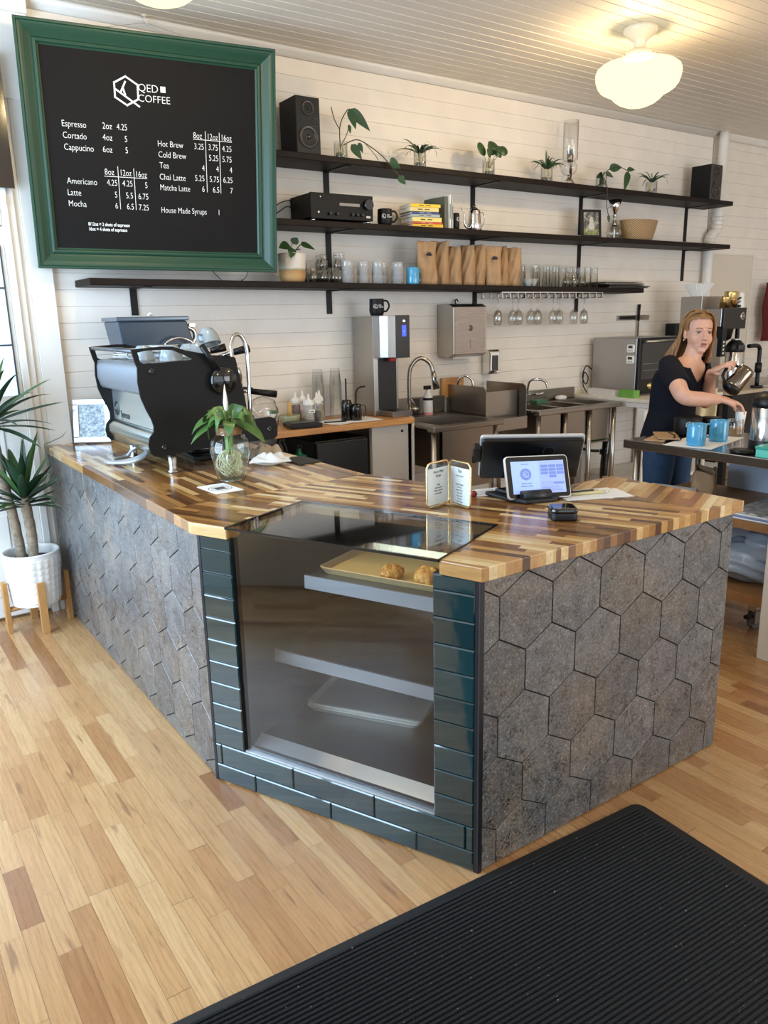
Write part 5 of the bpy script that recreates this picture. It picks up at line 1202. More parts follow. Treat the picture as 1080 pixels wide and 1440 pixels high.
t = thing('bar_mat', 'thin black rubber mat at the inner edge of the left counter arm', 'mat', (1.69, 3.10, CT), .02); m = MB(); m.prism(rrect(.115,.19,.012), 0, .005); build('mat', m, M_('grey_black_mat', '2a2825', .6), t)
# menu holder: two gold-edged acrylic panels hinged like a book
t = thing('folding_menu_holder', 'gold-edged folding menu holder with two printed cards beside the glass top', 'menu holder', (1.655, 2.005, CT), 0)
ACR = thin_glass('acrylic_sleeve', refl=1.2, tint=(.95,.97,.97))
HW, HH_ = .114, .150
LEFT_CARD = ['House Made', 'Syrups', '', 'Vanilla', 'Salted Caramel', 'White Chocolate', 'Honey Ginger']
RIGHT_CARD = ['Tea', 'from local leaves', '', 'English Breakfast', 'Earl Grey', 'Jasmine Green', 'Chamomile', 'Peppermint', 'Rooibos', 'Lemon Ginger', 'Hibiscus']
def menu_panel(rz, loc, lines, ink):
    p = bpy.data.objects.new('menu_panel', None); COL.objects.link(p); p.parent = t; p.location = loc; p.rotation_euler = (0,0,rz)
    pts = [(x, 0, z+HH_/2+.004) for x, z in rrect(HW, HH_, .018, 5)]
    m = MB(); m.tube(pts, .0032, 8, closed=True, up=(0,1,0)); build('gold_edge', m, GOLD, p)
    m = MB(); q = rrect(HW-.004, HH_-.004, .017, 5); m.prism_axis([(x, z+HH_/2+.004) for x, z in q], 'y', -.0016, .0016); build('acrylic_sleeve', m, ACR, p)
    m = MB(); m.box(-HW/2+.006, HW/2-.006, -.0006, .0006, .010, HH_-.016); build('menu_card', m, PAPER, p)
    for i, s in enumerate(lines):
        if not s: continue
        big = i < 2
        text('card_lettering', s, (.017 if i == 0 and len(s) < 4 else .0125) if big and (i == 0 or s == 'Syrups') else .0078, ink, p, (0, -.0022, HH_-.032-(.014*i if i < 2 else .014+.0098*i)), (PI/2,0,0), 'CENTER', .8, -.0001, .0002, shear=.25)
    return p
menu_panel(.19, Vector((1.613-1.655, 2.008-2.005, 0)), LEFT_CARD, INK)
menu_panel(-1.62, Vector((1.669-1.655, 1.960-2.005, 0)), RIGHT_CARD, INK)
# customer display tablet on a black stand
t = thing('payment_tablet', 'white-edged customer tablet showing a blue payment screen on a black stand', 'tablet', (1.94, 1.85, .9335), -.366, rot=(-.38, .022, -.366))
tw, th_ = .237, .152
m = MB(); m.prism_axis([(x, z+th_/2) for x, z in rrect(tw, th_, .014, 5)], 'y', -.001, .013); build('white_shell', m, WPLAST, t, bev=.003)
m = MB(); m.prism_axis([(x, z+th_/2) for x, z in rrect(tw-.008, th_-.008, .011, 5)], 'y', -.0022, -.0008); build('black_bezel', m, BLACKG, t)
sx0, sx1, sz0, sz1 = -.098, .100, .018, .132
m = MB(); m.box(sx0, sx1, -.0030, -.0022, sz0, sz1); scr = build('screen', m, emis('blue_white_screen', '9fb9ee', .62), t)
SCI = emis('screen_mid_blue', '7288cc', .5); SCD = emis('screen_dark_text', '3f4a72', .6)
m = MB(); m.box(.004, sx1, -.0032, -.0030, sz0, sz1); build('screen_right_half', m, emis('screen_lavender', '98abe2', .62), scr)
m = MB(); m.M = Matrix.Translation((-.046, -.0033, .086)) @ Matrix.Rotation(PI/2, 4, 'X'); m.lathe([(0,0),(.021,0)], n=32); build('screen_badge', m, SCI, scr)
hexlogo(scr, Matrix.Translation((-.046, -.0036, .086)) @ Matrix.Rotation(PI/2, 4, 'X'), .011, emis('screen_badge_line', 'b5c6ee', .6))
m = MB()
for i in range(3):
    for j in range(3): m.box(.011+.030*i, .038+.030*i, -.0034, -.0032, .083+.012*j, .093+.012*j)
m.box(.041, .068, -.0034, -.0032, .071, .081); m.box(.055, .095, -.0034, -.0032, .048, .056); build('screen_keys', m, SCI, scr)
m = MB(); m.box(.010, .050, -.0034, -.0032, .048, .0486); m.box(.010, .050, -.0034, -.0032, .0554, .056); m.box(.010, .0106, -.0034, -.0032, .048, .056); m.box(.0494, .05, -.0034, -.0032, .048, .056)
for k in range(4): m.box(.010, .09-.006*k, -.0034, -.0032, .026+.005*k, .0268+.005*k)
build('screen_outlines', m, SCD, scr)
for s, x, z, sz in (('Add to order', -.046, .120, .006), ('Thank you for', -.046, .052, .0075), ('joining us today', -.046, .043, .0075)): text('screen_lettering', s, sz, SCD, scr, (x, -.0036, z), (PI/2,0,0), 'CENTER', .9, 0, .0001)
text('bezel_lettering', 'Clover', .011, WINK, t, (0, -.0026, .006), (PI/2,0,0), 'CENTER', 1.0, .0002, .0002)
t = thing('tablet_stand', 'black swept base under the customer tablet', 'stand', (1.93, 1.88, CT), -.366)
m = MB(); m.prism([(-.13,.12), (-.02,.135), (.09,.10), (.13,.02), (.06,-.06), (-.05,-.065), (-.09,-.01)], 0, .014); m.prism([(-.10,.10), (-.02,.11), (.07,.08), (.09,.03), (.04,-.02), (-.05,-.02)], .014, .028); build('base', m, M_('charcoal_stand', '17191c', .5), t, bev=.005)
m = MB(); m.M = Matrix.Translation((-.055, -.035, .022)); m.tube([(0,0,0), (.105,0,0)], .020, 20); build('hinge_roll', m, M_('dark_hinge', '1b1e22', .4), t)
# point-of-sale monitor, back towards us
t = thing('register_monitor', 'large black register monitor seen from behind with a silver rim', 'monitor', (2.047, 2.02, .968), -.671, rot=(.662, -.001, -.671))
mw, mh = .364, .215
m = MB(); m.prism_axis([(x, z+mh/2) for x, z in rrect(mw, mh, .012, 4)], 'y', .004, .016); build('silver_rim', m, M_('silver_rim', 'c9c9c8', .3, .4), t, bev=.003)
m = MB(); m.prism_axis([(x, z+mh/2) for x, z in rrect(mw-.010, mh-.012, .012, 4)], 'y', -.012, .005); build('black_back', m, M_('dark_monitor_back', '0d0d0f', .3), t, bev=.006)
m = MB(); m.M = Matrix.Translation((.06, -.0125, mh*.72)) @ Matrix.Rotation(PI/2, 4, 'X'); m.lathe([(.022,0), (.020,.0006), (.0185,0)], n=28); build('back_emblem', m, M_('faint_emblem', '2a2c33', .3), t)
m = MB(); m.box(-mw/2-.022, -mw/2+.004, -.014, .018, .10, .17); m.box(-mw/2-.026, -mw/2-.010, -.006, .026, .085, .125); build('card_reader_slot', m, BLACKP, t, bev=.004)
t = thing('monitor_stand', 'black bent arm base holding the register monitor up off the counter', 'stand', (2.03, 1.955, CT), -.671)
m = MB(); m.box(-.09,.09,-.03,.09,0,.008); m.add([(-.04,.02,.008), (.04,.02,.008), (.04,.04,.008), (-.04,.04,.008), (-.035,.075,.085), (.035,.075,.085), (.035,.09,.08), (-.035,.09,.08)], [(0,3,2,1),(4,5,6,7),(0,1,5,4),(1,2,6,5),(2,3,7,6),(3,0,4,7)]); build('arm', m, BLACKP, t, bev=.003)
# card reader puck
t = thing('card_reader', 'small rounded black card reader in front of the tablet', 'card reader', (1.815, 1.635, CT), -.62)
m = MB(); m.prism(rrect(.085,.085,.022,6), .0, .020); build('lower_shell', m, BLACKP, t, bev=.006, seg=3)
m = MB(); m.prism(rrect(.086,.086,.022,6), .022, .040); build('upper_shell', m, BLACKG, t, bev=.008, seg=3)
m = MB(); m.prism(rrect(.082,.082,.02,6), .019, .0235); build('seam', m, M_('reader_seam', '2c2f33', .4), t)
m = MB()
for k in range(4): m.M = Matrix.Translation((-.012+.008*k, -.02, .0402)); m.lathe([(0,0),(.002,0)], n=8)
build('status_lights', m, M_('reader_light', 'a8c4bf', .3), t)
# papers and pens
t = thing('receipt_paper', 'printed receipt slip between the menu holder and the tablet', 'paper', (1.885, 2.07, CT), -.25)
m = MB(); m.box(-.075,.075,-.055,.055,0,.0008); build('sheet', m, PAPER, t)
m = MB()
for k in range(5): m.box(-.05, .02+.006*k, -.03+.013*k, -.026+.013*k, .0008, .001)
build('print_lines', m, M_('faint_print', '9a958f', .8), t)
m = MB(); m.lathe([(0,.0), (.010,.001), (.014,.012), (.008,.022), (0,.024)], n=14); tag(build('red_stopper', m, M_('deep_red_rubber', '7a1f24', .4), None, (1.80, 2.04, CT)), 'small dark red knob beside the gold menu holder', 'stopper')
t = thing('note_sheet', 'white note sheet with pens lying on it right of the tablet', 'paper', (2.15, 1.80, CT), -.42); m = MB(); m.box(-.125,.125,-.07,.07,0,.0008); m.M = Matrix.Rotation(.12, 4, 'Z'); m.box(-.11,.11,-.06,.075,.0009,.0016); build('sheets', m, PAPER, t)
def pen(loc, rz, c1, label, L=.145):
    t = thing('pen', label, 'pen', loc, rz, 'pens on the note sheet')
    m = MB(); m.tube([(-L/2,0,0), (L/2-.02,0,0)], .0055, 10); build('barrel', m, c1, t)
    m = MB(); m.tube([(L/2-.02,0,0), (L/2,0,0)], [.005,.0015], 8); m.tube([(-L/2-.006,0,0), (-L/2,0,0)], .003, 8); build('tip', m, CHROME, t)
    m = MB(); m.box(-L/2, -L/2+.04, -.0015, .0015, .006, .008); build('clip', m, BLACKG, t)
pen((2.14, 1.80, CT+.0075), -.36, M_('cream_pen', 'd9cf9a', .4), 'cream-coloured pen lying on the note sheet')
pen((2.125, 1.835, CT+.0075), -.30, BLACKG, 'black pen lying behind the cream one on the note sheet')
# ------------------------------------------------------------------ back counter
BT = .93
t = thing('back_worktop', 'narrow butcher-block work surface along the back wall with a pale side panel', 'counter', (2.4, 4.2, 0))
m = MB(); m.box(1.75, 3.005, 3.975, 4.455, BT-.036, BT-.0008); build('worktop', m, BUTCH, t, bev=.003, abs_=True)
m = MB(); m.box(2.69, 3.0, 4.0, 4.03, .0, BT-.037); m.box(2.97, 3.0, 4.0, 4.44, 0, BT-.037); build('side_panel', m, M_('pale_grey_panel', 'b9b6b0', .5), t, abs_=True)
m = MB(); m.box(2.995, 3.012, 3.99, 4.01, 0, BT-.037); build('corner_strip', m, WHITE_TRIM, t, abs_=True)
m = MB(); m.M = Matrix.Translation((2.92, 3.999, .85)) @ Matrix.Rotation(PI/2, 4, 'X'); m.cyl((0,0,0), .008, 0, .004, 14); build('screw_cap', m, BLACKG, t, abs_=True)
t = thing('bar_fridge', 'black undercounter fridge below the back worktop', 'fridge', (2.50, 4.22, 0)); m = MB(); m.box(-.20,.17,-.18,.2,.03,.84); build('fridge_body', m, BLACKP, t, bev=.01)
m = MB(); m.box(-.20,.17,-.205,-.182,.05,.83); build('fridge_door', m, M_('fridge_door_black', '0a0a0a', .35), t, bev=.006)
m = MB(); m.box(-.18,.15,-.15,.15,0,.03); build('plinth', m, BLACKP, t)
t = thing('green_detergent_bottle', 'green bottle hanging in the gap under the back worktop', 'bottle', (2.225, 4.10, .60)); GRB = M_('green_plastic', '1f7a55', .4)
m = MB(); m.prism(rrect(.085,.05,.015), 0, .16); m.lathe([(.03,.16), (.014,.18), (.014,.2), (0,.2)], n=14); build('bottle_body', m, GRB, t)
m = MB(); m.box(-.012,.012,-.012,.012,.2,.222); m.tube([(0,0,.215),(0,-.035,.21)], .006, 6); build('pump', m, BLACKP, t)
m = MB()
for k in range(5): m.box(-.026, .022-.004*(k%2), -.0256, -.0251, .04+.018*k, .047+.018*k)
build('label_lines', m, M_('pale_green_print', '9fd0b8', .5), t)
m = MB(); m.box(-.30,.25,-.16,.17,0,.02); m.box(-.30,-.28,-.16,-.14,-.58,0); m.box(.23,.25,-.16,-.14,-.58,0); m.box(-.30,-.28,.15,.17,-.58,0); m.box(.23,.25,.15,.17,-.58,0)
tag(build('low_shelf', m, M_('dark_low_shelf', '201f1e', .5), None, (2.035, 4.22, .5785)), 'low dark shelf under the back worktop carrying the green bottle', 'shelf')
t = thing('hanging_hose', 'black looped hose under the back worktop', 'hose', (2.08, 4.05, .62)); m = MB(); m.tube(spline([(0,0,.265), (-.03,0,.2), (-.03,0,.13), (.0,0,.1), (.03,0,.13), (.03,0,.2), (0,0,.26)], 6), .012, 8); build('loop', m, BLACKP, t)
m = MB(); m.tube(spline([(-.32,.03,.24), (-.16,.02,.20), (0,.03,.08), (.04,.06,-.02)], 6), .016, 8); build('hose', m, M_('grey_hose_dark', '4a4843', .5), t)
# weighing scale, bowl, whisk
t = thing('coffee_scale', 'flat black coffee scale at the front edge of the back worktop', 'scale', (2.245, 4.075, BT), -.18)
m = MB(); m.box(-.10,.10,-.075,.075,.004,.026); build('scale_body', m, BLACKP, t, bev=.004); m = MB(); m.box(-.08,.08,-.045,.07,.026,.031); build('weigh_plate', m, M_('scale_plate', '242424', .35), t, bev=.002)
m = MB(); m.box(-.08,.08,-.06,.06,0,.004); build('feet', m, BLACKP, t)
t = thing('tea_bowl', 'ceramic green-grey tea bowl behind the scale', 'bowl', (2.235, 4.215, BT))
m = MB(); m.lathe([(0,.004), (.035,.0), (.04,.004), (.058,.02), (.064,.058), (.062,.062), (.059,.058), (.052,.022), (0,.012)], n=36); build('bowl_body', m, M_('celadon_glaze', '9a9a78', .35, var=.2, vscale=30), t)
t = thing('bamboo_whisk', 'bamboo tea whisk standing in the green-grey bowl', 'whisk', (2.232, 4.205, BT+.014)); BAM = M_('bamboo', 'c29a58', .6)
m = MB(); m.lathe([(.013,.055), (.014,.06), (.013,.125), (0,.127)], n=14); build('handle', m, BAM, t)
m = MB()
for k in range(22):
    a = 2*PI*k/22; m.tube(spline([(.011*math.cos(a),.011*math.sin(a),.06), (.022*math.cos(a),.022*math.sin(a),.03), (.024*math.cos(a),.024*math.sin(a),.0)], 4), .0013, 4)
build('tines', m, BAM, t)
t = thing('small_succulent', 'tiny pale green succulent in a white pot beside the tea bowl', 'plant', (2.17, 4.30, BT)); m = MB(); m.lathe([(0,0), (.028,0), (.036,.07), (.033,.07), (.03,.06), (0,.058)], n=24); build('pot', m, WHITE_CER, t)
rr = random.Random(2)
for k in range(16):
    a = 2.4*k; m = MB(); m.leaf((0,0,.06), (math.cos(a), math.sin(a), .4+.08*k), .04, .022, .2, up=(-.3,-.7,.6)); build('leaf', m, M_('succulent_leaf', '8fb08a', .5) if k == 0 else bpy.data.materials['succulent_leaf'], t)
t = thing('plastic_wrapped_cups', 'crinkled clear bag of cups beside the machine handles', 'bag', (2.09, 4.27, BT)); ph = [.4,2.,4.]
m = MB(); m.blob((0,0,.09), (.09,.06,.09), 26, 18, lambda p: 1+.08*math.sin(9*p.x+ph[0])*math.sin(8*p.z+ph[1])+.07*math.sin(15*p.y+11*p.z)); build('clear_bag', m, thin_glass('crinkled_clear_film', refl=2.0, rough=.12, base=.04), t)
# squeeze bottles
def squeeze(loc, r, h, liquid, fill, label, tagged=False):
    t = thing('squeeze_bottle', label, 'bottle', loc, 0, 'clear squeeze bottles of syrup')
    m = MB(); m.lathe([(0,.002), (r,.002), (r,h), (r*.9,h+.006)], n=24); build('clear_body', m, thin_glass('squeeze_plastic', refl=1.2, milky=.12) if 'squeeze_plastic' not in bpy.data.materials else bpy.data.materials['squeeze_plastic'], t)
    m = MB(); m.lathe([(0,.003), (r-.002,.003), (r-.002,h*fill), (0,h*fill)], n=24); build('syrup', m, liquid, t)
    m = MB(); m.lathe([(r*1.04,h-.004), (r*1.04,h+.014), (r*.75,h+.024), (.010,h+.03), (.0045,h+.062), (0,h+.063)], n=20); build('nozzle_cap', m, WPLAST, t)
    if tagged:
        m = MB(); m.box(-.022,.022,-r-.0012,-r-.0006,h*.56,h*.74); build('paper_label', m, PAPER, t); text('label_lettering', 'Vanilla', .011, INK, t, (0,-r-.0015,h*.61), (PI/2,0,0), 'CENTER', 1.0, .0003, .0001)
squeeze((2.325, 4.30, BT), .030, .125, M_('red_brown_syrup', '5a2418', .2), .86, 'squeeze bottle of red-brown syrup, leftmost of the bottles')
squeeze((2.362, 4.20, BT), .034, .118, M_('clear_syrup', 'b9b2a6', .2), .30, 'squeeze bottle with a white label, nearest the front', True)
squeeze((2.44, 4.235, BT), .025, .120, M_('black_syrup', '1d1a1c', .2), .55, 'squeeze bottle half full of black syrup')
squeeze((2.478, 4.27, BT), .025, .128, M_('amber_syrup', 'a58a52', .2), .75, 'squeeze bottle of amber syrup, rightmost of the bottles')
squeeze((2.385, 4.32, BT), .024, .130, M_('pale_syrup', 'c9c0ae', .2), .5, 'squeeze bottle of pale syrup behind the labelled one')
# stacks of clear cups
for i, (x, y, hh, lb) in enumerate([(2.525, 4.36, .335, 'tall stack of clear plastic cups behind the squeeze bottles'), (2.655, 4.36, .335, 'tall stack of clear plastic cups left of the hot water dispenser')]):
    t = thing('clear_cup_stack', lb, 'cup stack', (x, y, BT), 0, 'stacks of clear plastic cups')
    for k in range(12):
        z0 = .018*k
        m = MB(); m.lathe([(.041, z0), (.043, z0+.002), (.041, z0+.004), (.030, z0+.115), (0, z0+.115)], n=22); build('plastic_cup', m, GLASS, t)
# napkins, black pitchers with spoons
t = thing('napkin_mat', 'white paper mat under the black pitchers', 'paper', (2.60, 4.135, BT), -.05); m = MB(); m.box(-.17,.20,-.10,.12,0,.0015); m.M = Matrix.Rotation(.4, 4, 'Z'); m.box(-.19,.0,-.09,.05,.0016,.003); build('sheets', m, PAPER, t)
m = MB(); m.tube([(2.42,4.12,BT+.006), (2.56,4.09,BT+.006)], .005, 6); tag(build('stirring_stick', m, BLACKP), 'black stirring stick lying on the paper mat', 'stick')
def pitcher(loc, rz, r, h, label, stick):
    t = thing('black_milk_pitcher', label, 'pitcher', loc, rz, 'gloss black milk pitchers')
    m = MB(); m.lathe([(0,.002), (r*.98,0), (r,.006), (r*.9,h*.7), (r*.92,h), (r*.88,h), (r*.86,h*.7), (0,.008)], n=28); build('pitcher_body', m, BLACKG, t)
    m = MB(); m.tube(spline([(r*.9,0,h*.9), (r*1.6,0,h*.85), (r*1.7,0,h*.4), (r*1.3,0,h*.15)], 6), .005, 8, flat=.6); build('handle', m, BLACKG, t)
    m = MB(); m.leaf((-r*.75,0,h-.01), (-1,0,.6), .025, .03, .1); build('spout', m, BLACKG, t)
    m = MB(); m.tube(stick, .005, 6); build('brush_handle', m, BLACKM, t)
pitcher((2.595, 4.14, BT+.003), .4, .034, .125, 'gloss black milk pitcher with an upright black brush handle', [(.0,.0,.03), (.03,.02,.12), (.032,.02,.24), (.03,.02,.255)])
pitcher((2.648, 4.115, BT+.003), -.2, .040, .098, 'gloss black milk pitcher with a hooked black thermometer wire', spline([(.0,.01,.03), (.012,.02,.12), (.014,.02,.17), (.035,.02,.198), (.075,.02,.203)], 4))
# hot water dispenser
t = thing('hot_water_dispenser', 'stainless hot water dispenser tower with a lit blue display', 'water dispenser', (2.94, 4.2, BT))
m = MB(); m.box(-.090, .105, 0, .235, 0, .632); build('steel_body', m, STEEL, t, bev=.004)
m = MB(); m.box(-.055, .085, -.004, .004, .04, .37); build('dispense_recess', m, M_('dark_recess', '161412', .5), t)
m = MB(); P = [(-.09,.0), (-.075,-.055), (-.045,-.10), (-.005,-.122), (.105,-.122), (.105,0)]; m.prism(P, .375, .634); build('steel_head', m, M_('bright_brushed_head', (.40,.385,.37), .30, 1.0, aniso=(80,80,2)), t, bev=.003)
m = MB(); m.box(.0, .107, -.127, -.112, .372, .636); build('control_panel', m, M_('brown_black_panel', '1f1b18', .35), t, bev=.003)
m = MB(); m.box(.046, .078, -.1285, -.127, .505, .575); build('blue_display', m, emis('blue_lcd', '3d52ff', 1.1), t)
text('display_mark', '4', .02, emis('lcd_line', '8d9cff', 1.2), t, (.056, -.1290, .530), (PI/2,0,0))
m = MB(); m.M = Matrix.Translation((.062,-.127,.60)) @ Matrix.Rotation(PI/2, 4, 'X'); m.lathe([(.012,0), (.012,.003), (.007,.004), (0,.002)], n=20); build('push_button', m, CHROME, t)
m = MB(); m.box(.005, .05, -.06, -.02, .350, .376); build('red_tap', m, M_('red_tap_plastic', 'b0201c', .3), t, bev=.003)
m = MB(); m.box(-.05, .105, -.15, 0.0, .0, .038); build('drip_tray', m, STEELD, t, bev=.003); m = MB(); m.box(-.042,.098,-.142,-.008,.038,.040); build('drip_grille', m, BLACKP, t)
black_mug((2.925, 4.26, BT+.636), -.45, 'matte black logo mug standing on top of the hot water dispenser', .046, .105)
# ------------------------------------------------------------------ sinks
def sink(nm, label, x0, x1, y0, y1, zt, bowls, depth, back=.12, legs=True, legx=None):
    t = thing(nm, label, 'sink', ((x0+x1)/2, (y0+y1)/2, 0))
    m = MB(); r = .035
    xs = [x0]+[v for b in bowls for v in b[:2]]+[x1]
    # rim strips
    yb0, yb1 = bowls[0][2], bowls[0][3]
    m.box(x0, x1, y0, yb0, zt-.035, zt); m.box(x0, x1, yb1, y1, zt-.02, zt)
    for i in range(0, len(xs), 2): m.box(xs[i], xs[i+1], yb0, yb1, zt-.02, zt)
    m.box(x0, x1, y1-.02, y1, zt, zt+back); build('sink_rim', m, STEELD, t, bev=.006, abs_=True)
    for a, b, c, d in bowls:
        m = MB()
        m.add([(a,c,zt-.001),(b,c,zt-.001),(b,d,zt-.001),(a,d,zt-.001),(a+.02,c+.02,zt-depth),(b-.02,c+.02,zt-depth),(b-.02,d-.02,zt-depth),(a+.02,d-.02,zt-depth)], [(4,5,6,7),(0,4,7,3),(1,2,6,5),(3,7,6,2),(0,1,5,4)])
        build('sink_bowl', m, STEELD, t, solid=.003, abs_=True)
    for lx in (legx or (x0+.04, x1-.04)):
        for ly in (y0+.05, y1-.05):
            m = MB(); m.rod((lx, ly, 0.0), (lx, ly, zt-.03), .019, 12); build('leg', m, STEEL, t, abs_=True)
    return t
t = sink('utility_sink', 'deep stainless utility sink beside the back worktop', 3.02, 3.62, 3.80, 4.44, .88, [(3.12, 3.55, 3.87, 4.28)], .30)
m = MB(); m.box(3.13, 3.60, 3.845, 3.85, .45, .85); build('apron', m, STEELD, t, abs_=True)
t = thing('pull_down_faucet', 'tall arched brushed pull-down faucet over the utility sink', 'faucet', (3.215, 4.31, .8805))
BN = M_('brushed_nickel', (.42,.39,.35), .25, 1.0)
m = MB(); m.lathe([(.028,0), (.028,.008), (.02,.014), (.018,.09), (0,.09)], n=18); m.tube(spline([(0,0,.05), (0,0,.28), (.02,-.01,.36), (.075,-.03,.40), (.13,-.06,.365), (.148,-.075,.30)], 7), .014, 12); build('spout', m, BN, t)
m = MB(); m.tube([(.146,-.074,.31), (.165,-.09,.19)], [.016,.023], 14); build('spray_head', m, BN, t); m = MB(); m.tube([(.148,-.095,.27), (.156,-.10,.225)], .006, 6); build('spray_button', m, BLACKP, t)
m = MB(); m.tube([(0,0,.06), (.05,-.035,.055)], .018, 12); m.tube([(.04,-.03,.07), (-.01,-.03,.13)], .006, 8); build('lever_handle', m, BN, t)
t = thing('spray_bottle', 'white spray bottle with a pink base behind the utility sink', 'bottle', (3.395, 4.335, .8805))
m = MB(); m.lathe([(0,0), (.033,0), (.035,.006), (.034,.13), (.016,.165), (.014,.18), (0,.18)], n=22); build('bottle_body', m, WPLAST, t); m = MB(); m.lathe([(.0356,.004), (.0358,.02)], n=22); build('pink_band', m, M_('pink_liquid', 'd98a90', .4), t)
m = MB(); m.lathe([(.0352,.105), (.0352,.122)], n=22); build('dark_band', m, BLACKP, t); m = MB(); m.box(-.03,.02,-.012,.012,.18,.205); build('trigger_head', m, BLACKP, t)
t = thing('hand_sink', 'small stainless hand sink with tall side splash guards', 'sink', (3.86, 4.22, 0))
m = MB(); m.box(3.66, 4.04, 4.03, 4.44, .80, .84); m.box(3.66, 4.04, 4.0, 4.04, .76, .85); m.box(3.66, 4.04, 4.42, 4.44, .84, .96); build('basin', m, STEELD, t, bev=.005, abs_=True)
for x in (3.655, 4.04):
    m = MB(); P = [(4.02,.80), (4.44,.80), (4.44,1.075), (4.06,1.075), (4.03,1.06), (4.02,1.03)]; m.prism_axis(P, 'x', x, x+.006); build('splash_guard', m, STEELD, t, abs_=True)
m = MB(); m.box(3.662, 4.03, 4.10, 4.105, .83, 1.03); build('front_splash', m, STEELD, t, abs_=True)
m = MB(); m.box(3.75, 3.95, 4.2, 4.44, .60, .80); build('wall_bracket', m, STEELD, t, abs_=True)
m = MB(); m.tube(spline([(3.70,4.38,.86), (3.70,4.38,1.06), (3.715,4.36,1.12), (3.75,4.33,1.13), (3.78,4.31,1.10), (3.785,4.305,1.06)], 6), .008, 10); build('small_faucet', m, CHROME, t, abs_=True)
m = MB(); m.box(3.60, 3.80, 4.425, 4.447, .98, 1.12); tag(build('wooden_board', m, BUTCH), 'small wooden board standing against the wall behind the splash guards', 'board')
t = sink('three_compartment_sink', 'low three-compartment stainless sink with drying edges', 4.09, 5.0, 3.93, 4.44, .88, [(4.14,4.38,4.0,4.34), (4.42,4.66,4.0,4.34), (4.70,4.94,4.0,4.34)], .28, back=.09, legx=(4.13, 4.41, 4.68, 4.96))
m = MB(); m.rod((4.13, 3.98, .22), (4.96, 3.98, .22), .012, 8); build('stretcher', m, STEEL, t, abs_=True)
for a, b in ((4.14,4.38), (4.42,4.66), (4.70,4.94)):
    m = MB(); m.box(a, b, 3.995, 4.0, .60, .85); build('bowl_front', m, STEELD, t, abs_=True)
m = MB(); m.M = Matrix.Translation((4.45, 4.40, .88)); 
m.tube([(-.09,.02,.06), (.09,.02,.06)], .010, 10); m.tube(spline([(0,.02,.06), (0,-.0,.16), (.02,-.05,.185), (.06,-.11,.17), (.07,-.13,.12)], 6), .010, 10); build('bridge_faucet', m, CHROME, t, abs_=True)
for sx in (-.09, .09):
    m = MB(); m.M = Matrix.Translation((4.45+sx, 4.42, .94)); m.tube([(0,0,0), (0,-.05,0)], .012, 10); m.tube([(0,-.045,0), (sx*.4,-.06,.015)], .007, 8); build('tap_handle', m, CHROME, t, abs_=True)
m = MB(); m.box(4.40, 4.52, 4.20, 4.28, .0, .03); o = tag(build('scrub_sponge', m, M_('green_scrubber', '3f6a52', .8, bump=.5), None, (0,.06,.881), bev=.006), 'dark green scrub sponge on the sink ledge', 'sponge')
m = MB(); m.blob((0,0,.012), (.06,.04,.02), 18, 10, lambda p: 1+.12*math.sin(7*p.x)*math.sin(8*p.y)); tag(build('dish_cloth', m, PAPER, None, (4.80, 4.385, .883)), 'small white cloth on the right ledge of the long sink', 'cloth')
# wall dispensers
t = thing('towel_dispenser', 'stainless paper towel dispenser on the back wall', 'towel dispenser', (3.735, 4.455, 1.27))
m = MB(); P = [(0,.005), (-.13,.0), (-.175,.02), (-.175,.345), (-.13,.365), (0,.365)]; m.prism_axis(P, 'x', -.155, .155); build('cabinet', m, STEEL, t, bev=.004)
m = MB(); m.box(-.14,.14,-.178,-.174,.022,.343); build('front_door', m, M_('warm_brushed_door', (.36,.31,.28), .28, 1.0, aniso=(2,2,120)), t)
m = MB(); m.box(-.11,.11,-.12,-.04,-.012,.004); build('paper_towel', m, PAPER, t)
m = MB(); m.M = Matrix.Translation((.0,-.178,.20)) @ Matrix.Rotation(PI/2, 4, 'X'); m.lathe([(.022,0), (.02,.001), (0,.001)], n=24); m.M = None; m.box(-.0015,.0015,-.1795,-.177,.06,.12); build('lock', m, M_('lock_grey', '6a625c', .3, .8), t)
m = MB(); m.tube(spline([(0,-.02,.365), (-.01,-.02,.385), (.005,-.02,.4), (.02,-.02,.385)], 4), .005, 6); build('top_catch', m, BLACKM, t)
t = thing('soap_dispenser', 'small chrome soap dispenser on the wall right of the towel box', 'soap dispenser', (4.055, 4.456, 1.125))
m = MB(); P = [(0,0), (-.07,.0), (-.09,.02), (-.09,.165), (-.075,.182), (0,.182)]; m.prism_axis(P, 'x', -.05, .05); build('tank', m, CHROME, t, bev=.006); m = MB(); m.box(-.025,.03,-.094,-.088,.03,.14); build('sight_window', m, BLACKG, t); m = MB(); m.box(-.02,.035,-.125,-.085,.012,.03); build('push_lever', m, CHROME, t, bev=.004)
# ------------------------------------------------------------------ white work table with oven
t = thing('white_work_table', 'white painted wooden table in the corner carrying the oven', 'table', (5.45, 4.05, 0))
m = MB(); m.box(5.03, 5.95, 3.68, 4.455, .878, .905); build('upper_board', m, M_('worn_white_board', 'dcd5c6', .5, var=.1), t, bev=.003, abs_=True)
m = MB(); m.box(5.05, 5.90, 3.72, 4.45, .838, .877); build('lower_board', m, WHITE, t, bev=.003, abs_=True)
for lx, ly in ((5.09,3.80), (5.86,3.80), (5.09,4.40), (5.86,4.40)):
    m = MB(); m.box(lx-.035, lx+.035, ly-.035, ly+.035, 0, .838); build('leg', m, WHITE_TRIM, t, abs_=True)
m = MB(); m.box(5.09, 5.86, 3.80, 4.40, .22, .245); build('low_shelf', m, WHITE, t, abs_=True)
t = thing('countertop_oven', 'countertop convection oven with a plain steel side and dark glass door', 'oven', (5.50, 4.18, .905))
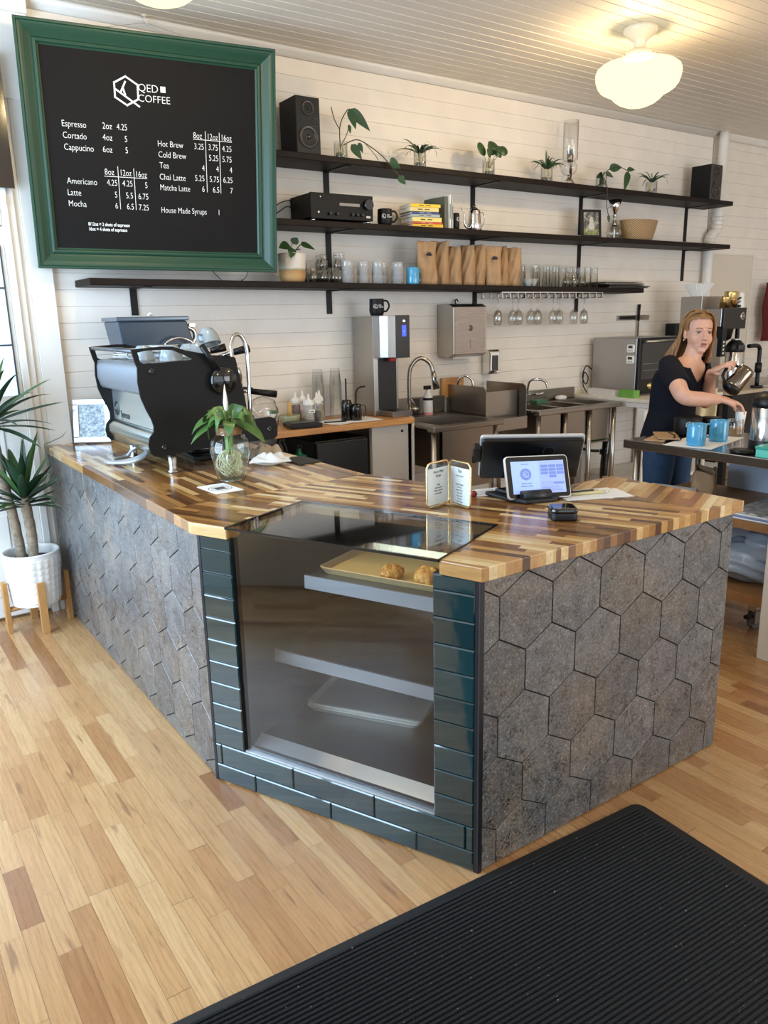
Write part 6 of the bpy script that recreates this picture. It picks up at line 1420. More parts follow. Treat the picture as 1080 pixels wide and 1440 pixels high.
m = MB(); m.box(-.30, .30, -.20, .235, .028, .452); build('steel_case', m, M_('dull_steel_side', (.42,.40,.375), .42, .9, aniso=(2,60,2)), t, bev=.005)
m = MB(); m.box(-.30, .30, -.228, -.20, .028, .452); build('black_front', m, BLACKP, t, bev=.004)
m = MB(); m.box(-.27, .16, -.2295, -.228, .13, .41); build('door_glass', m, BLACKG, t)
m = MB(); m.tube([(-.26,-.255,.425), (.15,-.255,.425)], .010, 10); m.box(-.25,-.235,-.255,-.228,.418,.432); m.box(.13,.145,-.255,-.228,.418,.432); build('door_handle', m, STEEL, t)
m = MB()
for k in range(2): m.tube([(-.25,-.2297,.2+.05*k), (.14,-.2297,.2+.05*k)], .0012, 4)
build('oven_rack', m, STEEL, t)
for kx in (-.16, .22):
    m = MB(); m.M = Matrix.Translation((kx,-.228,.075)) @ Matrix.Rotation(PI/2, 4, 'X'); m.lathe([(.027,0), (.025,.02), (.012,.024), (0,.024)], n=24); build('control_knob', m, BRASS, t)
for fx, fy in ((-.27,-.19), (.27,-.19), (-.27,.2), (.27,.2)):
    m = MB(); m.cyl((fx,fy,0), .02, 0, .028, 14); build('foot', m, BLACKP, t)
for i, zz in enumerate((.285, .372)):
    t = thing('kitchen_timer', ['lower', 'upper'][i]+' white digital timer stuck to the steel side of the oven', 'timer', (5.1995, 4.03, .905+zz), 0, 'white timers on the oven side')
    m = MB(); m.prism_axis(rrect(.07, .062, .012), 'x', -.014, 0); build('timer_case', m, WPLAST, t, bev=.003); m = MB(); m.box(-.0155,-.014,-.02,.02,.002,.022); build('lcd', m, M_('dark_lcd', '2a2d28', .2), t)
    m = MB(); [m.box(-.0155,-.014,-.02+.016*k,-.012+.016*k,-.02,-.012) for k in range(3)]; build('buttons', m, M_('timer_grey', '8e8e8a', .5), t)
t = thing('oven_cord', 'black cord coiled behind the oven against the wall', 'cord', (5.16, 4.43, .93)); m = MB(); m.tube(spline([(.05,0,.17), (-.02,.0,.2), (-.06,0,.12), (-.02,0,.05), (.01,0,.1), (-.04,0,.15), (-.05,0,.05), (0,0,-.02)], 6), .005, 6); build('cord', m, BLACKP, t)
t = thing('wrap_box', 'white cling-film box with a food photo on the white table', 'box', (5.10, 4.21, .9055), 1.42); m = MB(); m.box(-.145,.145,-.03,.03,0,.05); build('carton', m, M_('white_carton', 'd9d2cc', .5), t); m = MB(); m.box(-.15,-.03,-.0308,-.03,.006,.05); m.M=None; build('food_picture', m, M_('food_print', '8a4b3c', .5, var=.5, vscale=60), t); m = MB(); m.box(.02,.12,-.0308,-.03,.012,.04); build('print_block', m, M_('pink_print', 'c99a9a', .5), t)
t = thing('green_box', 'green and white carton beside the cling-film box', 'box', (5.10, 3.955, .9055), 1.5); m = MB(); m.box(-.075,.075,-.035,.035,0,.058); build('carton', m, M_('green_carton', '6aa043', .5, var=.25, vscale=30), t); m = MB(); m.box(-.05,.06,-.0358,-.035,.015,.045); build('white_patch', m, PAPER, t)
t = thing('knife_rack', 'magnetic steel knife strip on the back wall', 'knife rack', (5.74, 4.457, 1.51)); m = MB(); m.box(-.21,.21,-.014,0,-.02,.02); build('strip', m, STEEL, t); m = MB(); m.box(-.19,.02,-.0155,-.014,-.013,.013); build('dark_insert', m, BLACKP, t)
t = thing('kitchen_knife', 'black-handled knife hanging upright on the magnetic strip', 'knife', (5.80, 4.44, 1.34)); m = MB(); m.prism_axis([(-.012,0), (.012,.0), (.014,.12), (-.0,.17), (-.012,.15)], 'y', -.001, .001); build('blade', m, CHROME, t); m = MB(); m.tube([(.0,0,.14), (.002,0,.28)], [.010,.013], 8); build('handle', m, BLACKP, t)
t = thing('black_wall_box', 'small black box fixed to the wall behind the head of the person', 'box', (6.30, 4.40, 1.335)); m = MB(); m.box(-.09,.09,-.05,.059,0,.115); build('box_body', m, BLACKP, t, bev=.005)
# under the white table and sink
t = thing('waste_pipe', 'black plastic waste pipes under the end of the long sink', 'pipe', (5.0, 4.15, 0)); m = MB(); m.tube(spline([(-.35,.1,.60), (-.1,.1,.60), (.12,.08,.61), (.155,.05,.56), (.13,.03,.44), (.12,.03,.30), (.12,.03,.0)], 7), .033, 12); build('trap_pipe', m, BLACKG, t); m = MB(); m.tube([(-.16,.1,.56), (-.16,.1,.30)], .02, 10); m.tube(spline([(-.14,.1,.5), (-.0,.08,.46), (.08,.06,.45)], 5), .012, 8); build('branch_pipe', m, BLACKP, t)
for zz in (.60, .44):
    m = MB(); m.cyl((.13,.04,zz-.03 if zz > .5 else zz), .040, -.02, .02, 16); build('pipe_nut', m, BLACKP, t)
t = thing('green_sanitizer_box', 'green carton of cleaning tablets on the low rail under the long sink', 'box', (4.86, 4.10, .586)); m = MB(); m.box(-.11,.11,-.04,.04,0,.075); build('carton', m, M_('bright_green_carton', '2f9a3c', .5), t); text('box_lettering', 'SANITIZE', .026, WINK, t, (-.09,-.0406,.028), (PI/2,0,0), 'LEFT', .9, .0003, .0002)
m = MB(); m.box(-.16,.30,-.10,.12,.0,.012); tag(build('sink_ledge', m, STEELD, None, (4.70, 4.10, .573)), 'steel ledge under the long sink carrying the green carton', 'shelf')
t = thing('pump_jug', 'white pump jug standing under the white table', 'jug', (5.30, 3.86, .246)); m = MB(); m.prism(rrect(.13,.13,.03), 0, .22); m.lathe([(.05,.22), (.02,.26), (.02,.28), (0,.28)], n=16); build('jug_body', m, M_('blue_white_jug', '9aa6b8', .4), t); m = MB(); m.box(-.05,.05,-.0655,-.065,.06,.16); build('jug_label', m, M_('navy_label', '33415f', .5), t); text('jug_lettering', 'IPN', .04, WINK, t, (-.04,-.066,.11), (PI/2,0,0), sx=.9)
m = MB(); m.lathe([(.012,.28), (.012,.42), (0,.42)], n=10); m.box(-.045,.02,-.012,.012,.42,.445); build('pump', m, WPLAST, t)
# ------------------------------------------------------------------ brewer corner
t = thing('rear_work_table', 'dark-edged work table along the back wall behind the person', 'table', (6.75, 4.0, 0))
m = MB(); m.box(5.97, 7.6, 3.62, 4.35, .878, .905); build('table_top', m, M_('beige_top', 'b7a891', .4), t, bev=.003, abs_=True); m = MB(); m.box(5.975, 7.6, 3.615, 3.64, .82, .878); build('dark_apron', m, BLACKP, t, abs_=True)
for lx, ly in ((6.02,3.68), (7.5,3.68), (6.02,4.28), (7.5,4.28)):
    m = MB(); m.box(lx-.025, lx+.025, ly-.025, ly+.025, 0, .878); build('leg', m, BLACKP, t, abs_=True)
m = MB(); m.box(6.02, 7.5, 3.75, 4.3, .3, .86); build('dark_cabinet', m, M_('dark_cabinet', '131211', .5), t, abs_=True)
t = thing('coffee_brewer', 'tall steel drip coffee brewer with a black brewing head', 'coffee brewer', (6.13, 3.95, .905))
m = MB(); m.box(-.16,.17,.0,.20,.0,.765); build('steel_tower', m, M_('dull_beige_steel', (.42,.38,.33), .45, .8), t, bev=.004)
m = MB(); m.box(-.15,.16,-.18,.0,.52,.665); build('steel_hood', m, STEEL, t, bev=.004); m = MB(); m.box(-.15,.165,-.205,-.18,.50,.668); build('black_head', m, M_('brewer_black', '17120f', .4), t, bev=.004)
m = MB(); m.M = Matrix.Translation((.115,-.205,.60)) @ Matrix.Rotation(PI/2, 4, 'X'); m.lathe([(.032,0), (.030,.002), (0,.002)], n=24); build('round_badge', m, STEEL, t)
text('badge_mark', 'C', .05, BLACKP, t, (.098,-.2078,.582), (PI/2,0,0), 'LEFT', 1, .001)
m = MB(); m.lathe([(.075,.52), (.055,.42), (.02,.40), (0,.40)], c=(.02,-.11,0), n=22); build('brew_funnel', m, BLACKP, t); m = MB(); m.box(.075,.10,-.2,-.17,.36,.5); build('funnel_handle', m, BLACKP, t, bev=.005)
m = MB(); m.box(-.15,-.09,-.20,-.16,.28,.52); build('control_column', m, BLACKP, t); m = MB(); [m.box(-.128,-.112,-.2015,-.2,.30+.03*k,.316+.03*k) for k in range(4)]; build('control_buttons', m, WPLAST, t)
m = MB(); m.box(-.16,.17,-.20,.0,.0,.03); build('brewer_base', m, STEEL, t, bev=.004)
def airpot(loc, rz, r, h, label):
    t = thing('airpot', label, 'airpot', loc, rz, 'steel airpots')
    m = MB(); m.lathe([(0,.0), (r*.96,0), (r*1.02,.01), (r*1.02,.04), (r*.98,.05)], n=32); build('black_base', m, BLACKP, t)
    m = MB(); m.lathe([(r*.97,.045), (r*.97,h*.74), (r*.90,h*.76)], n=40); build('steel_body', m, M_('airpot_steel', (.62,.6,.58), .16, 1.0) if 'airpot_steel' not in bpy.data.materials else bpy.data.materials['airpot_steel'], t)
    m = MB(); m.lathe([(r*.98,h*.74), (r*1.03,h*.76), (r*1.03,h*.86), (r*.85,h*.93), (r*.5,h), (0,h)], n=32); m.box(-r*.35,r*.35,-r*1.25,-r*.5,h*.80,h*.90); build('pump_lid', m, BLACKP, t, bev=.002)
    m = MB(); m.box(-.03,.03,-.045,.02,h,h+.012); build('push_button', m, M_('pale_button', 'b9b6ae', .3), t, bev=.003)
    m = MB(); m.tube(spline([(r*.95,0,h*.80), (r*1.25,.03,h*.80), (r*1.3,.03,h*.7)], 4), .008, 6); build('carry_handle', m, M_('red_handle', '8f1d1d', .4) if r < .08 else BLACKP, t)
airpot((6.22, 3.775, .906+.031), -.5, .074, .375, 'steel airpot with a red handle under the brewer, behind the person')
t = thing('fluted_filters', 'stack of white fluted paper coffee filters on top of the brewer', 'filters', (6.06, 4.05, .905+.7655)); m = MB(); N_ = 80
for k in range(3):
    z0 = .004*k; V = []
    for r, z in ((.055, 0), (.112, .095)):
        for i in range(N_): a = 2*PI*i/N_; q = r*(1+.05*(1 if i % 2 else -1)); V.append((q*math.cos(a), q*math.sin(a), z+z0+.001))
    m.add(V, [(i, (i+1) % N_, N_+(i+1) % N_, N_+i) for i in range(N_)]+[tuple(range(N_))])
build('filter_paper', m, PAPER, t)
for i, (x, y, r, h, lb) in enumerate([(6.06, 3.80, .041, .088, 'smaller dull brass tin on the brewer hood'), (6.17, 3.82, .052, .13, 'taller double brass tin on the brewer hood')]):
    t = thing('brass_tin', lb, 'tin', (x, y, .905+.669), 0, 'brass tins on the brewer'); m = MB(); m.lathe([(0,0), (r,0), (r,h*.48), (r*1.02,h*.49), (r*1.02,h*.52), (r,h*.53), (r,h*.9)], n=28); build('tin_body', m, BRASS if i else M_('dull_brass', (.38,.29,.13), .35, 1.0), t); m = MB(); m.lathe([(r*1.03,h*.86), (r*1.03,h*.98), (r*.98,h), (0,h)], n=28); build('tin_lid', m, BRASS, t)
t = thing('paper_cup_stack', 'upturned white paper cups on the right end of the brewer hood', 'cup stack', (6.265, 3.80, .905+.669)); m = MB(); m.lathe([(.045,0), (.045,.004), (.034,.11), (.030,.125), (0,.125)], n=24); m.lathe([(.046,.012), (.046,.016)], n=24); build('paper_cups', m, WPLAST, t); m = MB(); m.tube([(-.09,-.02,.03), (-.03,-.03,.05)], .004, 6); m.tube([(-.1,-.02,.055), (-.03,-.03,.08)], .007, 6); m.tube([(-.105,-.02,.012),(-.03,-.03,.012)], .01, 6); build('cup_lids_edge', m, BLACKP, t)
t = thing('black_pipe_stand', 'black bent pipe stand on the rear table right of the airpot', 'stand', (6.385, 3.70, .9055)); m = MB(); m.tube(spline([(-.09,0,.355), (.03,0,.355), (.075,0,.335), (.085,0,.28), (.085,0,.02)], 6), .017, 10); m.cyl((.085,0,0), .05, 0, .02, 20); m.cyl((.085,0,.13), .028, 0, .08, 14); build('bent_pipe', m, BLACKP, t)
t = thing('clear_bean_scoop', 'clear plastic tub with a black-handled scoop at the right edge', 'scoop', (6.72, 3.72, .9055)); m = MB(); m.prism(rrect(.20,.14,.03), 0.0, .14); build('clear_tub', m, thin_glass('smoky_clear_tub', refl=1.6, milky=.08), t); m = MB(); m.tube([(-.03,0,.08), (.10,-.02,.26)], .014, 8); build('scoop_handle', m, BLACKP, t); m = MB(); m.box(.03,.11,-.075,-.02,.01,.1); build('dark_block', m, BLACKP, t)
t = thing('red_apron', 'dark red cloth hanging on the wall at the right edge', 'apron', (7.80, 4.40, 1.25)); m = MB(); m.grid(lambda u, v: ((u-.5)*.3+.02*math.sin(8*v), -.03*math.sin(7*u)-.02, v*.55), 16, 10); build('cloth', m, M_('dark_red_cloth', '5a1418', .9), t, solid=.006); m = MB(); m.cyl((0,.0,.55), .012, -.01, .03, 10); m.rod((0,.05,.56), (0,-.01,.56), .006, 6); build('hook', m, BLACKP, t)
# ------------------------------------------------------------------ stainless prep table at the right
t = thing('steel_prep_table', 'stainless prep table with wooden lower shelves at the right edge', 'table', (3.70, 1.85, 0))
PT = .905
m = MB(); m.box(3.36, 4.02, .95, 2.625, PT-.045, PT-.0008); build('steel_top', m, M_('polished_table_steel', (.40,.37,.34), .16, 1.0), t, bev=.004, abs_=True)
for lx, ly in ((3.41, 2.57), (3.97, 2.57), (3.41, 1.00), (3.97, 1.00)):
    m = MB(); m.rod((lx, ly, .06), (lx, ly, PT-.045), .019, 12); build('leg', m, STEEL, t, abs_=True)
LSW = M_('warm_shelf_edge_wood', '9a6d42', .5, var=.15, vscale=30)
m = MB(); m.box(3.365, 3.99, .97, 2.60, .562, .600); build('middle_shelf', m, LSW, t, abs_=True)
m = MB(); m.box(3.365, 3.99, .97, 2.60, .205, .250); build('lower_shelf', m, LSW, t, abs_=True)
m = MB(); m.box(3.992, 4.0, 1.0, 2.40, .25, PT-.05); build('back_sheet', m, M_('white_sheet_blue_reflection', 'b9c4d2', .35), t, abs_=True)  # white panel; its light blue reflection is put into the base colour
for lx, ly in ((3.60, 1.957), (3.41, 2.57), (3.97, 1.0)):
    m = MB(); m.M = Matrix.Translation((lx, ly, .042)) @ Matrix.Rotation(PI/2, 4, 'X'); m.cyl((0,0,0), .042, -.014, .014, 22); m.M = None; c_ = build('caster_wheel', m, M_('grey_caster', '6f6f70', .4), t, abs_=True)
    m = MB(); m.box(lx-.03, lx+.02, ly-.022, ly-.016, .03, .10); m.box(lx-.03, lx+.02, ly+.016, ly+.022, .03, .10); m.box(lx-.03, lx+.03, ly-.022, ly+.022, .095, .205); build('caster_fork', m, STEEL, t, abs_=True)
    m = MB(); m.box(lx-.075, lx-.03, ly-.014, ly+.014, .062, .078); build('brake_pedal', m, BLACKP, t, abs_=True)
t = thing('white_end_panel', 'white painted cabinet end at the right edge before the prep table', 'cabinet', (3.31, 1.25, 0)); m = MB(); m.box(3.27, 3.345, .75, 1.752, .0, .86); build('panel', m, WHITE_TRIM, t, bev=.004, abs_=True)
def paper_sheet(x, y, w, d, rz, label):
    m = MB(); m.box(-w/2, w/2, -d/2, d/2, 0, .001); o = build('paper_liner', m, PAPER, None, (x, y, PT), (0,0,rz)); tag(o, label, 'paper', 'white liner sheets on the prep table')
paper_sheet(3.60, 2.31, .46, .24, .22, 'white paper liner under the two blue mugs')
blue_mug((3.455, 2.262, PT+.0012), .35, 'sky-blue mug on the prep table, nearer the left', .0455, .108)
blue_mug((3.650, 2.265, PT+.0012), 2.6, 'sky-blue mug on the prep table beside the ribbed glass jar', .0455, .108)
t = thing('ribbed_glass_jar', 'ribbed glass jar of brown sugar right of the blue mugs', 'jar', (3.865, 2.305, PT+.0012)); m = MB(); N_ = 40; rows = [(.034,0), (.040,.012), (.041,.045), (.037,.07), (.038,.088)]
V = []
for r, z in rows:
    for k in range(N_): a = 2*PI*k/N_; q = r*(1+.03*(k % 2)); V.append((q*math.cos(a), q*math.sin(a), z))
m.add(V, [(j*N_+k, j*N_+(k+1) % N_, (j+1)*N_+(k+1) % N_, (j+1)*N_+k) for j in range(4) for k in range(N_)]); build('glass_body', m, CUT, t); m = MB(); m.lathe([(0,.004), (.033,.004), (.036,.02), (.036,.05), (0,.053)], n=22); build('sugar', m, M_('brown_sugar', '9a7a52', .9), t)
airpot((3.575, 1.965, PT), .8, .081, .275, 'large steel airpot at the right edge of the prep table')
t = thing('black_jar_lid', 'flat black lid lying on the prep table in front of the airpot', 'lid', (3.425, 2.00, PT)); m = MB(); m.lathe([(0,0), (.05,0), (.054,.005), (.053,.014), (.046,.017), (0,.015)], n=32); build('lid', m, BLACKP, t)
t = thing('teal_box', 'teal and white plastic box at the right edge of the prep table', 'box', (3.412, 1.845, PT), .05); m = MB(); m.box(-.05,.06,-.075,.055,0,.048); build('box_body', m, M_('teal_plastic', '5fc9b4', .4), t, bev=.004); m = MB(); m.box(-.053,.063,-.078,.058,.036,.052); build('box_lid', m, M_('deep_teal', '2f9a84', .4), t, bev=.004)
t = thing('black_logo_tub', 'large black canister with a white emblem behind the blue mugs', 'canister', (3.735, 2.50, PT)); m = MB(); m.lathe([(0,0), (.066,0), (.072,.01), (.072,.085), (.066,.10), (.045,.106), (0,.106)], n=36); build('canister_body', m, BLACKM, t)
Mx = Matrix.Rotation(-.9, 4, 'Z') @ Matrix.Translation((0,-.0735,.062)) @ Matrix.Rotation(PI/2, 4, 'X'); hexlogo(t, Mx, .017, M_('pale_blue_ink', 'bfe3ee', .5)); 
text('lettering', 'QED', .012, WINK, t, (-.043, -.062, .064), (PI/2,0,-.55), 'LEFT', 1, .0002, .0002); text('lettering', 'COFFEE', .009, WINK, t, (-.043, -.062, .054), (PI/2,0,-.55), 'LEFT', 1, .0002, .0002)
t = thing('small_black_canister', 'low black canister behind the right blue mug', 'canister', (3.865, 2.45, PT)); m = MB(); m.lathe([(0,0), (.05,0), (.052,.006), (.052,.06), (.056,.064), (.056,.082), (.05,.088), (0,.088)], n=30); build('canister_body', m, BLACKP, t)
# flat kraft bags with black handles
for i, (x, y, rz, lb) in enumerate([(3.50, 2.50, .35, 'lower folded kraft bag with black edging at the table corner'), (3.535, 2.485, .75, 'upper folded kraft bag with black edging at the table corner')]):
    t = thing('folded_kraft_bag', lb, 'bag', (x, y, PT+.0005+.009*i), rz, 'folded kraft bags on the prep table'); m = MB(); m.box(-.10,.14,-.055,.055,0,.008); build('bag_body', m, KRAFT, t, bev=.002); m = MB(); m.tube(spline([(-.10,-.02,.010), (-.02,-.035,.012), (.08,-.02,.014), (.14,-.03,.010)], 5), .004, 6, flat=.4); m.box(-.102,.0,-.057,-.05,0,.0085); build('black_handle', m, BLACKM, t)
# shelf contents
t = thing('crumpled_paper_bag', 'crumpled brown paper bag on the middle shelf of the prep table', 'bag', (3.72, 2.37, .6008), .55); rr = random.Random(12); m = MB(); nU = 28; rows_ = 10; V = []
for j in range(rows_+1):
    v = j/rows_
    for k in range(nU):
        a = 2*PI*k/nU; sx_ = math.copysign(abs(math.cos(a))**.35, math.cos(a)); sy_ = math.copysign(abs(math.sin(a))**.35, math.sin(a))
        V.append((sx_*.105*(1-.06*v)+.005*math.sin(5*a+6*v), sy_*.065*(1-.25*v)+.006*math.sin(7*a-5*v), .135*v+.012*math.sin(3*a)*v))
m.add(V, [(j*nU+k, j*nU+(k+1) % nU, (j+1)*nU+(k+1) % nU, (j+1)*nU+k) for j in range(rows_) for k in range(nU)]+[tuple(reversed(range(nU)))], True); build('paper_bag', m, KRAFT, t, solid=.0015)
t = thing('white_paper_stack', 'stack of white paper left of the brown bag under the prep table', 'paper stack', (3.50, 2.44, .6005), .2); m = MB(); m.box(-.09,.09,-.12,.12,0,.05); build('sheets', m, PAPER, t)
t = thing('newspaper_stack', 'folded newspapers on the middle shelf at the right edge', 'newspapers', (3.56, 1.88, .6005), .04)
NEWS = G('newsprint'); nn = NEWS.noise(1.0, 2.0, .6, NEWS.n('Mapping', Vector=NEWS.obj(), Scale=(160,26,60)).outputs[0]); NEWS.p(Base_Color=NEWS.ramp(nn, [(.42,'6f6f70'),(.52,'b5b4b0'),(.7,'c6c5c0')]), Roughness=.8)
for k, (w, d, mt) in enumerate(((.36,.30,PAPER), (.36,.29,M_('blue_white_cover', '7f8fb8', .5)), (.355,.285,PAPER), (.35,.28,NEWS.m))):
    m = MB(); m.box(-w/2, w/2, -d/2, d/2, .009*k, .009*k+.0085); build('newspaper', m, mt, t, bev=.003)
t = thing('clear_bag_roll', 'crumpled pale plastic bags on the bottom shelf of the prep table', 'bags', (3.56, 2.02, .2505)); rr = random.Random(6)
m = MB(); m.blob((0,0,.10), (.15,.20,.10), 30, 20, lambda p: 1+.10*math.sin(7*p.x+1)*math.sin(6*p.y)+.08*math.sin(12*p.z+9*p.x)); m.blob((-.02,-.12,.20), (.08,.10,.09), 24, 16, lambda p: 1+.14*math.sin(6*p.x)*math.sin(9*p.z)); build('plastic_bags', m, M_('pale_blue_film', '9aa6b4', .25, bump=.4, bscale=20), t)
# ------------------------------------------------------------------ the person behind the prep table
HAIR = G('strawberry_blond_hair'); hv = HAIR.noise(1.0, 3.0, .6, HAIR.n('Mapping', Vector=HAIR.obj(), Scale=(160,160,12)).outputs[0])
HAIR.p(Base_Color=HAIR.ramp(hv, [(.3,'63452b'),(.5,'8a6640'),(.68,'a98558'),(.8,'c2a075')]), Roughness=.42, Specular_IOR_Level=.4); HAIR = HAIR.m
SKIN = G('skin'); sn = SKIN.noise(9.0, 3.0); SKIN.p(Base_Color=SKIN.mix(sn, lin('c99680'), lin('d9ab92')), Roughness=.5, Subsurface_Weight=.08, Subsurface_Radius=(.01,.004,.002)); SKIN = SKIN.m
NAVY = M_('navy_tshirt', '10131d', .85, var=.15, vscale=14, bump=.15, bscale=20, spec=.2)
JEAN = M_('blue_denim', '24405f', .85, var=.25, vscale=30, bump=.2, bscale=220)
P0 = Vector((3.87, 2.79, 0))
pr = thing('person', 'woman in navy T-shirt and jeans reaching over the prep table, coffee pot in hand', 'person', P0)
sA = Vector((.996, .09, 0)); dA = Vector((.09, -.996, 0))
RINGS = [((3.945,2.765,.84),.160,.114), ((3.945,2.762,.92),.162,.112), ((3.950,2.755,1.0),.142,.104), ((3.962,2.750,1.10),.150,.110), ((3.978,2.742,1.18),.166,.116), ((3.99,2.732,1.225),.178,.105), ((4.004,2.722,1.255),.150,.085), ((4.010,2.714,1.28),.095,.066), ((4.014,2.706,1.30),.060,.055)]
def loft(m, rings, k=1.0, n=40, hole=None, caps=True):
    V = []
    for c, w, d in rings:
        c = Vector(c)
        for i in range(n):
            a = 2*PI*i/n; ca, sa = math.cos(a), math.sin(a)
            V.append(c - P0 + sA*(w*k*math.copysign(abs(ca)**.85, ca)) + dA*(d*k*math.copysign(abs(sa)**.85, sa)))
    F = []
    for j in range(len(rings)-1):
        for i in range(n):
            i2 = (i+1) % n
            if hole and hole(j, (i+.5)/n): continue
            F.append((j*n+i, j*n+i2, (j+1)*n+i2, (j+1)*n+i))
    if caps: F += [tuple(reversed(range(n))), tuple((len(rings)-1)*n+i for i in range(n))]
    m.add(V, F, True)
def refine(rings, s=3):
    out = []
    for i in range(len(rings)-1):
        (c0, w0, d0), (c1, w1, d1) = rings[i], rings[i+1]
        for k in range(s):
            t_ = k/s; out.append((tuple(a+(b-a)*t_ for a, b in zip(c0, c1)), w0+(w1-w0)*t_, d0+(d1-d0)*t_))
    out.append(rings[-1]); return out
def limb(m, pts, rad, n=16, s=6):
    P = spline([Vector(p)-P0 for p in pts], s); L = len(P)
    R = []
    for i in range(L):
        q = i/(L-1)*(len(rad)-1); a = int(min(q, len(rad)-2)); f = q-a; R.append(rad[a]*(1-f)+rad[a+1]*f)
    m.tube(P, R, n)
RSH, REL, RWR = (3.838,2.700,1.235), (3.690,2.505,1.112), (3.893,2.428,1.088)
LSH, LEL, LWR = (4.160,2.735,1.235), (4.165,2.680,1.035), (4.035,2.580,1.222)
body = MB(); loft(body, refine(RINGS), .94)
limb(body, [RSH, tuple((Vector(RSH)+Vector(REL))/2+Vector((-.01,0,.004))), REL, tuple((Vector(REL)+Vector(RWR))/2+Vector((-.004,-.004,-.006))), RWR], [.052,.049,.042,.040,.025])
limb(body, [LSH, tuple((Vector(LSH)+Vector(LEL))/2), LEL, tuple((Vector(LEL)+Vector(LWR))/2), LWR], [.050,.046,.041,.037,.024])
limb(body, [(4.012,2.708,1.26), (4.022,2.694,1.31), (4.038,2.688,1.36)], [.058,.049,.050])
# hands
def hand(m, wrist, knuck, side, up, fingers, thumb):
    w = Vector(wrist); k = Vector(knuck); d = (k-w).normalized(); side = Vector(side); side = (side-d*side.dot(d)).normalized(); n = d.cross(side)
    for i in range(7):   # palm: four metacarpal strands
        s_ = (i/6-.5)
        limb(m, [w+side*(s_*.030), (w+k)/2+side*(s_*.056), k+side*(s_*.066)], [.014,.0145,.0105], 10, 4)
    for i, chain in enumerate(fingers):
        base = k+side*((i/3-.5)*.066)
        pts = [base-d*.012]+[base+Vector(q) for q in chain]
        limb(m, pts, [.0098,.0092,.0080,.0064], 10, 4)
    b = w+d*.025+side*thumb[0]
    limb(m, [b]+[b+Vector(q) for q in thumb[1]], [.014,.012,.0092,.0070], 10, 4)
RKN = (3.985,2.410,1.072)
dR = (Vector(RKN)-Vector(RWR)).normalized()
hand(body, RWR, RKN, (.10,.93,.30), (0,0,1),
     [[dR*.030+Vector((0,0,-.004)), dR*.052+Vector((0,-.004,-.030)), dR*.058+Vector((0,-.006,-.058))],
      [dR*.034+Vector((0,0,-.002)), dR*.060+Vector((0,-.002,-.030)), dR*.066+Vector((0,-.004,-.064))],
      [dR*.032+Vector((0,0,-.004)), dR*.054+Vector((0,-.002,-.032)), dR*.056+Vector((0,-.006,-.062))],
      [dR*.024+Vector((0,0,-.008)), dR*.040+Vector((0,-.004,-.030)), dR*.042+Vector((0,-.010,-.052))]],
     (-.022, [Vector((.030,-.018,-.018)), Vector((.058,-.020,-.036)), Vector((.078,-.012,-.056))]))
LKN = (4.030,2.505,1.252)
dL = (Vector(LKN)-Vector(LWR)).normalized()
hand(body, LWR, LKN, (.93,-.05,.35), (0,0,1),
     [[dL*.026+Vector((.006,0,.004)), dL*.050+Vector((.014,-.004,-.010)), dL*.050+Vector((.012,.004,-.032))],
      [dL*.030+Vector((.006,0,.004)), dL*.056+Vector((.014,-.004,-.012)), dL*.054+Vector((.012,.006,-.036))],
      [dL*.028+Vector((.008,0,.004)), dL*.052+Vector((.016,-.004,-.012)), dL*.050+Vector((.014,.006,-.034))],
      [dL*.022+Vector((.010,0,.004)), dL*.042+Vector((.018,-.004,-.008)), dL*.042+Vector((.016,.004,-.026))]],
     (-.022, [Vector((-.004,-.028,-.010)), Vector((.006,-.052,-.014)), Vector((.016,-.070,-.016))]))
# legs under the jeans
limb(body, [(3.88,2.77,.86), (3.848,2.765,.50), (3.855,2.82,.09)], [.085,.062,.042]); limb(body, [(4.015,2.77,.86), (4.042,2.765,.50), (4.036,2.83,.09)], [.085,.062,.042])
# head
HC = Vector((4.052, 2.688, 1.436)); HM = Matrix.Translation(HC-P0) @ Matrix.Rotation(-.58, 4, 'Z') @ Matrix.Rotation(.05, 4, 'Y') @ Matrix.Rotation(.03, 4, 'X')
body.M = HM
BL = [((0,.014,.030),(.073,.090,.084)), ((0,-.018,-.028),(.0625,.068,.086)), ((0,-.030,-.070),(.051,.052,.041)), ((0,-.062,-.096),(.026,.022,.018)), ((.028,-.046,-.036),(.032,.032,.040)), ((-.028,-.046,-.036),(.032,.032,.040)),
      ((0,-.074,.020),(.046,.012,.010)), ((0,-.086,-.010),(.0095,.013,.026)), ((0,-.098,-.031),(.0125,.013,.0105)), ((.010,-.090,-.035),(.008,.009,.007)), ((-.010,-.090,-.035),(.008,.009,.007)), ((0,-.080,-.062),(.022,.010,.012)),
      ((.031,-.0675,.0075),(.0165,.0125,.0055)), ((-.031,-.0675,.0075),(.0165,.0125,.0055)), ((.031,-.067,-.0085),(.015,.011,.004)), ((-.031,-.067,-.0085),(.015,.011,.004)), ((.073,.008,-.012),(.008,.017,.029)), ((-.073,.008,-.012),(.008,.017,.029)), ((-.071,.002,-.034),(.006,.009,.010)), ((.071,.002,-.034),(.006,.009,.010))]
for c, r in BL: body.blob(c, r, 24, 16)
body.M = None
ob = build('body', body, SKIN, pr)
r_ = ob.modifiers.new('join_surface', 'REMESH'); r_.mode = 'VOXEL'; r_.voxel_size = .0034; r_.use_smooth_shade = True
s_ = ob.modifiers.new('soften', 'SMOOTH'); s_.factor = .5; s_.iterations = 9
def hb(name, blobs, mat, n=(18,12)):
    m = MB(); m.M = HM
    for c, r in blobs: m.blob(c, r, *n)
    return build(name, m, mat, ob)
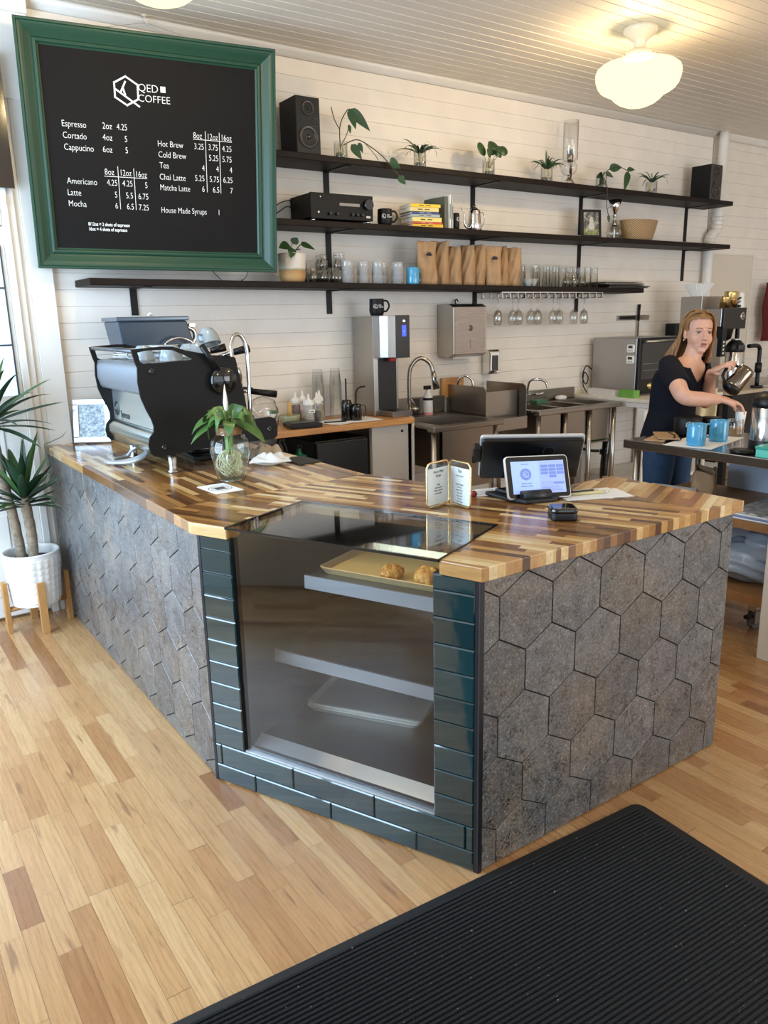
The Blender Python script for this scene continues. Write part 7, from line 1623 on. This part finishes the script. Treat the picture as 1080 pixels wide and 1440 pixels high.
EYEW = M_('eye_white', 'b9b0a8', .2); IRIS = M_('grey_iris', '3b4348', .2)
for sx in (-1, 1):
    hb('eye', [((sx*.031,-.0665,.0),(.0115,.0135,.0078))], EYEW)
    hb('iris', [((sx*.031-.002,-.0790,.0005),(.0052,.0022,.0054))], IRIS); hb('pupil', [((sx*.031-.002,-.0808,.0005),(.0024,.0010,.0026))], BLACKG)
    m = MB(); m.M = HM; m.tube(spline([(sx*.014,-.0835,.021), (sx*.030,-.0815,.026), (sx*.048,-.069,.021)], 5), [.003,.0034,.0036,.0036,.0036,.0034,.0032,.003,.0026,.002,.0014][:11], 8, flat=.6); build('eyebrow', m, M_('brow_brown', '6e4c33', .8) if sx < 0 else bpy.data.materials['brow_brown'], ob)
    m = MB(); m.M = HM; m.tube(spline([(sx*.018,-.0775,.0035), (sx*.031,-.0815,.0085), (sx*.044,-.0745,.003)], 5), .0014, 6); build('eyelash', m, M_('lash_brown', '4a3326', .8) if sx < 0 else bpy.data.materials['lash_brown'], ob)
LIPM = M_('lip_pink', 'b0716a', .4)
hb('upper_lip', [((0,-.0895,-.0580),(.0205,.0055,.0040)), ((-.006,-.0915,-.0565),(.009,.005,.0038)), ((.006,-.0915,-.0565),(.009,.005,.0038))], LIPM); hb('lower_lip', [((0,-.0890,-.0690),(.0165,.0065,.0055))], LIPM)
hb('mouth_gap', [((0,-.0908,-.0628),(.0165,.0040,.0022))], M_('mouth_dark', '7a4640', .5))
hb('earring', [((-.079,.000,-.046),(.0035,.0035,.0045))], M_('pearl', 'e6e2da', .2))
# shirt
TS = refine([((3.943,2.768,.845),.172,.124)]+[(c, w, d) for c, w, d in RINGS[1:7]]+[((4.008,2.717,1.270),.116,.075)], 8)
def vneck(j, u):     # open V at the front of the chest
    z = TS[j][0][2]; a = abs(u-.25)
    return (z > 1.165 and a < (z-1.16)*.85+.006 and a < .11) or (z > 1.245 and a < .22 and z > 1.238+(a-.075)*.24)
m = MB(); loft(m, TS, 1.05, 144, vneck, caps=False)
def sleeve(m, sh, el, f, r0, r1):
    sh, el = Vector(sh), Vector(el); d = (el-sh); limb(m, [sh-d*.25+Vector((0,0,.012)), sh, sh+d*.35, sh+d*f], [r0*.8,r0,r0*.98,r1], 20)
sleeve(m, RSH, REL, .66, .066, .062); sleeve(m, LSH, LEL, .62, .062, .058)
ts = build('tshirt', m, NAVY, ob); sm_ = ts.modifiers.new('soften', 'SMOOTH'); sm_.factor = .5; sm_.iterations = 8; so_ = ts.modifiers.new('thickness', 'SOLIDIFY'); so_.thickness = .004; so_.offset = 0
# jeans
m = MB(); loft(m, refine([((3.946,2.768,.76),.152,.116), ((3.945,2.766,.86),.168,.120), ((3.945,2.764,.90),.164,.116)], 3), 1.04)
limb(m, [(3.875,2.77,.84), (3.870,2.765,.70), (3.845,2.76,.48), (3.85,2.80,.22), (3.855,2.82,.09)], [.092,.092,.070,.058,.056], 18); limb(m, [(4.020,2.77,.84), (4.030,2.765,.70), (4.043,2.76,.48), (4.038,2.81,.22), (4.036,2.83,.09)], [.092,.092,.070,.058,.056], 18)
build('jeans', m, JEAN, ob)
for x, y in ((3.855, 2.79), (4.036, 2.81)):
    m = MB(); m.blob((x-P0.x, y-P0.y-.03, .045), (.042,.115,.044), 20, 12); 
    for v in m.v: v.z = max(v.z, .001)
    build('shoe', m, M_('dark_shoe', '232325', .5) if x < 3.9 else bpy.data.materials['dark_shoe'], ob)
# hair: scalp cap and swept-back strands
m = MB(); m.M = HM
def capfn(u, v):
    a = u*2*PI; t_ = v*PI*.72
    p = Vector((math.sin(t_)*math.cos(a), math.sin(t_)*math.sin(a), math.cos(t_)))
    return (p.x*.0800, .016+p.y*.0985, .031+p.z*.0905)
n0 = 44; k0 = 26
cap = [capfn(i/n0, j/k0) for j in range(k0+1) for i in range(n0+1)]
def keep(c): 
    x, y, z = c
    line = .066 - 2.2*x*x      # front hairline height
    if y < -.030: return z > line + (-.03-y)*.25
    if y < .012: return z > .018 + (y+.03)*-1.0 - .005 or False
    return True
F = []
for j in range(k0):
    for i in range(n0):
        q = [j*(n0+1)+i, j*(n0+1)+i+1, (j+1)*(n0+1)+i+1, (j+1)*(n0+1)+i]
        if all(keep(cap[k]) for k in q): F.append(q)
m.add(cap, F, True)
rr = random.Random(21)
def strand(P, r): 
    n_ = len(spline(P, 5)); m.tube(spline(P, 5), [r*(.55+.9*math.sin(PI*min(1,(i+1.5)/(n_+.5)))) for i in range(n_)], 6, flat=.55)
for i in range(26):          # her right side: over the temple, behind the ear, down on the shoulder
    f = i/25; y0 = -.052+.07*f+rr.uniform(-.004,.004); j_ = rr.uniform(-.008,.008)
    strand([(-.012-.02*rr.random(), y0, .118-.02*abs(f-.4)), (-.052, y0*.6+.012, .098), (-.080, .022+.020*f, .040), (-.084-.004*f, .036+.02*f, -.025), (-.088-.018*f+j_, .048+.020*f, -.080), (-.104-.035*f+j_, .050+.02*f, -.130), (-.100-.055*f+j_, .040+.02*f, -.170+.02*rr.random())], .0075)
for i in range(18):          # her left side: falls beside the far cheek
    f = i/17; y0 = -.056+.07*f; j_ = rr.uniform(-.006,.006)
    strand([(.008+.02*rr.random(), y0, .118-.02*abs(f-.4)), (.050, y0*.7, .098), (.077, -.026+.045*f, .045), (.083, -.020+.045*f, -.02), (.080+j_, -.012+.05*f, -.075), (.080+j_, -.018+.05*f, -.125), (.070+j_, -.030+.05*f, -.168)], .0075)
for i in range(26):          # back of the head
    a = PI*(.05+.9*i/25); j_ = rr.uniform(-.008,.008)
    strand([(.03*math.cos(a), .02, .122), (.062*math.cos(a), .05+.04*math.sin(a), .09), (.082*math.cos(a), .03+.085*math.sin(a), .02), (.088*math.cos(a)+j_, .03+.085*math.sin(a), -.06), (.096*math.cos(a)+j_-.01, .025+.075*math.sin(a), -.13), (.090*math.cos(a)+j_-.02, .025+.06*math.sin(a), -.175)], .0095)
build('hair', m, HAIR, ob)
# things she handles
ax = Vector((.62,-.25,.74)).normalized(); CC = Vector((4.062, 2.432, 1.180))
t = thing('coffee_server', 'dark steel coffee pot tilted in her left hand', 'coffee pot', CC, rot=ax.to_track_quat('Z', 'Y').to_euler())
m = MB(); m.lathe([(0,-.055), (.046,-.055), (.049,-.045), (.046,.06), (.043,.075), (0,.075)], n=32); build('steel_body', m, M_('dark_polished_steel', (.22,.18,.15), .12, 1.0), t)
m = MB(); m.lathe([(.0,-.085), (.03,-.082), (.046,-.07), (.050,-.052), (.047,-.05)], n=28); build('black_lid', m, BLACKP, t)
inv = ax.to_track_quat('Z', 'Y').to_matrix().inverted()
hv_ = inv @ (Vector((4.035,2.485,1.245))-CC)
m = MB(); m.tube(spline([Vector((hv_.x*.45, hv_.y*.45, -.05)), Vector((hv_.x*.9, hv_.y*.9, -.03)), hv_, Vector((hv_.x*.9, hv_.y*.9, .05)), Vector((hv_.x*.45, hv_.y*.45, .06))], 6), .008, 8); build('black_handle', m, BLACKP, t)
t = thing('thermometer_probe', 'thin steel probe between her left fingers above the coffee pot', 'thermometer', (4.03, 2.425, 1.237)); m = MB(); m.tube([(-.06,-.0,-.03), (.03,.0,.02)], .0022, 6); build('probe', m, CHROME, t); m = MB(); m.tube([(.03,.0,.02), (.055,.0,.034)], .008, 8); build('probe_head', m, CHROME, t)
t = thing('paper_scoop', 'white paper sleeve held in her right fingertips over the ribbed jar', 'paper', (4.04, 2.385, .985)); m = MB(); m.lathe([(.020,-.055), (.026,.0), (.028,.03)], n=16); build('paper_sleeve', m, PAPER, t, solid=.001)
t = thing('hanging_towel', 'cream towel hanging at the rear table edge behind her arm', 'towel', (4.30, 2.78, 1.10), -.6); 
m = MB(); m.grid(lambda u, v: ((u-.5)*.15*(1-.2*v), .02*math.sin(9*u+3*v)-.02*v, -.20*v+.015*math.sin(6*u)), 18, 12); build('towel', m, M_('cream_towel', 'd8cba8', .9), t, solid=.006)
